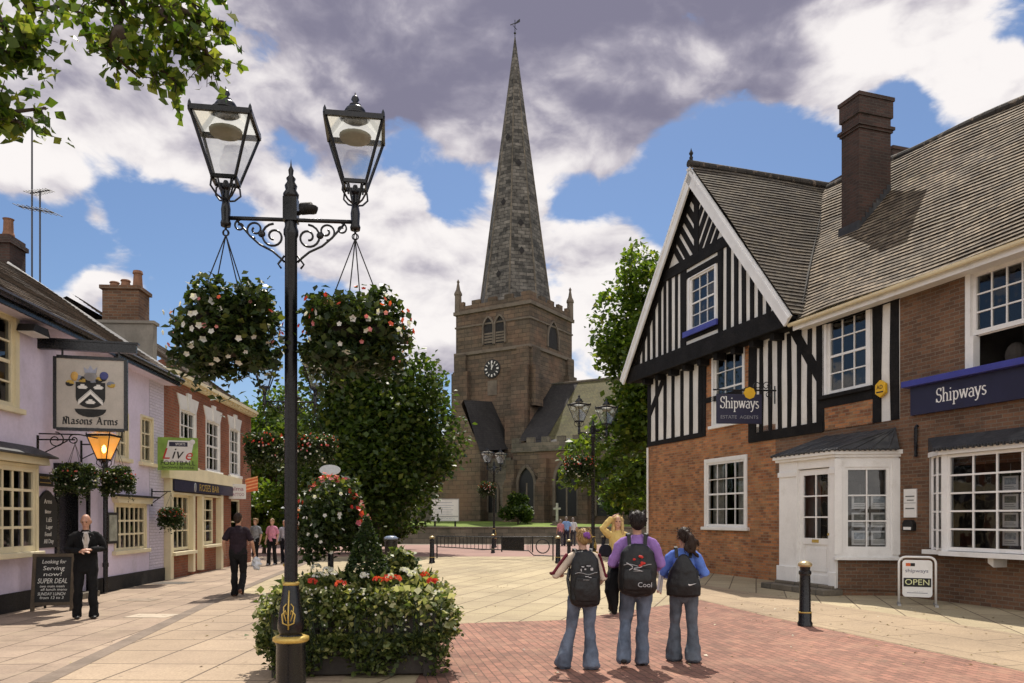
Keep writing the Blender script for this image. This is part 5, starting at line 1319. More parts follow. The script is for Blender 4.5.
bp = at(237.5, 491.5, 27.2); t_ = thing('projecting_sign', 'small white square sign with dark red lettering at the far end of the brick shop', 'shop sign', bp, .35)
MB().box(-.28, .28, -.02, .02, -.26, .26).build('board', M['paper'], t_); m = MB(); put_text(m, 'alma', .2, 0, -.02, .09, width=.4); put_text(m, 'TATTOO', .15, 0, -.02, -.11, width=.44); m.build('lettering', plain('maroon_lettering', (.28, .05, .12), .6), t_)
bp = at(251, 485, 28.6); t_ = thing('striped_sign', 'orange and red striped sign projecting beyond the white square sign', 'sign', bp, .35)
m = MB(); m.prism([(-.2, -.28), (.24, -.2), (.24, .26), (-.2, .2)], -.02, .02); m.build('board', M['orange'], t_)
m = MB()
for k in range(4): m.prism([(-.2, -.2 + k * .12), (.24, -.08 + k * .12), (.24, -.03 + k * .12), (-.2, -.15 + k * .12)], -.024, -.02)
m.build('stripe', plain('pale_orange', (.75, .35, .15), .6), t_)

# ------------------------------------------------------------------ the parish church
CA = math.atan2(-.525, .851)
church = thing('parish_church', 'old sandstone church with clock tower and tall banded stone spire', 'church', (1.73, 75.0, 0), CA)
def cpx(px, py, y=None, x=None):
    """church-local point on the plane y = const (or x = const) seen at a place of the photograph"""
    k = (px - 512) / F_PX; c, s = math.cos(CA), math.sin(CA)
    # world = O + x (c, s) + y (-s, c)
    if y is not None:
        a, b = 1.73 - s * y, 75 + c * y; x = (k * b - a) / (c - k * s); 
    else:
        a, b = 1.73 + c * x, 75 + s * x; y = (k * b - a) / (-s - k * c)
    Y = 75 + s * x + c * y
    return x, y, CAM_Z + (HOR - py) / F_PX * Y
W_ = 8.73; TZ = 22.6; LZ = 1.0
bel = [cpx(483.5, 315, y=0)[0], cpx(494, 315, y=0)[0], cpx(495, 315, y=0)[0], cpx(505.5, 315, y=0)[0]]
zb0, zb1 = cpx(494, 344, y=0)[2], cpx(494, 316, y=0)[2]
belx = [(bel[0], bel[1]), (bel[2], bel[3])]
by0, by1 = cpx(547, 330, x=0)[1], cpx(558, 330, x=0)[1]
mb = MB()
wall_cells(mb, [(-W_, LZ), (0, LZ), (0, TZ), (-W_, TZ)], [[a, b, zb0, zb1 - .55] for a, b in belx], 0, reveal=.5)
side = MB(); wall_cells(side, [(0, LZ), (W_, LZ), (W_, TZ), (0, TZ)], [[by0, by1, zb0 - .1, zb1 - .7]], 0, reveal=.5); side.xform(Matrix(((0, -1, 0, 0), (1, 0, 0, 0), (0, 0, 1, 0), (0, 0, 0, 1))))
mb.add(side.v, side.f)
mb.add([(-W_, 0, LZ), (-W_, W_, LZ), (-W_, W_, TZ), (-W_, 0, TZ)], [(3, 2, 1, 0)]); mb.add([(-W_, W_, LZ), (0, W_, LZ), (0, W_, TZ), (-W_, W_, TZ)], [(3, 2, 1, 0)]); mb.add([(-W_, 0, TZ), (0, 0, TZ), (0, W_, TZ), (-W_, W_, TZ)], [(0, 1, 2, 3)])
for (cx, cy) in ((0, 0), (-W_, 0), (0, W_), (-W_, W_)):      # clasping buttresses, stepping in
    sx, sy = (1 if cx == 0 else -1), (1 if cy == W_ else -1)
    for w2, zz in ((1.1, 12.0), (.85, 16.4), (.6, 18.2)):
        p = {1.1: 1.05, .85: .6, .6: .28}[w2]
        mb.box(cx - sx * 1.7 * (w2 + .2), cx - sx * .03, cy, cy + sy * p, LZ, zz)
        if (cx, cy) != (0, 0): mb.box(cx, cx + sx * p, cy - sy * 1.7 * (w2 + .2), cy - sy * .03, LZ, zz)
        elif w2 < 1: mb.box(0, p, .03, 1.5, 12.5, zz)
        for (bx0, bx1, by0_, by1_) in (): pass
tower = mb.build('tower', M['stone'], church)
tr = MB()
for z_, e, h_ in ((18.1, .16, .3), (TZ - .35, .2, .34), (15.0 - .4, .0, .0), (20.9, .09, .16)):
    if h_:
        tr.box(-W_ - e, e, -e, 0, z_, z_ + h_); tr.box(0, e, 0, W_ + e, z_, z_ + h_); tr.box(-W_ - e, -W_, 0, W_ + e, z_, z_ + h_)
tr.build('string_course', M['stone_trim'], tower)
# battlements
bt = MB(); n = 9
for i in range(n):
    h_ = .95 if i % 2 == 0 else .5
    a, b = -W_ + W_ * i / n, -W_ + W_ * (i + 1) / n
    bt.box(a, b, -.02, .3, TZ, TZ + h_); bt.box(a, b, W_ - .3, W_, TZ, TZ + h_)
    a, b = .3 + (W_ - .6) * i / n, .3 + (W_ - .6) * (i + 1) / n
    bt.box(-.3, .02, a, b, TZ, TZ + h_); bt.box(-W_, -W_ + .3, a, b, TZ, TZ + h_)
bt.build('battlement', M['stone'], tower)
for cx, cy in ((-W_ + .2, .1), (-.1, W_ - .2), (-W_ + .2, W_ - .2)):
    MB().lathe([(.36, 0), (.34, 1.7), (.42, 1.75), (.40, 1.95), (.22, 2.3), (.1, 3.0), (.16, 3.1), (.0, 3.4)], (cx, cy, TZ), 8).build('pinnacle', M['stone_trim'], tower)
# gothic openings
def gothic(mb, a, b, z0, z1, y, depth=.3, wdt=.18, lights=2, tracery=True):
    """pointed arch surround and tracery on the plane y (facing -y); returns outline of the opening"""
    c = (a + b) / 2; r = (b - a); spring = z1 - r * .866
    L = [(a, z0), (a, spring)] + [(b - r * math.cos(t), spring + r * math.sin(t)) for t in np.linspace(0, PI / 3, 7)][1:]
    Rr = [(a + r * math.cos(t), spring + r * math.sin(t)) for t in np.linspace(PI / 3, 0, 7)][1:] + [(b, z0)]
    out = L + Rr
    for p, q in zip(out, out[1:]): mb.beam((p[0], y, p[1]), (q[0], y, q[1]), wdt, depth, (0, 1, 0))
    if tracery:
        for k in range(1, lights): x = a + (b - a) * k / lights; mb.beam((x, y + .1, z0), (x, y + .1, spring + .1), wdt * .6, depth * .6, (0, 1, 0))
        lw = (b - a) / lights
        for k in range(lights):
            p0, p1 = a + k * lw, a + (k + 1) * lw
            pts = [(p1 - lw * math.cos(t), spring + lw * math.sin(t)) for t in np.linspace(0, PI / 3, 5)] + [(p0 + lw * math.cos(t), spring + lw * math.sin(t)) for t in np.linspace(PI / 3, 0, 5)][1:]
            for p, q in zip(pts, pts[1:]): mb.beam((p[0], y + .1, p[1]), (q[0], y + .1, q[1]), wdt * .55, depth * .5, (0, 1, 0))
        if lights == 2:
            cc = (c, spring + r * .48)
            pts = [(cc[0] + .2 * r * math.cos(t), cc[1] + .2 * r * math.sin(t)) for t in np.linspace(0, 2 * PI, 9)]
            for p, q in zip(pts, pts[1:]): mb.beam((p[0], y + .1, p[1]), (q[0], y + .1, q[1]), wdt * .5, depth * .5, (0, 1, 0))
    return out
dark = plain('dark_louvre', (.022, .02, .02), .9, .3, 3)
for i, (a, b) in enumerate(belx):
    m = MB(); out = gothic(m, a, b, zb0, zb1, -.02); wd = m.build('belfry_window', M['stone_trim'], tower)
    m = MB(); m.prism(out, -.015, -.006); m.box(a, b, .42, .46, zb0, zb1 - .5); m.build('louvre', dark, wd)
    m = MB()
    for q in range(4): m.box(a + .1, b - .1, -.06, -.016, zb0 + .15 + q * .28, zb0 + .33 + q * .28)
    m.build('pierced_screen', M['stone_trim'], wd)
m = MB(); out = gothic(m, by0, by1, zb0 - .1, zb1 - .1, -.02); RX = Matrix(((0, -1, 0, 0), (1, 0, 0, 0), (0, 0, 1, 0), (0, 0, 0, 1))); m.xform(RX); wd = m.build('belfry_window', M['stone_trim'], tower)
m = MB(); m.prism(out, -.015, -.006); m.xform(RX); m.build('louvre', dark, wd)
# clock
ck = cpx(492.5, 369, y=0)
m = MB(); m.lathe([(.93, 0), (.93, .1), (.8, .12), (0, .12)], (0, 0, 0), 32).xform(Matrix.Translation((ck[0], -.02, ck[2])) @ Matrix.Rotation(PI / 2, 4, 'X')); cl = m.build('clock', M['chalkboard'], tower)
m = MB(); z = ck[2]
for h in range(12):
    a = h * PI / 6; d = Vector((math.sin(a), 0, math.cos(a))); c = Vector((ck[0], -.15, z)) + d * .68
    m.beam(c - d * .12, c + d * .12, .09 if h % 3 else .15, .02, (0, 1, 0))
m.lathe([(.9, 0), (.9, .02), (.85, .02), (.85, 0)], (0, 0, 0), 32).xform(Matrix.Identity(4)) if False else None
m.build('hour_marks', M['plaster'], cl)
m = MB(); c = Vector((ck[0], -.17, z))
d = Vector((math.sin(-.06), 0, math.cos(-.06))); m.beam(c - d * .1, c + d * .66, .07, .02, (0, 1, 0))
d = Vector((math.sin(PI / 6 - .04), 0, math.cos(PI / 6 - .04))); m.beam(c - d * .08 + Vector((0, -.025, 0)), c + d * .42 + Vector((0, -.025, 0)), .09, .02, (0, 1, 0))
m.build('clock_hand', M['plaster'], cl)
m = MB(); m.box(ck[0] - .55, ck[0] + .55, -.06, 0, z - 2.6, z - 1.15); m.build('stone_panel', M['stone_trim'], tower)
# spire with its own unrolled coordinates
SB, ST, SR = TZ + .1, 51.6, 3.75
data = ([], [], []); V, Fc, UV = data
cxs, cys = -W_ / 2, W_ / 2; nl = 40
for k in range(8):
    a0, a1 = (k - .5) * PI / 4, (k + .5) * PI / 4
    for i in range(nl):
        t0, t1 = i / nl, (i + 1) / nl
        b = len(V)
        for t, a in ((t0, a0), (t0, a1), (t1, a1), (t1, a0)):
            r = SR * (1 - t) ** 1.0 + .04 + .12 * max(0, 1 - t * 9)
            j = 1 + .004 * math.sin(i * 7 + k * 3)
            V.append((cxs + r * j * math.cos(a), cys + r * j * math.sin(a), SB + (ST - SB) * t)); UV.append((r * (a - (a0 + a1) / 2) + k * 3.3, SB + (ST - SB) * t))
        Fc.append((b, b + 1, b + 2, b + 3))
spire = build_uv('spire', data, M['stone_spire'], church)
rb = MB()
for k in range(8):
    a = (k + .5) * PI / 4; rb.tube([(cxs + (SR + .06) * math.cos(a), cys + (SR + .06) * math.sin(a), SB), (cxs, cys, ST)], [.10, .03], 6)
rb.build('rib', M['stone_dark'], spire)
for k, t in ((6, .12), (7, .3), (6, .38), (5, .24), (6, .62), (7, .2), (7, .52), (5, .5)):
    m = MB(); a = k * PI / 4; r = SR * (1 - t) * math.cos(PI / 8) + .03; c = Vector((cxs + r * math.cos(a), cys + r * math.sin(a), SB + (ST - SB) * t)); sd2 = Vector((-math.sin(a), math.cos(a), 0)); up2 = Vector((-math.cos(a) * .13, -math.sin(a) * .13, 1)); o_ = Vector((math.cos(a), math.sin(a), .1)) * .08
    m.add([c + sd2 * .3 + o_, c + up2 * .42 + o_, c - sd2 * .3 + o_, c - up2 * .42 + o_], [(0, 1, 2, 3)]); m.build('spire_light', dark, spire)
m = MB(); m.tube([(cxs, cys, ST - .2), (cxs, cys, ST + 1.7)], .04, 6); m.lathe([(.0, 0), (.13, .07), (.14, .14), (.06, .24), (0, .28)], (cxs, cys, ST + .2), 8); m.beam((cxs - .55, cys, ST + 1.35), (cxs + .5, cys, ST + 1.35), .04, .08); m.prism([(cxs + .05, ST + 1.25), (cxs + .6, ST + 1.3), (cxs + .6, ST + 1.6), (cxs + .25, ST + 1.5)], cys - .02, cys + .02); m.beam((cxs, cys - .4, ST + .9), (cxs, cys + .4, ST + .9), .04, .04)
m.build('weather_vane', M['black_paint'], spire)
# nave roof and wall
def slab_roof(name, p0, p1, p2, p3, mat, parent, nu=8):
    """p0-p1 eaves, p3-p2 ridge; UV in metres"""
    p0, p1, p2, p3 = map(Vector, (p0, p1, p2, p3)); V, Fc, UV = [], [], []
    L = (p1 - p0).length; S = (p3 - p0).length; ns = max(2, int(S / .5)); nu = max(2, int(L / .8))
    for j in range(ns + 1):
        for i in range(nu + 1):
            a = p0.lerp(p1, i / nu).lerp(p3.lerp(p2, i / nu), j / ns); nrm = (p1 - p0).cross(p3 - p0).normalized()
            V.append(a + nrm * .06 * mnoise.noise(a * .5)); UV.append((L * i / nu, S * j / ns))
    for j in range(ns):
        for i in range(nu): q = j * (nu + 1) + i; Fc.append((q, q + 1, q + nu + 2, q + nu + 1))
    return build_uv(name, (V, Fc, UV), mat, parent)
NL = 19.0; NZ, NR, NE = 15.1, 4.4, -2.2
slab_roof('roof', (0, NE, 8.9), (3.0, NE, 8.9), (3.0, NR, NZ + .02), (0, NR, NZ + .02), M['slate'], church)
slab_roof('roof', (3.0, NE, 8.85), (NL, NE, 8.85), (NL, NR, NZ), (3.0, NR, NZ), M['moss_roof'], church)
slab_roof('rear_roof', (NL, NR * 2 - NE, 8.85), (0, NR * 2 - NE, 8.85), (0, NR, NZ), (NL, NR, NZ), M['moss_roof'], church)
m = MB(); m.box(.2, NL, NE + .2, NR * 2 - NE - .2, LZ, 8.8); m.add([(NL, NE + .2, 8.8), (NL, 2 * NR - NE - .2, 8.8), (NL, NR, NZ - .2)], [(0, 1, 2)]); m.build('nave_wall', M['stone'], church)
m = MB()
for i in range(38): m.tube([(i * .5, NR, NZ + .06), (i * .5 + .48, NR, NZ + .06)], .14, 6)
m.build('ridge_tile', M['stone_dark'], church)
# aisle with battlements and traceried windows
AY = -6.0; a0x = cpx(513, 440, y=AY)[0]; AZ = 7.7
wins = []
for p0_, p1_, t_, b_ in ((518, 536, 466, 519), (555, 579, 458, 516), (596, 620, 452, 516)):
    xa, xb = cpx(p0_, t_, y=AY)[0], cpx(p1_, t_, y=AY)[0]; wins.append((xa, xb, cpx((p0_ + p1_) / 2, b_, y=AY)[2], cpx((p0_ + p1_) / 2, t_, y=AY)[2]))
m = MB(); m.box(a0x, NL + 2, AY, NE + .3, LZ, AZ); aisle = m.build('aisle_wall', M['stone'], church)
m = MB(); i = 0; x = a0x - .1
while x < NL + 2:
    m.box(x, x + .75, AY - .06, AY + .3, AZ, AZ + (1.0 if i % 2 == 0 else .52)); x += .75; i += 1
m.box(a0x - .15, NL + 2, AY - .14, AY, AZ - .25, AZ - .02)
m.build('battlement', M['stone_dark'], aisle)
slab_roof('aisle_roof', (a0x, AY + .3, AZ + .3), (NL + 2, AY + .3, AZ + .3), (NL + 2, NE + .1, 8.9), (a0x, NE + .1, 8.9), M['slate'], church)
for xa, xb, z0_, z1_ in wins:
    m = MB(); out = gothic(m, xa, xb, z0_, z1_, AY - .04, .35, .26, 2); wd = m.build('window', M['stone_trim'], aisle)
    m = MB(); m.prism(out, AY - .03, AY - .01); m.build('glass', plain_cache('dark_leaded_glass', (.012, .012, .014)), wd)
for px_ in (513, 545, 588): 
    xx = cpx(px_, 480, y=AY)[0]; m = MB(); m.box(xx - .45, xx + .45, AY - 1.0, AY - .002, LZ, 4.6); m.box(xx - .4, xx + .4, AY - .55, AY - .002, 4.6, 6.8); m.prism([(0, 0)] * 0 or [(xx - .45, 4.6), (xx + .45, 4.6), (xx + .4, 5.0), (xx - .4, 5.0)], AY - .8, AY - .55); m.build('buttress', M['stone'], aisle)
# transept in front of the tower
TX0, TX1, TXR, TL = -6.9, -1.9, -4.4, -5.5
slab_roof('transept_roof', (TX1, TL - .3, 7.8), (TX1 + .1, 0, 8.4), (TXR, 0, 13.2), (TXR, TL + .7, 12.8), M['slate'], church)
slab_roof('transept_roof', (TX0 - .2, 0, 7.9), (TX0 - .2, TL - .3, 7.9), (TXR, TL + .7, 12.8), (TXR, 0, 13.2), M['tile_pub'], church)
m = MB(); m.box(TX0, TX1 - .15, TL, -.05, LZ, 7.85); m.add([(TX0, TL, 7.85), (TX1 - .15, TL, 7.85), (TXR, TL, 12.7)], [(0, 1, 2)]); m.build('transept_wall', M['stone'], church)
# low range joining aisle and transept, lower masonry to the left
m = MB(); m.box(-13.5, a0x - .05, -4.2, -.1, LZ, 6.4); m.build('chapel_wall', M['stone_dark'], church)
m = MB(); x = -13.5; i = 0
while x < a0x - .8: m.box(x, x + .7, -4.3, -4.0, 6.4, 6.4 + (.8 if i % 2 else .4)); x += .7; i += 1
m.build('battlement', M['stone_dark'], church)
m = MB(); sx_ = cpx(508, 490, y=-4.2)[0]; out = gothic(m, sx_ - 2.2, sx_ - 1.0, 2.2, 5.2, -4.24, .3, .2, 2); wd = m.build('window', M['stone_trim'], church); m = MB(); m.prism(out, -4.23, -4.21); m.build('glass', plain_cache('dark_leaded_glass', (.012, .012, .014)), wd)
# ------------------------------------------------------------------ street lamps
def make_lamp():
    root = empty('street_lamp', (0, 0, 0))
    m = MB(); m.lathe([(.17, 0), (.17, .06), (.14, .09), (.135, .50), (.15, .53)], (0, 0, 0), 24); m.lathe([(.13, .56), (.10, .60), (.125, .66), (.12, .74), (.085, .98), (.072, 1.07)], (0, 0, 0), 20); m.lathe([(.062, 1.09), (.058, 4.35), (.07, 4.38), (.07, 4.42), (.058, 4.45), (.06, 4.78)], (0, 0, 0), 16)
    m.box(-.065, .065, -.065, .065, 4.5, 4.72)
    m.build('post', M['black_paint'], root, 'auto')
    m = MB(); m.lathe([(.15, .53), (.168, .545), (.168, .575), (.13, .59)], (0, 0, 0), 24); m.build('gold_band', M['gold'], root, True)
    m = MB(); m.lathe([(.075, 1.065), (.078, 1.075), (.078, 1.09), (.06, 1.10)], (0, 0, 0), 20); m.build('gold_ring', M['gold'], root, True)
    m = MB()
    m.tube([(0, -.125, .66), (0, -.135, .78), (0, -.095, 1.02)], .008, 6)
    for s in (-1, 1):
        m.tube([(0, -.132, .70), (s * .05, -.128, .72), (s * .06, -.12, .80), (s * .025, -.122, .84), (s * .02, -.122, .80)], .007, 6); m.tube([(s * .02, -.128, .74), (s * .04, -.125, .80), (s * .045, -.115, .87), (s * .02, -.112, .9)], .006, 6)
    m.build('ornament', M['gold'], root, True)
    m = MB(); m.lathe([(.07, 4.72), (.075, 4.76), (.05, 4.80), (.06, 4.84), (.035, 4.88), (.045, 4.91), (.02, 4.94), (.026, 4.99), (.008, 5.03), (0, 5.1)], (0, 0, 0), 12); m.build('finial', M['black_paint'], root, True)
    m = MB(); m.tube([(-.60, 0, 4.52), (.60, 0, 4.52)], .02, 8)
    for s in (-1, 1):
        m.lathe([(.045, 4.44), (.05, 4.47), (.04, 4.50), (.045, 4.60), (.03, 4.70)], (s * .60, 0, 0), 10)
        scroll(m, (s * .16, 0, 4.36), .12, 1.5, PI / 2 if s > 0 else PI / 2, -s, .011); scroll(m, (s * .33, 0, 4.42), .085, 1.4, -PI / 2, s, .010); scroll(m, (s * .47, 0, 4.45), .055, 1.2, PI / 2, -s, .009)
        m.tube([(s * .06, 0, 4.12), (s * .10, 0, 4.16), (s * .17, 0, 4.22), (s * .29, 0, 4.28), (s * .38, 0, 4.36), (s * .5, 0, 4.50)], .011, 6)
        m.tube([(s * .06, 0, 4.18), (s * .12, 0, 4.10), (s * .09, 0, 4.06)], .010, 6); m.ell((s * .27, 0, 4.38), .035, .025, .035, 8, 6)
        m.tube([(s * .60 + .03 * math.cos(a), 0, 4.38 + .03 * math.sin(a)) for a in np.linspace(0, 2 * PI, 11)], .006, 5); m.tube([(s * .60, 0, 4.45), (s * .60, 0, 4.41)], .012, 6)
    m.build('arm', M['black_paint'], root, True)
    for s in (-1, 1):
        f = lantern_parts(root, .54); f.location = (s * .60, 0, 4.68); f.rotation_euler.z = math.radians(4)
    m = MB(); m.tube([(.1, -.02, 4.62), (.2, -.05, 4.62)], .055, 10); m.tube([(.06, 0, 4.58), (.12, -.02, 4.6)], .02, 6); m.lathe([(.06, 0), (.07, .03), (.07, .05), (.05, .06)], (.19, -.05, 4.58), 10); m.build('flood_light', M['black_matt'], root, True)
    return root
LAMP_G = 'twin lantern street lamps'
lamp0 = make_lamp()
LYAW = math.radians(10)
lamps = []
for i, (px, Y, yaw, lab) in enumerate([(291, 7.4, math.radians(5), 'tall black twin lantern lamp post in front of the flower planter, nearest of the lamps'),
                                     (290, 19.0, math.radians(6), 'twin lantern lamp post standing directly behind the nearest lamp post'),
                                     (593, 26.0, math.radians(35), 'twin lantern lamp post near the timbered gable with leaves around its arm'),
                                     (494, 45.0, math.radians(52), 'small distant twin lantern lamp post in front of the church transept')]):
    o = lamp0 if i == 0 else copy_tree(lamp0)
    o.location = ((px - 512) / F_PX * Y, Y, 0); o.rotation_euler.z = yaw
    tag(o, lab, 'street lamp', LAMP_G); lamps.append(o)

# ------------------------------------------------------------------ hanging baskets
def blooms(name, P, D, size, mat, parent):
    for p_, d_ in zip(P, D): flower_mesh(name, [p_], [d_], size, mat, parent)
def make_basket(seed, red=.2, each=False):
    def fm(*a_):
        if each: blooms(*a_)
        else: flower_mesh(a_[0].replace('flower', 'blossom'), *a_[1:])['kind'] = 'stuff'
    root = empty('hanging_basket', (0, 0, 0))
    n = 4600
    r0 = random.Random(seed); blobs = []
    for i in range(30):
        a = i * 2.4 + r0.uniform(-.3, .3); z = (.18, .1, -.04, -.15, -.25)[i % 5]; rr = r0.uniform(.26, .40) * (1 if -.25 < z < .15 else .8)
        blobs.append((rr * math.cos(a), rr * math.sin(a), z, r0.uniform(.15, .24), r0.uniform(.15, .24), r0.uniform(.13, .24)))
    P, d, idx = blob_points(blobs, n, .5, .15)
    k = 700; a = RNG.uniform(0, 2 * PI, k); rr = RNG.uniform(.25, .5, k)
    T = np.stack([rr * np.cos(a), rr * np.sin(a), -.26 - np.abs(RNG.normal(0, .10, k)) * (1 + .8 * np.sin(a * 3 + seed))], 1)
    P = np.concatenate([P, T]); zz = P[:, 2]
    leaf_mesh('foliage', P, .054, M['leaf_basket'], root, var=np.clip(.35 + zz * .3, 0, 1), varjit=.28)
    def surf(n_, zlo, zhi, amin=0, amax=2 * PI, R=.52):
        a = RNG.uniform(amin, amax, n_); z = RNG.uniform(zlo, zhi, n_); rr = R * np.sqrt(np.clip(1 - (z / .62) ** 2, .1, 1)) * RNG.uniform(.86, 1.1, n_)
        P = np.stack([rr * np.cos(a), rr * np.sin(a), z - .03], 1); D = P / np.linalg.norm(P, axis=1)[:, None]; return P, D
    P, D = surf(48, -.40, .16); fm('white_flower', P, D, .066, M['petal_white'], root)
    P, D = surf(int(60 * red) + 6, .0, .32); fm('red_flower', P, D, .058, M['petal_red'], root)
    P, D = surf(16, -.3, .2); fm('pink_flower', P, D, .05, M['petal_pink'], root)
    m = MB(); m.lathe([(.06, -.28), (.2, -.24), (.3, -.1), (.33, .06), (.30, .06), (.0, .02)], (0, 0, 0), 16); m.build('bowl', M['soil'], root, True)
    m = MB()
    for j in range(4): a = j * PI / 2 + .5; m.tube([(.31 * math.cos(a), .31 * math.sin(a), .06), (0, 0, .86)], .006, 5)
    m.tube([(.02 * math.cos(a), 0, .88 + .03 * math.sin(a)) for a in np.linspace(0, 2 * PI, 9)], .006, 5)
    m.build('chain', M['black_matt'], root)
    return root
bk = [make_basket(3, .12, True), make_basket(8, .55, True), make_basket(14, .9), make_basket(19, .15)]
BG = 'hanging flower baskets'
first = {}
def place_basket(kind, x, y, z, rz, lab, s=1.0):
    o = bk[kind] if kind not in first else copy_tree(bk[kind])
    first[kind] = 1
    o.location = (x, y, z); o.rotation_euler.z = rz; o.scale = (s, s, s); tag(o, lab, 'flower basket', BG)
labs = [('large dark basket with white flowers under the nearest lamp post'+chr(39)+'s left lantern', "large dark basket edged with red flowers under the nearest lamp post's right lantern"),
        ('red topped flower basket hanging left of the second lamp post, behind the nearest one', 'red and yellow flower basket hanging right of the second lamp post, behind the nearest one'),
        ('trailing flower basket on the left arm of the lamp post near the timbered gable', None),
        ('small pale flower basket hanging on the distant lamp by the church transept', None)]
for i, L in enumerate(lamps):
    yaw = L.rotation_euler.z
    for j, s in enumerate((-1, 1)):
        if labs[i][j] is None: continue
        x, y = L.location.x + s * .60 * math.cos(yaw), L.location.y + s * .60 * math.sin(yaw)
        kind = (0, 1)[j] if i == 0 else 2
        place_basket(kind, x, y, 3.50 if i == 0 else 3.44, i * 1.3 + j * 2.2 + .4, labs[i][j])
for px, py, off, s, rz, lab, kind in ((75, 476, -.7, .72, 1.0, 'flower basket hanging left of the lit pub lantern', 3), (117, 478, -.75, .74, 2.0, 'flower basket hanging right of the lit pub lantern', 3),
                          (171, 516, -.5, .66, 3.0, 'flower basket hanging at the corner between pub and brick shop', 2)):
    u, z = LF.at(px, py, off); w = LF.world(u, off); place_basket(kind, w.x, w.y, z, rz, lab, s)
    br = on_left('basket_bracket', lab.replace('flower basket hanging', 'iron bracket holding the basket'), 'bracket', u, 0, z + .94 * s, 'basket brackets on the pub wall')
    m = MB(); m.tube([(0, 0, .02), (0, off, .02)], .016, 6); m.tube([(0, 0, -.3), (0, off * .8, 0)], .012, 6); m.build('arm', M['black_paint'], br); MB().box(-.03, .03, -.02, -.002, -.36, .1).build('wall_plate', M['black_paint'], br)

M['leaf_variegated'] = leafmat('variegated_leaves', [(0.0, (0.07, 0.10, 0.03)), (0.5, (0.20, 0.23, 0.09)), (1.0, (0.50, 0.48, 0.28))], 0.3)
# ------------------------------------------------------------------ the planter
PX, PY = -1.72, 8.95
pln = thing('flower_planter', 'large dark wooden planter overflowing with variegated trailing leaves and summer flowers', 'planter', (PX, PY, 0), .06)
m = MB()
for z0 in (.02, .23, .44): m.box(-.86, .86, -.56, .56, z0, z0 + .20)
for sx in (-1, 1):
    for sy in (-1, 1): m.box(sx * .8 - .07, sx * .8 + .07, sy * .55 - .06, sy * .55 + .06, 0, .68)
m.build('box', M['planter_wood'], pln, bevel=.008)
MB().box(-.8, .8, -.5, .5, .55, .64).build('soil', M['soil'], pln)
blobs = []; r0 = random.Random(5)
for i in range(46):
    t = r0.uniform(0, 1); side = r0.choice('fflrbt')
    if side == 'f': c = (-.9 + 1.8 * t, -.52, r0.uniform(.42, .9))
    elif side == 'l': c = (-.9, -.5 + t, r0.uniform(.35, .9))
    elif side == 'r': c = (.92, -.5 + t, r0.uniform(.45, .95))
    elif side == 'b': c = (-.9 + 1.8 * t, .5, r0.uniform(.6, .95))
    else: c = (-.8 + 1.6 * t, r0.uniform(-.4, .4), .9)
    blobs.append((*c, r0.uniform(.16, .28), r0.uniform(.14, .24), r0.uniform(.13, .24)))
blobs += [(-1.0, -.35, .55, .22, .22, .3), (1.0, -.4, .7, .24, .24, .24), (1.05, -.2, .55, .15, .2, .25), (-1.05, 0, .8, .2, .2, .25)]
P, d, idx = blob_points(blobs, 9500, .5, .16)
k = 2600; xx = RNG.uniform(-1.08, 1.08, k); T = np.stack([xx, -.58 - RNG.uniform(0, .14, k), .50 - np.abs(RNG.normal(0, .17, k)) * (1.25 + .7 * np.sin(xx * 7))], 1)
P = np.concatenate([P, T]); P[:, 0] *= .93; P[:, 2] = P[:, 2] * .93 - .10 * np.clip((np.abs(P[:, 0]) - .55) / .45, 0, 1) ** 2 * (P[:, 2] > .5) + .05 * np.sin(P[:, 0] * 6.3) * (P[:, 2] > .5); P = P[P[:, 2] > .03]
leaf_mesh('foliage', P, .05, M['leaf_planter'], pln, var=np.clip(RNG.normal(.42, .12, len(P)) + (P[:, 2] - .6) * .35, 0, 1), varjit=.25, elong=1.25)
k = 1000; a_ = RNG.uniform(0, 1, k); xx = np.where(RNG.uniform(0, 1, k) < .5, RNG.normal(-.75, .25, k), RNG.normal(.8, .25, k)); yy = RNG.uniform(-.72, -.2, k); zz = RNG.normal(.72, .17, k)
leaf_mesh('variegated_foliage', np.stack([np.clip(xx, -1.12, 1.15) * .9, yy, np.clip(zz, .1, 1.0) - .06], 1), .075, M['leaf_variegated'], pln, elong=1.1)
k = 900; leaf_mesh('upright_foliage', np.stack([RNG.uniform(-.85, .85, k), RNG.uniform(-.45, .45, k), RNG.uniform(.82, 1.06, k)], 1), .05, M['leaf_planter'], pln, elong=3.0, up=0)
m = MB()
for i in range(46):
    x = RNG.uniform(-1.0, 1.0); p_ = [Vector((x, -.5, .85)), Vector((x + RNG.normal(0, .04), -.66, .75)), Vector((x + RNG.normal(0, .08), -.72, .5)), Vector((x + RNG.normal(0, .1), -.70, RNG.uniform(.12, .4)))]
    m.tube(p_, .004, 4)
m.build('stem', M['leaf_topiary'], pln)['kind'] = 'stuff'
def cluster(n, spots, r, size, mat, name):
    """each flower head, a ball of small blooms, is a part"""
    for x, y, z in spots:
        P, D = [], []
        for i in range(n):
            d = RNG.normal(size=3); d[2] = abs(d[2]); d /= np.linalg.norm(d); P.append((x + d[0] * r, y + d[1] * r, z + d[2] * r * .7)); D.append(d)
        flower_mesh(name, P, D, size, mat, pln)
cluster(20, [(-.42, -.34, 1.06), (-.28, -.42, 1.09), (-.33, -.30, 1.12), (.08, -.38, 1.06), (.50, -.2, 1.10), (.60, -.34, 1.07), (.36, -.36, 1.04), (-.1, .1, 1.12), (-.55, .2, 1.12), (.66, -.15, 1.1)], .06, .045, M['petal_white'], 'white_flower_head')
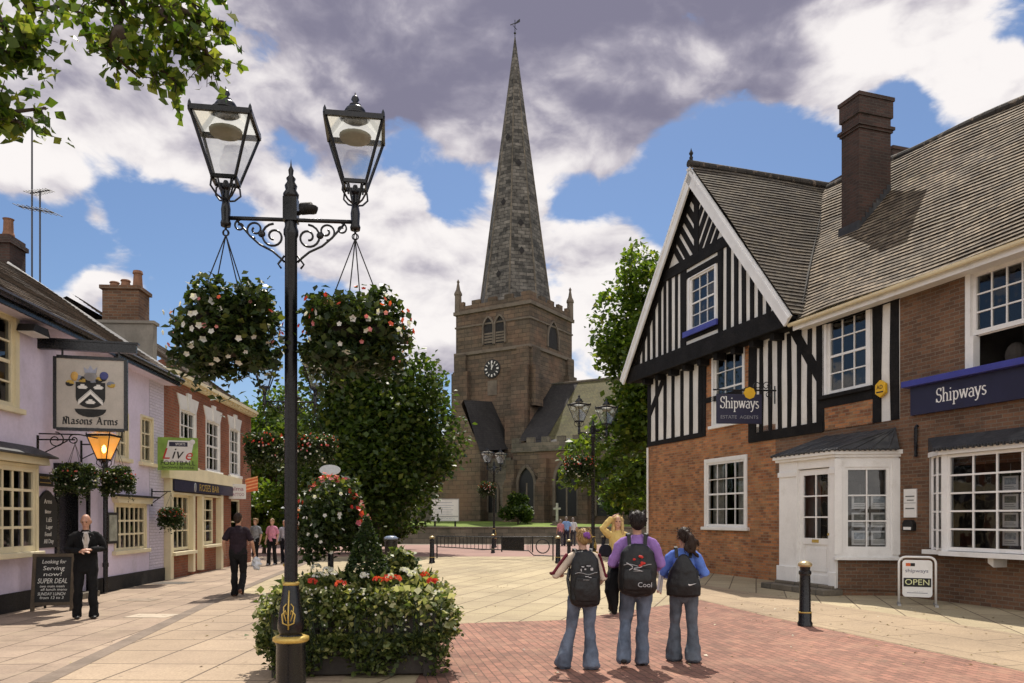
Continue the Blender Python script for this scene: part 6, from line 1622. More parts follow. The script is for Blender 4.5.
cluster(12, [(-.48, -.44, 1.0), (-.15, -.52, .98), (.24, -.50, 1.02), (.33, -.46, 1.03), (.42, -.42, 1.03), (.72, -.2, 1.05), (.82, -.38, 1.0)], .06, .05, M['petal_red'], 'red_flower_head')
P = np.stack([RNG.uniform(-1, 1, 150), RNG.uniform(-.74, -.45, 150), RNG.uniform(.5, .95, 150)], 1); flower_mesh('pale_blossom', P, np.tile((0, -1, .5), (150, 1)), .03, M['petal_white'], pln)['kind'] = 'stuff'
# shrubs and the flower tower growing in it
tp_ = thing('topiary_cone', 'clipped dark green conical shrub growing in the planter', 'shrub', (PX + .08, PY - .12, .62), 0)
n = 3000; t = RNG.uniform(0, 1, n) ** .7; a = RNG.uniform(0, 2 * PI, n); rr = (.24 * (1 - (1 - t)) * 1.0 + .015) * (1 + RNG.normal(0, .09, n)) 
P = np.stack([rr * np.cos(a), rr * np.sin(a), .38 + .72 * (1 - t) + RNG.normal(0, .012, n)], 1)
leaf_mesh('crown', P, .028, M['leaf_topiary'], tp_, elong=1.8); MB().tube([(0, 0, -.02), (0, 0, .9)], .018, 6).build('trunk', M['bark'], tp_)
sh_ = thing('leafy_shrub', 'small bright leafy shrub at the right end of the planter behind the cone', 'shrub', (PX + .42, PY + .1, .62), 0)
P, d, idx = blob_points([(0, 0, .55, .17, .17, .2), (.1, .05, .45, .14, .14, .2)], 900, .4, .15); leaf_mesh('crown', P, .05, M['leaf_planter'], sh_); MB().tube([(0, 0, -.02), (0, 0, .5)], .014, 6).build('trunk', M['bark'], sh_)
ft = thing('flower_tower', 'tall dome of red and white flowers on a post in the middle of the planter', 'flower tower', (PX - .42, PY + .28, .6), 0)
blobs = [(0, 0, 1.18, .36, .36, .40), (-.22, 0, 1.0, .2, .2, .3), (.22, 0, 1.0, .2, .2, .32), (0, -.2, 1.0, .22, .2, .3), (-.2, -.05, .75, .16, .16, .2), (.15, .05, 1.4, .2, .2, .18)]
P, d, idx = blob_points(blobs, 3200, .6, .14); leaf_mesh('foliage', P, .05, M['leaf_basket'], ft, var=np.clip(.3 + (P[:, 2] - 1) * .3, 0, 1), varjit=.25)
a = RNG.uniform(-.2, PI + .2, 110); rr = RNG.normal(1, .07, 110); P = np.stack([.40 * np.cos(a) * rr, RNG.uniform(-.25, .2, 110), 1.08 + .50 * np.sin(a) * rr], 1); D = np.stack([np.cos(a), -.5 + 0 * a, np.sin(a)], 1)
blooms('red_flower', P[:55], D[:55], .075, M['petal_red'], ft); blooms('pink_flower', P[85:], D[85:], .07, M['petal_pink'], ft)
a = RNG.uniform(PI, 2 * PI, 20); z = RNG.uniform(.7, 1.5, 20); P = np.stack([.38 * np.cos(a), .38 * np.sin(a), z], 1); blooms('white_flower', P, np.stack([np.cos(a), np.sin(a), .2 + 0 * a], 1), .055, M['petal_white'], ft)
MB().tube([(0, 0, -.1), (0, 0, 1.1)], .035, 8).build('post', M['black_paint'], ft)
g = at(330, 470, 11.2); os_ = thing('oval_sign', 'pale grey oval sign plate on a slim post showing above the flower tower', 'sign', (g.x, g.y, 0), .05)
m = MB(); m.prism([(.15 * math.cos(a), g.z + .075 * math.sin(a)) for a in np.linspace(0, 2 * PI, 21)[:-1]], -.015, .015); m.build('plate', plain('pale_grey_metal', (.5, .53, .55), .5, .1), os_); MB().tube([(0, .03, 0), (0, .03, g.z)], .025, 8).build('post', M['black_paint'], os_)

# ------------------------------------------------------------------ street furniture
def make_bollard():
    r = empty('bollard', (0, 0, 0))
    m = MB(); m.lathe([(.115, 0), (.115, .05), (.098, .08), (.10, .2), (.088, .24), (.080, .80), (.095, .82), (.095, .86), (.075, .88), (.08, .93)], (0, 0, 0), 18); m.build('post', M['black_paint'], r, 'auto')
    m = MB(); m.lathe([(.08, .93), (.105, .945), (.108, .98), (.08, 1.005), (.05, 1.02), (.0, 1.03)], (0, 0, 0), 18); m.build('cap', M['brass_cap'], r, True)
    m = MB(); m.lathe([(.100, .208), (.104, .214), (.104, .222), (.096, .23)], (0, 0, 0), 18); m.build('ring', M['gold'], r, True)
    return r
M['brass_cap'] = plain('worn_brass', (.42, .33, .18), .35, .2, 6, .1, 40, metal=.5)
b0 = make_bollard()
for i, (px, py, s, lab) in enumerate([(805, 626, 1.0, 'black bollard with a brass cap standing in front of the shop door'), (432, 563, 1.0, 'black bollard at the left end of the distant railing barrier'),
                                    (558, 563, 1.0, 'black bollard at the right end of the distant railing barrier'), (569, 562, .85, 'shorter black bollard just right of the bollard ending the railing'),
                                    (493, 553, .9, 'black bollard behind the middle of the railing barrier'), (603, 556, .9, 'black bollard behind the raised arm woman')]):
    o = b0 if i == 0 else copy_tree(b0); g = gp(px, py); o.location = (g[0], g[1], 0); o.scale = (s, s, s); tag(o, lab, 'bollard', 'black street bollards')
g0, g1 = Vector((*gp(437, 558), 0)), Vector((*gp(553, 560), 0))
L = (g1 - g0).length; rl = thing('railing_barrier', 'low black railing barrier with a ring and solid panel across the street end', 'railing', g0, math.atan2(g1.y - g0.y, g1.x - g0.x))
m = MB(); m.tube([(0, 0, .92), (L * .5, 0, .90), (L, 0, .93)], .03, 8); m.tube([(0, 0, .48), (L * .4, 0, .40), (L * .8, 0, .36)], .022, 8); m.tube([(L * .8, 0, .36), (L * .84, 0, .18), (L, 0, .16)], .022, 8)
for x in (0, L * .57, L * .83, L): m.tube([(x, 0, 0 if x in (0, L) else .3), (x, 0, .95)], .03, 8)
m.build('frame', M['black_paint'], rl)
m = MB()
for i in range(1, 17): x = L * .57 * i / 17; m.tube([(x, 0, .47 - .08 * i / 17), (x, 0, .91)], .014, 5)
for i in range(1, 4): x = L * (.77 + .015 * i); m.tube([(x, 0, .36), (x, 0, .91)], .012, 5)
m.build('bar', M['black_paint'], rl); MB().box(L * .57, L * .76, -.015, .015, .38, .9).build('panel', M['black_paint'], rl)
m = MB(); m.tube([(L * .915 + .28 * math.cos(a), 0, .55 + .28 * math.sin(a)) for a in np.linspace(0, 2 * PI, 19)], .025, 6, cap=False); m.build('ring', M['black_paint'], rl)
g = gp(391, 562); bn = thing('litter_bin', 'black litter bin with a pale blue lid beside the planter shrub', 'litter bin', (g[0], g[1], 0), 0)
MB().lathe([(.22, 0), (.24, .05), (.25, .82), (.27, .84), (.27, .88)], (0, 0, 0), 16).build('body', M['black_paint'], bn, 'auto'); MB().lathe([(.27, .88), (.27, .94), (.18, 1.0), (0, 1.02)], (0, 0, 0), 16).build('lid', plain('pale_blue_plastic', (.22, .27, .38), .3, .1), bn, True)
# notice board on the lawn
c = at(445, 511, 54); nb = thing('notice_board', 'large white church notice board on two posts on the lawn', 'notice board', (c.x, c.y, 1.05), .04)
MB().box(-.92, .92, -.05, .05, .45, 1.95).build('board', M['paper'], nb); m = MB()
for x in (-.7, .7): m.box(x - .06, x + .06, .052, .15, -.1, 1.95)
m.build('post', M['black_matt'], nb)
m = MB(); m.box(-.95, .95, -.07, .07, .42, .47); m.box(-.95, .95, -.07, .07, 1.93, 1.98); m.box(-.97, -.92, -.07, .07, .42, 1.98); m.box(.92, .97, -.07, .07, .42, 1.98); m.box(-.92, .92, -.06, -.05, .72, .80); m.build('frame', M['steel'], nb)
m = MB()
for q, (w_, z_) in enumerate(((.6, 1.7), (.75, 1.5), (.5, 1.35), (.7, 1.2), (.55, 1.05), (.65, .9))): m.box(-w_, w_ * .8, -.054, -.05, z_, z_ + .03)
put_text(m, 'PARISH CHURCH', .16, 0, -.05, .6, width=1.3); m.build('lettering', plain('grey_print', (.3, .32, .38), .7), nb)
c = at(557, 512, 58); cr_ = thing('stone_cross', 'small pale stone cross on the lawn in front of the church window', 'cross', (c.x, c.y, 1.1), .3)
m = MB(); m.box(-.085, .085, -.07, .07, .32, 1.7); m.box(-.28, .28, -.065, .065, 1.22, 1.36); m.build('cross', plain('grey_cross_stone', (.40, .39, .35), .9, .2, 4, .2), cr_, bevel=.02); m = MB(); m.box(-.4, .4, -.4, .4, -.05, .16); m.box(-.28, .28, -.28, .28, .16, .32); m.build('base', M['stone_trim'], cr_, bevel=.02)

# ------------------------------------------------------------------ trees
tree('broadleaf_tree', 'large dark rounded tree filling the space left of the church tower', (-6.75, 38, 0), 10.6, (0, 0, 5.4, 3.75, 3.4, 5.4), 32000, .20, M['leaf_tree'], .3, 2.0, 4, nblob=64, blob_r=.38, lo=.25, extra=[(-2.6, -1, 1.8, 1.5, 1.2, 1.3), (1.9, -1, 2.1, 1.3, 1.2, 1.2), (0, -1.6, 1.8, 1.7, 1.2, 1.4), (-3.4, -.5, 3.6, 1.2, 1.1, 1.4), (-1, 0, 8.6, 1.5, 1.3, 1.6), (3.0, -.4, 4.6, 1.0, 1.0, 1.4)])
tree('broadleaf_tree', 'tall tree with bright leaf edges rising behind the timbered gable', (7.3, 38.0, 0), 16, (0, 0, 9.0, 4.0, 3.2, 7.8), 23000, .21, M['leaf_bright'], .3, 4.5, 9, nblob=46, blob_r=.29, lo=1.6, extra=[(-3.6, -1.0, 4.6, 1.5, 1.2, 1.0), (-2.6, -.8, 3.6, 1.6, 1.2, 1.0), (-4.3, -.6, 3.6, .9, .8, .6), (-2.2, 0, 5.8, 1.6, 1.2, 1.2), (-1.2, -.5, 2.8, 1.4, 1.2, .9)])
tree('broadleaf_tree', 'light green tree beyond the brick shop seen behind the lamp posts', (-15.0, 50, 0), 10, (0, 0, 5.4, 4.6, 3.6, 4.6), 11000, .24, M['leaf_bright'], .25, 2.5, 21, nblob=34, blob_r=.36, lo=.6)
tree('broadleaf_tree', 'dark tree standing between the church chapel and the big rounded tree', (-9.0, 58, 1.05), 9, (0, 0, 4.6, 5.2, 3.5, 4.6), 9000, .28, M['leaf_tree'], .3, 2.5, 33, nblob=30, blob_r=.36, lo=.2)
tree('broadleaf_tree', 'low dark tree by the church aisle beneath the bright gable tree', (9.8, 56, 1.05), 9, (0, 0, 3.6, 3.6, 2.4, 3.6), 7000, .26, M['leaf_tree'], .25, 2.0, 41, nblob=26, blob_r=.38, lo=.2)
tree('broadleaf_tree', 'distant green tree far left beyond the light green tree', (-27.0, 72, 1.0), 12, (0, 0, 6, 8, 5, 6), 9000, .4, M['leaf_tree'], .35, 3, 52, nblob=34, blob_r=.34, lo=.2)
tree('leafy_bush', 'bright green bush beside the walking couple at the end of the brick shop', (-11.9, 37.5, 0), 3, (0, 0, 1.9, 1.7, 1.3, 1.8), 4200, .17, M['leaf_bright'], .08, .6, 61, nblob=18, cat='bush', blob_r=.45, lo=.05, limbs=5)
tree('leafy_bush', 'dark bush left of the litter bin behind the flower planter', (-7.6, 42.0, 0), 2, (0, 0, 1.1, 2.4, 1.0, 1.2), 3800, .17, M['leaf_tree'], .08, .5, 65, nblob=18, cat='bush', blob_r=.45, lo=.03, limbs=5)
c = at(518, 512, 62); tree('leafy_bush', 'dark rounded shrub growing against the aisle below the church window', (c.x, c.y, 1.2), 2.5, (0, 0, 1.1, 1.2, 1.0, 1.25), 3000, .17, M['leaf_tree'], .07, .5, 71, nblob=16, cat='bush', blob_r=.45, lo=.02, limbs=4)

# the branch reaching in over the street from a tree beside the pub
ot = thing('overhanging_tree', 'leafy boughs of a near tree reaching in over the pub roof at the top left', 'tree', (-5.4, 1.6, 0), 0)
def O(px, py, Y): v = at(px, py, Y); return v - Vector((-5.4, 1.6, 0))
boughs = [([(-5, -90), (-4, -60), (10, -20), (30, 10), (60, 6), (84, 14)], 5.4, 150), ([(-30, -40), (0, 20), (14, 44), (50, 34)], 5.2, 150), ([(-30, 20), (-5, 50), (20, 52), (40, 62)], 5.2, 120), ([(-40, 60), (-10, 100), (12, 112), (46, 108)], 5.0, 150), ([(-30, 90), (0, 118), (22, 122)], 5.0, 90),
          ([(60, -60), (118, -20), (124, 8), (119, 30), (96, 36)], 5.5, 110), ([(119, 28), (126, 44), (150, 62), (178, 82)], 5.5, 170), ([(119, 28), (108, 48), (120, 60), (140, 78)], 5.6, 90),
          ([(100, -70), (150, -10), (152, 20), (150, 44)], 5.7, 120), ([(150, -10), (180, 10), (204, 20), (224, 22)], 5.8, 150), ([(160, 10), (186, 40), (206, 50), (212, 70)], 5.7, 170), ([(180, -40), (190, -10), (200, 30)], 5.9, 90), ([(90, -40), (100, -10), (112, 6)], 5.4, 80), ([(150, -30), (168, 20), (180, 50)], 5.6, 110)]
m = MB(); LP_ = []
m.tube([(0, 0, -.1), (.02, .02, 1.0), (.05, .1, 3.0), (.12, .4, 4.6), (.4, 1.2, 6.0)], [.3, .24, .21, .18, .12], 12)
hub = Vector((.4, 1.2, 6.0)); m.tube([hub, (1.0, 2.4, 6.9), (1.9, 3.4, 6.7)], [.11, .08, .05], 8); m.tube([(.12, .4, 4.6), (.2, 1.6, 5.3), (.6, 3.0, 5.6)], [.12, .09, .05], 8)
for pts, Y, n in boughs:
    pp = [O(px, py, Y + .12 * i) for i, (px, py) in enumerate(pts)]
    st = Vector((1.9, 3.4, 6.7)) if pts[0][0] > 50 else Vector((.6, 3.0, 5.6))
    if pts[0] in ((119, 28), (150, -10), (160, 10)): line = pp
    else: line = [st] + pp
    m.tube(line, [.03 * (1 - .8 * i / (len(line) - 1)) + .004 for i in range(len(line))], 6)
    tw = []
    for k in range(int(n / 9)):
        t = RNG.uniform(.2, 1.0) * (len(pp) - 1); i = min(int(t), len(pp) - 2); c = pp[i].lerp(pp[i + 1], t - i); e = c + Vector((RNG.normal(0, .11), RNG.normal(0, .14), RNG.normal(-.05, .09)))
        m.tube([c, c.lerp(e, .5) + Vector((0, 0, .015)), e], [.006, .004, .002], 4); tw.append((c, e))
    for k in range(int(n * .65)):
        c, e = tw[int(RNG.integers(len(tw)))]; LP_.append(c.lerp(e, RNG.uniform(.3, 1.12)) + Vector(RNG.normal(0, .025, 3)))
    for k in range(int(n * .45)):
        t = RNG.uniform(0.25, 1.0) * (len(pp) - 1); i = min(int(t), len(pp) - 2); c = pp[i].lerp(pp[i + 1], t - i)
        LP_.append(c + Vector((RNG.normal(0, .055), RNG.normal(0, .10), RNG.normal(-.02, .06))))
m.build('trunk', M['bark'], ot, True)
leaf_mesh('crown', np.array([tuple(p) for p in LP_]), .066, M['leaf_bright'], ot, elong=1.25, up=.05, var=RNG.uniform(0, .9, len(LP_)))

# fallen leaves and scraps scattered on the paving
k = 260; xx = RNG.uniform(-6, 7, k); yy = RNG.uniform(7.5, 26, k)
xx = np.concatenate([xx, RNG.uniform(4.5, 8.5, 90)]); yy = np.concatenate([yy, RNG.uniform(9, 17, 90)])
M['litter'] = leafmat('dry_leaves', [(0.0, (0.16, 0.10, 0.05)), (0.6, (0.32, 0.24, 0.10)), (1.0, (0.5, 0.45, 0.35))], 0.1)
fl_ = leaf_mesh('fallen_leaves', np.stack([xx, yy, np.full(len(xx), .012)], 1), .035, M['litter'], up=3.0)
tag(fl_, 'dry yellow leaves and scraps scattered over the sunlit paving', 'leaves', kind='stuff')
# ------------------------------------------------------------------ people
def loft(mb, pts, n=14, side=(1, 0, 0), mi=0):
    """pts: (x, y, z, rx, ry); rx lies along `side`, ry across it; rounded caps"""
    side = Vector(side); P = [Vector(p[:3]) for p in pts]; rings = []
    pp = list(pts)
    def ring(c, d, rx, ry):
        a = side - d * side.dot(d)
        if a.length < .05: a = Vector((0, 1, 0)) - d * d.y
        a.normalize(); b = d.cross(a)
        return [c + a * rx * math.cos(2 * PI * k / n) + b * ry * math.sin(2 * PI * k / n) for k in range(n)]
    T = [(P[min(i + 1, len(P) - 1)] - P[max(i - 1, 0)]).normalized() for i in range(len(P))]
    r0 = min(pp[0][3], pp[0][4]); r1 = min(pp[-1][3], pp[-1][4])
    rings.append(ring(P[0] - T[0] * r0 * .35, T[0], pp[0][3] * .6, pp[0][4] * .6))
    for i, p in enumerate(pp): rings.append(ring(P[i], T[i], p[3], p[4]))
    rings.append(ring(P[-1] + T[-1] * r1 * .35, T[-1], pp[-1][3] * .6, pp[-1][4] * .6))
    vs = [v for r in rings for v in r]; fs = []
    for i in range(len(rings) - 1):
        for k in range(n): fs.append((i * n + k, i * n + (k + 1) % n, (i + 1) * n + (k + 1) % n, (i + 1) * n + k))
    fs.append(tuple(range(n - 1, -1, -1))); fs.append(tuple((len(rings) - 1) * n + k for k in range(n)))
    mb.add(vs, fs, mi)

def fuse(mb, name, mat, parent, voxel=.01, smooth=4, wrinkle=0.0, wscale=9.0, wz=.5, seed=0.0, factor=.5):
    """one continuous skin over everything in the builder"""
    me = mb.mesh('tmp', mat); o = bpy.data.objects.new('tmp', me); COL.objects.link(o)
    r = o.modifiers.new('r', 'REMESH'); r.mode = 'VOXEL'; r.voxel_size = voxel
    s = o.modifiers.new('s', 'SMOOTH'); s.iterations = smooth; s.factor = factor
    dg = bpy.context.evaluated_depsgraph_get(); me2 = bpy.data.meshes.new_from_object(o.evaluated_get(dg))
    bpy.data.objects.remove(o); bpy.data.meshes.remove(me)
    me2.name = name
    if wrinkle:
        n = len(me2.vertices); co = np.empty(n * 3, np.float32); me2.vertices.foreach_get('co', co); co = co.reshape(-1, 3)
        nr = np.empty(n * 3, np.float32); me2.vertices.foreach_get('normal', nr); nr = nr.reshape(-1, 3)
        d = np.array([mnoise.fractal(Vector((c[0] * wscale + seed, c[1] * wscale, c[2] * wscale * wz)), 1.0, 2.0, 2) for c in co], np.float32)
        if wz > .56: d = d * np.clip(1.5 - co[:, 2] * .8, .7, 1.4)
        co += nr * ((np.maximum(d, -.6) + .42)[:, None] * wrinkle); me2.vertices.foreach_set('co', co.reshape(-1))
    me2.polygons.foreach_set('use_smooth', [True] * len(me2.polygons)); me2.update()
    if not me2.materials: me2.materials.append(mat)
    ob = bpy.data.objects.new(name, me2); COL.objects.link(ob); ob.parent = parent
    return ob

def V3(*a): return Vector(a)
def hand(mb, wrist, dirn, palm_n, s=1.0, curl=.35):
    """palm, four fingers and a thumb; dirn along the fingers, palm_n out of the palm"""
    d = Vector(dirn).normalized(); pn = Vector(palm_n); pn = (pn - d * pn.dot(d)).normalized(); sd = d.cross(pn)
    w = Vector(wrist)
    loft(mb, [(*(w), .026 * s, .020 * s), (*(w + d * .035 * s), .036 * s, .018 * s), (*(w + d * .085 * s), .042 * s, .016 * s)], 10, sd)
    for i, (off, ln) in enumerate(((-.030, .068), (-.010, .078), (.010, .073), (.029, .058))):
        b = w + d * .082 * s + sd * off * s; p = [b - d * .02 * s]; cur = d.copy(); q = b
        for k in range(3):
            p.append(q); cur = (cur * math.cos(curl) + pn * math.sin(curl)).normalized(); q = q + cur * ln * s * (.45, .32, .23)[k]
        p.append(q); loft(mb, [(*v, .0092 * s, .0092 * s) for v in p], 8, sd)
    b = w + d * .03 * s - sd * .03 * s; t1 = b + (d * .5 - sd * .8 + pn * .3).normalized() * .04 * s; t2 = t1 + (d * .9 - sd * .25 + pn * .4).normalized() * .035 * s
    loft(mb, [(*(b + sd * .01 * s), .014 * s, .012 * s), (*t1, .011 * s, .011 * s), (*t2, .009 * s, .009 * s)], 8, sd)

SKIN = plain('skin', (.46, .25, .17), .5, .08, 6, .05, 60, fine=.05)
SKIN2 = plain('pale_skin', (.52, .31, .22), .5, .08, 6, .05, 60, fine=.05)
def cloth(name, c, var=.2, rough=.9, vs=5, bump=.3, fine=.14): return plain(name, c, rough, var, vs, bump, 120, fine=fine, spec=.2)
DENIM = cloth('faded_denim', (.120, .146, .195), .42, .9, 4); DENIM_G = cloth('grey_denim', (.100, .116, .140), .38, .9, 4)
BLACKC = cloth('black_cloth', (.010, .010, .011), .3); NAVYC = cloth('dark_navy_cloth', (.012, .012, .018), .3)
SHOE = plain('dark_shoe', (.012, .011, .011), .4, .2, 8, .1, 60); TRAINER = plain('pale_trainer', (.35, .35, .36), .5, .2, 9, .1, 60)
EYE = plain('eye', (.02, .015, .012), .2, .1, 5, 0); LIP = plain('lips', (.36, .13, .11), .5, .1, 5, 0)

def make_person(label, loc, yaw, H=1.7, female=False, lf=(-.10, .06), rf=(.10, -.06), lk=None, rk=None, lh=None, rh=None, le=None, re=None, lift=(0, 0),
                skin=SKIN, top=None, trousers=None, shoes=SHOE, flare=0.0, sleeve='long', sleeve_mat=None, top_hem=.90, jacket=None, vox=.010, lean=0.0, head_turn=0.0, nod=0.0, hair=None, hair_style='short', lhd=None, rhd=None, group=None, slim=1.0, name='person', neck_open=False):
    s = H / 1.75
    root = thing(name, label, 'person', (loc[0], loc[1], 0), yaw, group); root.scale = (s, s, s)
    sw = .158 if female else .180; hw = .090; sl = slim
    ly = lambda z: lean * (z - .9)          # forward lean of the trunk
    SL, SR = V3(-sw, ly(1.39), 1.385), V3(sw, ly(1.39), 1.385)
    LE = V3(*(le or (-sw - .06, -.03, 1.13))); RE = V3(*(re or (sw + .06, -.03, 1.13)))
    LH = V3(*(lh or (-sw - .07, .08, .88))); RH = V3(*(rh or (sw + .07, .08, .88)))
    HL, HR = V3(-hw, 0, .92), V3(hw, 0, .92)
    LA, RA = V3(lf[0], lf[1], .085 + lift[0]), V3(rf[0], rf[1], .085 + lift[1])
    def kn(h, a, k): return V3(*k) if k else (h + a) / 2 + V3(0, .03 + .25 * abs(a.y) * .3, .03)
    KL, KR = kn(HL, LA, lk), kn(HR, RA, rk)
    b = MB()
    loft(b, [(0, 0, .84, .11 * sl, .09), (0, 0, .93, .155 * sl, .108), (0, ly(1.06), 1.06, (.125 if female else .142) * sl, .092), (0, ly(1.2), 1.2, .142 * sl, .102), (0, ly(1.33), 1.33, .140 * sl, .098), (0, ly(1.41), 1.41, .105 * sl, .072), (0, ly(1.46) , 1.46, .058, .054)])
    hc = V3(0, ly(1.62) + .015, 1.635)
    loft(b, [(0, ly(1.44), 1.44, .052, .055), (0, ly(1.55) + .01, 1.55, .05, .054), (0, ly(1.6) + .01, 1.6, .05, .05)], 12)
    hb = MB(); hb.ell((0, -.005, .01), .074, .094, .108, 20, 14); hb.ell((0, .03, -.055), .052, .055, .06, 16, 10); hb.ell((0, .066, -.092), .024, .022, .02, 10, 8)
    hb.ell((0, .092, -.02), .012, .020, .022, 10, 8); hb.ell((0, .086, .005), .010, .014, .03, 8, 6); hb.ell((0, .078, .028), .05, .018, .012, 10, 6); hb.ell((0, .082, -.062), .024, .012, .010, 10, 6)
    for sx in (-1, 1): hb.ell((sx * .076, -.005, -.005), .012, .022, .032, 8, 8)
    HM = Matrix.Translation(hc) @ Matrix.Rotation(head_turn, 4, 'Z') @ Matrix.Rotation(-nod, 4, 'X')
    hb.xform(HM); b.add(hb.v, hb.f)
    for h, k, a in ((HL, KL, LA), (HR, KR, RA)):
        loft(b, [(*(h + V3(0, 0, .03)), .085, .09), (*h.lerp(k, .35), .078, .084), (*k, .052, .056), (*k.lerp(a, .35), .052, .056), (*a, .036, .04)], 12)
        f = a - V3(0, 0, .05); loft(b, [(*(f + V3(0, -.05, 0)), .034, .03), (*(f + V3(0, .05, 0)), .042, .035), (*(f + V3(0, .15, -.015)), .035, .018)], 10, (1, 0, 0))
    for sh, e, h, sx, hd in ((SL, LE, LH, -1, lhd), (SR, RE, RH, 1, rhd)):
        loft(b, [(*(sh - V3(sx * .06, 0, -.03)), .035, .045), (*sh, .045, .050), (*sh.lerp(e, .5), .043, .045), (*e, .036, .038), (*e.lerp(h, .4), .035, .036), (*h, .025, .022)], 12, (0, 1, 0))
        dd = Vector(hd) if hd else (h - e).normalized() + V3(0, .15, -.2)
        hand(b, h, dd, V3(-sx, .2, 0) if abs(dd.normalized().z) > .5 else V3(-sx * .5, 0, -.6), 1.0 if not female else .9)
    body = fuse(b, 'body', skin, root, vox * .72, 3, factor=.4)
    # face
    m = MB()
    for sx in (-1, 1): m.ell((sx * .030, .083, .008), .013, .008, .007, 8, 6, 0)
    for sx in (-1, 1): m.beam((sx * .016, .0955, .030), (sx * .046, .084, .034), .006, .006, mi=2)
    m.ell((0, .0905, -.062), .021, .006, .0055, 8, 6, 1); m.xform(HM); m.build('face', [EYE, LIP, hair or EYE], root)
    # trousers
    t = MB(); fl = flare
    loft(t, [(0, 0, .79, .07, .09), (0, 0, .85, .14 * sl, .118), (0, 0, .92, .174 * sl, .126), (0, ly(.98), .98, .165 * sl, .120), (0, ly(1.04), 1.04, .150 * sl, .110)], 16)
    for h, k, a in ((HL, KL, LA), (HR, KR, RA)):
        q = k.lerp(a, .5); e = a + V3(0, .005, -.045)
        loft(t, [(*(h + V3(0, 0, -.02)), .092, .110), (*h.lerp(k, .25), .092, .104), (*h.lerp(k, .5), .080, .090), (*k, .063, .068), (*q, .062 + fl * .3, .068 + fl * .4), (*(k.lerp(a, .8)), .064 + fl * .75, .074 + fl * .9), (*e, .067 + fl, .082 + fl * 1.4)], 14)
    fuse(t, 'trousers', trousers, root, vox, 2, .0135, 12, .62, random.random() * 9)
    # shoes
    sh = MB()
    for a, lf_ in ((LA, lift[0]), (RA, lift[1])):
        f = V3(a.x, a.y, .040 + lf_); tip = V3(0, .17, -.010 - lf_ * .6)
        loft(sh, [(*(f + V3(0, -.065, .004 + lf_ * .2)), .038, .038), (*(f + V3(0, .0, .012)), .043, .045), (*(f + V3(0, .08, -.004)), .047, .034), (*(f + tip), .036, .024)], 12, (1, 0, 0))
    fuse(sh, 'shoes', shoes, root, vox * .8, 2)
    # upper garment
    u = MB()
    hz = top_hem
    loft(u, [(0, ly(hz), hz, .168 * sl, .124), (0, ly(1.0), 1.0, .160 * sl, .118), (0, ly(1.1), 1.1, (.142 if female else .158) * sl, .112), (0, ly(1.22), 1.22, .158 * sl, .120), (0, ly(1.34), 1.34, (.152 if female else .170) * sl, .118), (0, ly(1.41), 1.41, (.118 if female else .132) * sl, .090), (0, ly(1.455), 1.455, .078, .066), (0, ly(1.48), 1.48, .062, .060)], 18)
    v = MB() if sleeve_mat else u
    for shp, e, h, sx in ((SL, LE, LH, -1), (SR, RE, RH, 1)):
        if sleeve == 'none': loft(u, [(*(shp - V3(sx * .06, 0, .02)), .062, .07), (*(shp), .06, .066)], 12, (0, 1, 0)); continue
        pts = [(*(shp - V3(sx * .085, 0, -.035)), .040, .055), (*(shp - V3(sx * .03, 0, -.012)), .054, .064), (*(shp + (e - shp) * .12), .060, .066), (*shp.lerp(e, .5), .055, .060)]
        if sleeve == 'long': pts += [(*e, .054, .056), (*e.lerp(h, .5), .047, .048), (*e.lerp(h, .93), .040, .040)]
        else: pts += [(*shp.lerp(e, .78), .060, .064)]
        loft(v, pts, 12, (0, 1, 0))
    fuse(u, jacket or 'top', top, root, vox, 2, .015, 12, .8, random.random() * 9)
    if sleeve_mat and sleeve != 'none': fuse(v, 'sleeves', sleeve_mat, root, vox, 3, .010, 10, .8, random.random() * 9)
    # hair
    if hair:
        h = MB()
        h.ell((0, -.022, .030), .083, .095, .100, 18, 12)
        if hair_style == 'short': h.ell((0, -.06, -.015), .074, .058, .075, 14, 10)
        elif hair_style == 'thick': h.ell((0, -.05, .0), .090, .075, .10, 14, 10); h.ell((0, .03, .085), .075, .07, .04, 12, 8); h.ell((.05, -.03, .04), .05, .08, .07, 10, 8); h.ell((-.05, -.03, .04), .05, .08, .07, 10, 8)
        elif hair_style == 'bun': h.ell((0, -.055, .0), .072, .06, .085, 14, 10); h.ell((.02, -.095, .045), .05, .045, .05, 12, 8)
        elif hair_style == 'pony':
            h.ell((0, -.05, .0), .080, .066, .09, 14, 10)
            loft(h, [(0, -.10, .05, .03, .03), (.02, -.135, -.02, .055, .045), (.03, -.14, -.12, .065, .045), (.04, -.135, -.22, .035, .03)], 10)
            for a_ in range(6): loft(h, [(.02, -.12, -.02, .02, .02), (.02 + .09 * math.cos(a_), -.14, -.08 - .03 * a_, .022, .02), (.03 + .1 * math.cos(a_ * 1.4), -.14, -.14 - .03 * a_, .012, .012)], 8)
        elif hair_style == 'long':
            for sx in (-1, 1): loft(h, [(sx * .05, -.03, .06, .05, .06), (sx * .075, -.01, -.05, .035, .055), (sx * .085, .0, -.18, .03, .05), (sx * .08, .01, -.27, .02, .03)], 10)
            h.ell((0, -.06, -.04), .078, .05, .13, 14, 10)
        elif hair_style == 'bald': h = MB(); h.ell((0, -.05, -.02), .078, .06, .06, 14, 10)
        h.xform(HM)
        fuse(h, 'hair', HAIR[hair] if isinstance(hair, str) else hair, root, vox * .7, 2, .007, 26, .45, 3.0)
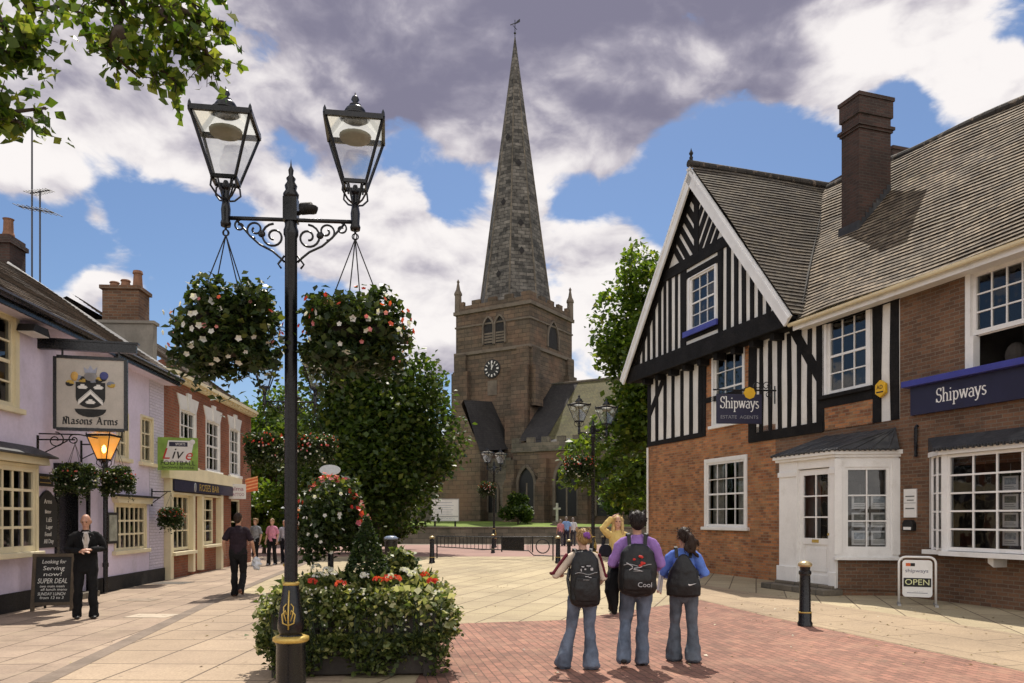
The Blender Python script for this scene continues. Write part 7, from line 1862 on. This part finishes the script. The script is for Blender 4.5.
        if hair_style in ('pony', 'bun', 'thick', 'long'):
            st = MB()
            for i in range(90):
                a = random.uniform(0, 2 * PI); r_ = random.uniform(.07, .098); z0 = random.uniform(-.05, .11)
                p = Vector((r_ * math.cos(a), -.03 + r_ * math.sin(a) * 1.1, z0 + .03)); q = p + Vector((random.gauss(0, .018), random.gauss(-.01, .015), -random.uniform(.03, .08)))
                if hair_style == 'pony' and i % 2: p = Vector((.02 + random.gauss(0, .05), -.14 + random.gauss(0, .02), random.uniform(-.2, .0))); q = p + Vector((random.gauss(0, .03), random.gauss(-.01, .015), -random.uniform(.04, .10)))
                if q.y > .06: continue
                st.tube([p, p.lerp(q, .5) + Vector((random.gauss(0, .012), -.012, 0)), q], [.0045, .004, .0015], 4)
            st.xform(HM); st.build('loose_hair', hair, root)['kind'] = 'stuff'
    return root
def hairmat(n, c): return plain(n, c, .55, .35, 14, .5, 70, spec=.2, fine=.25)
H_BLOND = hairmat('blond_hair', (.32, .20, .08)); H_DARK = hairmat('dark_hair', (.018, .012, .010)); H_BROWN = hairmat('brown_hair', (.03, .017, .011)); H_GREY = hairmat('grey_hair', (.25, .22, .19)); H_SANDY = hairmat('sandy_hair', (.24, .15, .07)); H_PALE = hairmat('pale_blond_hair', (.55, .40, .18))

BAGC = plain('black_nylon', (.004, .004, .005), .5, .35, 7, .35, 60, spec=.45)
def backpack(label, loc, yaw, H, lean, w, h, d, zc, mat, back=.115, pocket=True, strap_w=.17, style='day'):
    s = H / 1.75
    root = thing('backpack', label, 'backpack', (loc[0], loc[1], 0), yaw, 'backpacks worn by the three students'); root.scale = (s, s, s)
    yb = -back + lean * (zc - .9)
    b = MB()
    if style == 'sack': loft(b, [(0, yb - d * .5, zc - h / 2, w * .5, d * .5), (0, yb - d * .55, zc - h * .25, w * .52, d * .58), (0, yb - d * .5, zc + h * .12, w * .40, d * .45), (0, yb - d * .4, zc + h * .42, w * .16, d * .26), (0, yb - d * .35, zc + h * .5, w * .07, d * .15)], 18)
    else: loft(b, [(0, yb - d * .5, zc - h / 2, w * .45, d * .46), (0, yb - d * .52, zc - h * .4, w * .5, d * .52), (0, yb - d * .5, zc + h * .1, w * .49, d * .5), (0, yb - d * .45, zc + h * .36, w * .42, d * .42), (0, yb - d * .4, zc + h * .5, w * .26, d * .28)], 18)
    fuse(b, 'bag', mat, root, .011, 4, .012, 11, .8, random.random() * 9)
    if pocket:
        p = MB(); loft(p, [(0, yb - d * .98, zc - h * .42, w * .36, d * .16), (0, yb - d * 1.02, zc - h * .2, w * .40, d * .2), (0, yb - d * .98, zc + h * .02, w * .36, d * .14)], 14); fuse(p, 'front_pocket', mat, root, .011, 3, .008, 14, .8, 2)
        z = MB(); z.tube([(-w * .36 + w * .72 * i / 8, yb - d * 1.08 + .02 * abs(i - 4) / 4, zc + h * .10 + .012 * math.sin(i)) for i in range(9)], .005, 5); z.tube([(-w * .3 + w * .6 * i / 8, yb - d * 1.2 + .035 * abs(i - 4) / 4, zc - h * .02) for i in range(9)], .004, 5); z.build('zip', plain_cache('zip_metal', (.3, .3, .3)), root)
    for sx in (-1, 1):
        st = MB()
        pts = [(sx * strap_w * .5, yb - .02, zc + h * .42), (sx * strap_w * .55, yb + .05, 1.49), (sx * strap_w * .62, .03 + lean * .5, 1.505), (sx * strap_w * .72, .115 + lean * .45, 1.40), (sx * .15, .125 + lean * .35, 1.25), (sx * .185, .03, 1.12), (sx * w * .45, yb - .02, zc - h * .38)]
        for p_, q_ in zip(pts, pts[1:]): st.beam(p_, q_, .042, .012, (0, 0, 1))
        st.build('strap', mat, root)
    return root, yb - d * 1.0, zc

# --- three students walking away in the foreground
FG = 'students walking away'
yw = lambda x, y, t=0.0: math.atan2(-x, y) * 0.6 + t
S1 = (.80, 8.85); S2 = (1.44, 9.0); S3 = (2.03, 9.25)
maroon = cloth('maroon_cloth', (.13, .018, .03)); cream_c = cloth('cream_sleeve', (.60, .50, .40)); lilac = cloth('lilac_jersey', (.30, .17, .44), .15); blue_j = cloth('blue_jersey', (.12, .22, .62), .15)
y1 = yw(*S1, .12); y2 = yw(*S2, -.05); y3 = yw(*S3, -.1)
p1_ = make_person('student with blond tied hair, cream and maroon sleeves and wide jeans, leftmost of three', S1, y1, 1.57, True, lf=(-.25, .0), rf=(.09, -.10), lk=(-.14, .04, .5), rk=(.09, .02, .5), le=(-.36, -.05, 1.18), lh=(-.30, .20, 1.16), lhd=(.5, .8, 0), re=(.25, -.05, 1.14), rh=(.20, .15, 1.05),
            top=BLACKC, sleeve_mat=cream_c, trousers=DENIM, flare=.034, hair=H_BLOND, hair_style='bun', head_turn=.35, nod=.1, group=FG, skin=SKIN2, slim=.90)
m = MB()
for e, h in ((V3(-.36, -.05, 1.18), V3(-.30, .20, 1.16)), (V3(.25, -.05, 1.14), V3(.20, .15, 1.05))):
    sh_p = V3(-.17 if e.x < 0 else .17, 0, 1.42)
    for a_, b_ in ((sh_p, e), (e, e.lerp(h, .9))): o_ = V3(-.034 if e.x < 0 else .034, -.022, .018); loft(m, [(*(a_ + o_), .045, .022), (*(a_.lerp(b_, .5) + o_), .040, .022), (*(b_ + o_ * .8), .034, .02)], 8, (0, 1, 0))
fuse(m, 'sleeve_stripe', maroon, p1_, .01, 2)
m = MB(); m.ell((.03, -.108, 1.685), .048, .022, .036, 10, 8); m.ell((.055, -.10, 1.665), .03, .02, .03, 8, 6); fuse(m, 'hair_band', cloth('purple_band', (.22, .08, .30)), p1_, .008, 1, .01, 30)
r_, yb_, zc_ = backpack('black backpack with silver printed marks worn by the blond student', S1, y1, 1.57, 0, .38, .64, .17, 1.15, BAGC)
m = MB()
for x, z, w, h in ((-.05, 1.30, .03, .012), (.02, 1.31, .05, .010), (.06, 1.27, .03, .03), (-.02, 1.27, .02, .016), (.0, 1.18, .04, .008), (.04, 1.17, .03, .008), (-.07, 1.26, .012, .03)): m.box(x - w / 2, x + w / 2, yb_ - .055, yb_ - .03, z - h / 2, z + h / 2)
m.build('print', plain_cache('silver_print', (.45, .45, .46)), r_)
p2_ = make_person('tallest student with thick dark hair, lilac jersey and jeans, in the middle of three', S2, y2, 1.77, False, lf=(-.15, -.22), rf=(.06, .02), lk=(-.13, .05, .5), rk=(.06, .05, .5), lift=(.05, 0), le=(-.28, -.03, 1.16), lh=(-.20, .22, 1.12), re=(.26, .0, 1.15), rh=(.2, .2, 1.1),
            top=lilac, trousers=DENIM, flare=.012, hair=H_DARK, hair_style='thick', head_turn=.2, nod=.15, group=FG, slim=.90)
r_, yb_, zc_ = backpack('big black backpack with a red ribbon and grey lettering worn by the tallest student', S2, y2, 1.77, 0, .42, .52, .20, 1.11, BAGC)
m = MB(); put_text(m, 'Cool', .075, .08, yb_ - .05, .95, width=.15); m.build('lettering', plain_cache('silver_print', (.45, .45, .46)), r_)
m = MB()
for k in range(9): a_ = RNG.uniform(0, 6.28); m.ell((.03 + .07 * math.cos(a_) * RNG.uniform(.2, 1), yb_ - .03, 1.21 + .05 * math.sin(a_)), .018, .012, .014, 8, 6)
m.build('ribbon', M['red'], r_)
m = MB(); m.tube([(-.09 + .04 * math.sin(i), yb_ - .035, 1.11 + .02 * i) for i in range(5)], .006, 5); m.tube([(.0 + .05 * math.cos(i * 1.3), yb_ - .04, 1.10 + .01 * i) for i in range(6)], .005, 5); m.build('cord', plain_cache('silver_print', (.45, .45, .46)), r_)
c2 = thing('carried_coat', 'dark folded coat hanging at the left side of the tallest student', 'coat', (S2[0], S2[1], 0), y2)
m = MB(); loft(m, [(-.20, .16, 1.12, .10, .06), (-.26, .06, 1.02, .09, .09), (-.29, .0, .85, .085, .10), (-.27, .0, .70, .05, .10), (-.26, .0, .60, .02, .05)], 14); fuse(m, 'coat', BLACKC, c2, .011, 3, .02, 9, .5, 4)
p3_ = make_person('student with dark curly ponytail, blue jersey and flared grey jeans, rightmost of three', S3, y3, 1.58, True, lf=(-.13, .04), rf=(.12, -.04), lk=(-.11, .04, .5), rk=(.11, .03, .5), le=(-.27, .02, 1.16), lh=(-.16, .24, 1.10), re=(.27, .02, 1.16), rh=(.16, .24, 1.12),
            top=blue_j, trousers=DENIM_G, flare=.038, hair=H_BROWN, hair_style='pony', head_turn=.5, nod=.2, group=FG, shoes=TRAINER, slim=.93)
r_, yb_, zc_ = backpack('black drawstring sack with a small white tick worn by the ponytailed student', S3, y3, 1.58, 0, .42, .52, .12, 1.15, BAGC, pocket=False, style='sack')
m = MB(); m.prism([(.06, 1.03), (.075, 1.02), (.10, 1.025), (.16, 1.05), (.105, 1.037), (.082, 1.036), (.066, 1.042)], yb_ - .03, yb_ + .03); m.build('tick_mark', M['paper'], r_)
np_ = thing('newspaper', 'pale folded newspaper held at the left side of the ponytailed student', 'newspaper', (S3[0], S3[1], 0), y3)
m = MB(); m.beam((-.26, .10, 1.12), (-.30, .02, .82), .03, .17, (0, 1, 0)); m.beam((-.235, .10, 1.10), (-.27, .03, .80), .02, .15, (0, 1, 0)); m.build('pages', M['paper'], np_)

# --- woman facing the camera, arm raised
SB_ = (1.93, 14.3)
yellow_c = cloth('pale_yellow_cardigan', (.62, .46, .17), .12)
make_person('blond woman in a yellow cardigan facing the camera with one arm raised to her head', SB_, PI + .15, 1.74, True, lf=(-.10, .08), rf=(.09, -.05), re=(.30, .06, 1.52), rh=(.13, .10, 1.72), rhd=(-.6, .1, .5), le=(-.25, .02, 1.16), lh=(-.12, .24, 1.16), lhd=(.8, .3, 0), top=yellow_c, trousers=BLACKC, hair=H_PALE, hair_style='long', skin=SKIN2, head_turn=-.2, top_hem=.84, vox=.011)
hb_ = thing('handbag', 'dark shoulder handbag carried by the woman in the yellow cardigan', 'handbag', (SB_[0], SB_[1], 0), PI + .15)
m = MB(); loft(m, [(.25, .06, 1.02, .12, .05), (.25, .06, 1.12, .12, .055), (.24, .06, 1.2, .08, .04)], 12); fuse(m, 'bag', NAVYC, hb_, .011, 2, .01, 12); m = MB(); m.tube([(.30, .03, 1.2), (.24, .03, 1.4), (.17, .02, 1.475), (.20, -.07, 1.38), (.26, .0, 1.2)], .012, 6); m.build('strap', NAVYC, hb_)

# --- man in a suit outside the pub
SM = (-7.22, 13.25)
shirt = cloth('pale_shirt', (.62, .58, .55), .06)
sm = make_person('man in a dark suit and pale tie standing with clasped hands outside the pub door', SM, PI + .5, 1.76, False, lf=(-.12, .06), rf=(.13, -.03), le=(-.27, .0, 1.17), lh=(-.07, .22, 1.16), lhd=(.7, .3, .1), re=(.27, .0, 1.17), rh=(.08, .24, 1.13), rhd=(-.7, .3, .1), top=BLACKC, trousers=BLACKC, hair=H_GREY, hair_style='bald', top_hem=.80, jacket='jacket', vox=.010, nod=.3, head_turn=-.25, slim=1.05)
m = MB(); m.prism([(-.045, 1.46), (.045, 1.46), (.07, 1.38), (.0, 1.12), (-.07, 1.38)], 1e-3+.118, .146); m.v = [(x, y + (.0 if z < 1.3 else -.015 if z < 1.4 else -.045), z) for x, y, z in m.v]; m.build('shirt_front', shirt, sm)
m = MB(); m.prism([(-.018, 1.43), (.018, 1.43), (.032, 1.20), (.0, 1.13), (-.032, 1.20)], .130, .152); m.v = [(x, y + (.0 if z < 1.3 else -.03), z) for x, y, z in m.v]; m.build('tie', cloth('pale_tie', (.50, .44, .38)), sm)
m = MB(); loft(m, [(0, -.01, 1.455, .062, .062), (0, .0, 1.49, .058, .060)], 14); fuse(m, 'collar', shirt, sm, .009, 1)
m = MB()
for sx in (-1, 1): m.prism([(sx * .03, 1.45), (sx * .10, 1.42), (sx * .085, 1.30), (sx * .01, 1.10), (sx * .055, 1.32)], .124, .158); 
m.v = [(x, y + (.0 if z < 1.28 else -.012 if z < 1.35 else -.04), z) for x, y, z in m.v]; m.build('lapel', BLACKC, sm)

# --- man walking away, holding a white bag
SW_ = (-5.92, 16.9)
make_person('man in a dark t-shirt and black trousers walking away along the pub pavement', SW_, .12, 1.80, False, lf=(-.08, .06), rf=(.11, -.26), lk=(-.08, .06, .5), rk=(.10, .04, .47), lift=(0, .09), le=(-.28, -.04, 1.15), lh=(-.30, .10, .92), re=(.29, -.02, 1.14), rh=(.31, .14, .90), top=cloth('dark_plum_tshirt', (.022, .014, .020)), trousers=BLACKC, sleeve='short', hair=H_BROWN, hair_style='short', vox=.011, slim=1.08, head_turn=-.1, shoes=plain('tan_shoe', (.12, .05, .03), .5, .2))
bg_ = thing('carrier_bag', 'crumpled white carrier bag in the right hand of the walking man', 'bag', (SW_[0], SW_[1], 0), .12); bg_.scale = (1.03,) * 3
m = MB(); loft(m, [(.33, .16, .82, .02, .02), (.34, .17, .76, .06, .05), (.34, .17, .66, .09, .07), (.34, .17, .58, .06, .05)], 12); fuse(m, 'bag', cloth('white_plastic', (.60, .62, .66), .1, .4), bg_, .010, 2, .03, 16, 1, 5)

# --- the couple far down the pavement
make_person('woman in a grey top and black trousers walking towards the camera beside the pink shirt', (-9.25, 28.2), PI - .2, 1.68, True, lf=(-.08, .12), rf=(.08, -.12), top=cloth('grey_top', (.24, .25, .27)), trousers=BLACKC, sleeve='short', hair=H_SANDY, hair_style='thick', vox=.014, skin=SKIN2, shoes=TRAINER)
make_person('grey haired walker in a pink shirt and black trousers beside the woman in grey', (-8.68, 28.3), PI - .15, 1.68, True, lf=(-.08, -.10), rf=(.08, .12), top=cloth('pink_shirt', (.62, .26, .36)), trousers=BLACKC, sleeve='short', hair=H_SANDY, hair_style='short', vox=.014, skin=SKIN2, shoes=TRAINER)
make_person('partly hidden walker in a pale jacket just behind the pink shirt', (-8.55, 29.4), PI - .1, 1.62, False, top=cloth('pale_jacket', (.40, .40, .46)), trousers=NAVYC, hair=H_GREY, hair_style='short', vox=.014)
# --- visitors by the churchyard
for i, (px, lab, c, tr, H, hr) in enumerate([(560.5, 'visitor in a pink top by the churchyard wall, leftmost of the three there', (.50, .22, .24), (.10, .09, .10), 1.62, H_GREY),
                                        (566.5, 'visitor in a bright blue shirt in the middle of three by the churchyard wall', (.22, .36, .62), (.03, .03, .05), 1.78, H_GREY),
                                        (573.5, 'visitor in a white shirt by the churchyard wall, rightmost of the three there', (.62, .62, .62), (.06, .06, .07), 1.72, H_GREY)]):
    make_person(lab, ((px - 512) / F_PX * 47.5, 47.5 + .2 * i), .2 - .2 * i, H, i == 0, top=cloth('visitor_shirt', c), trousers=cloth('visitor_trousers', tr), sleeve='short', hair=hr, vox=.018)
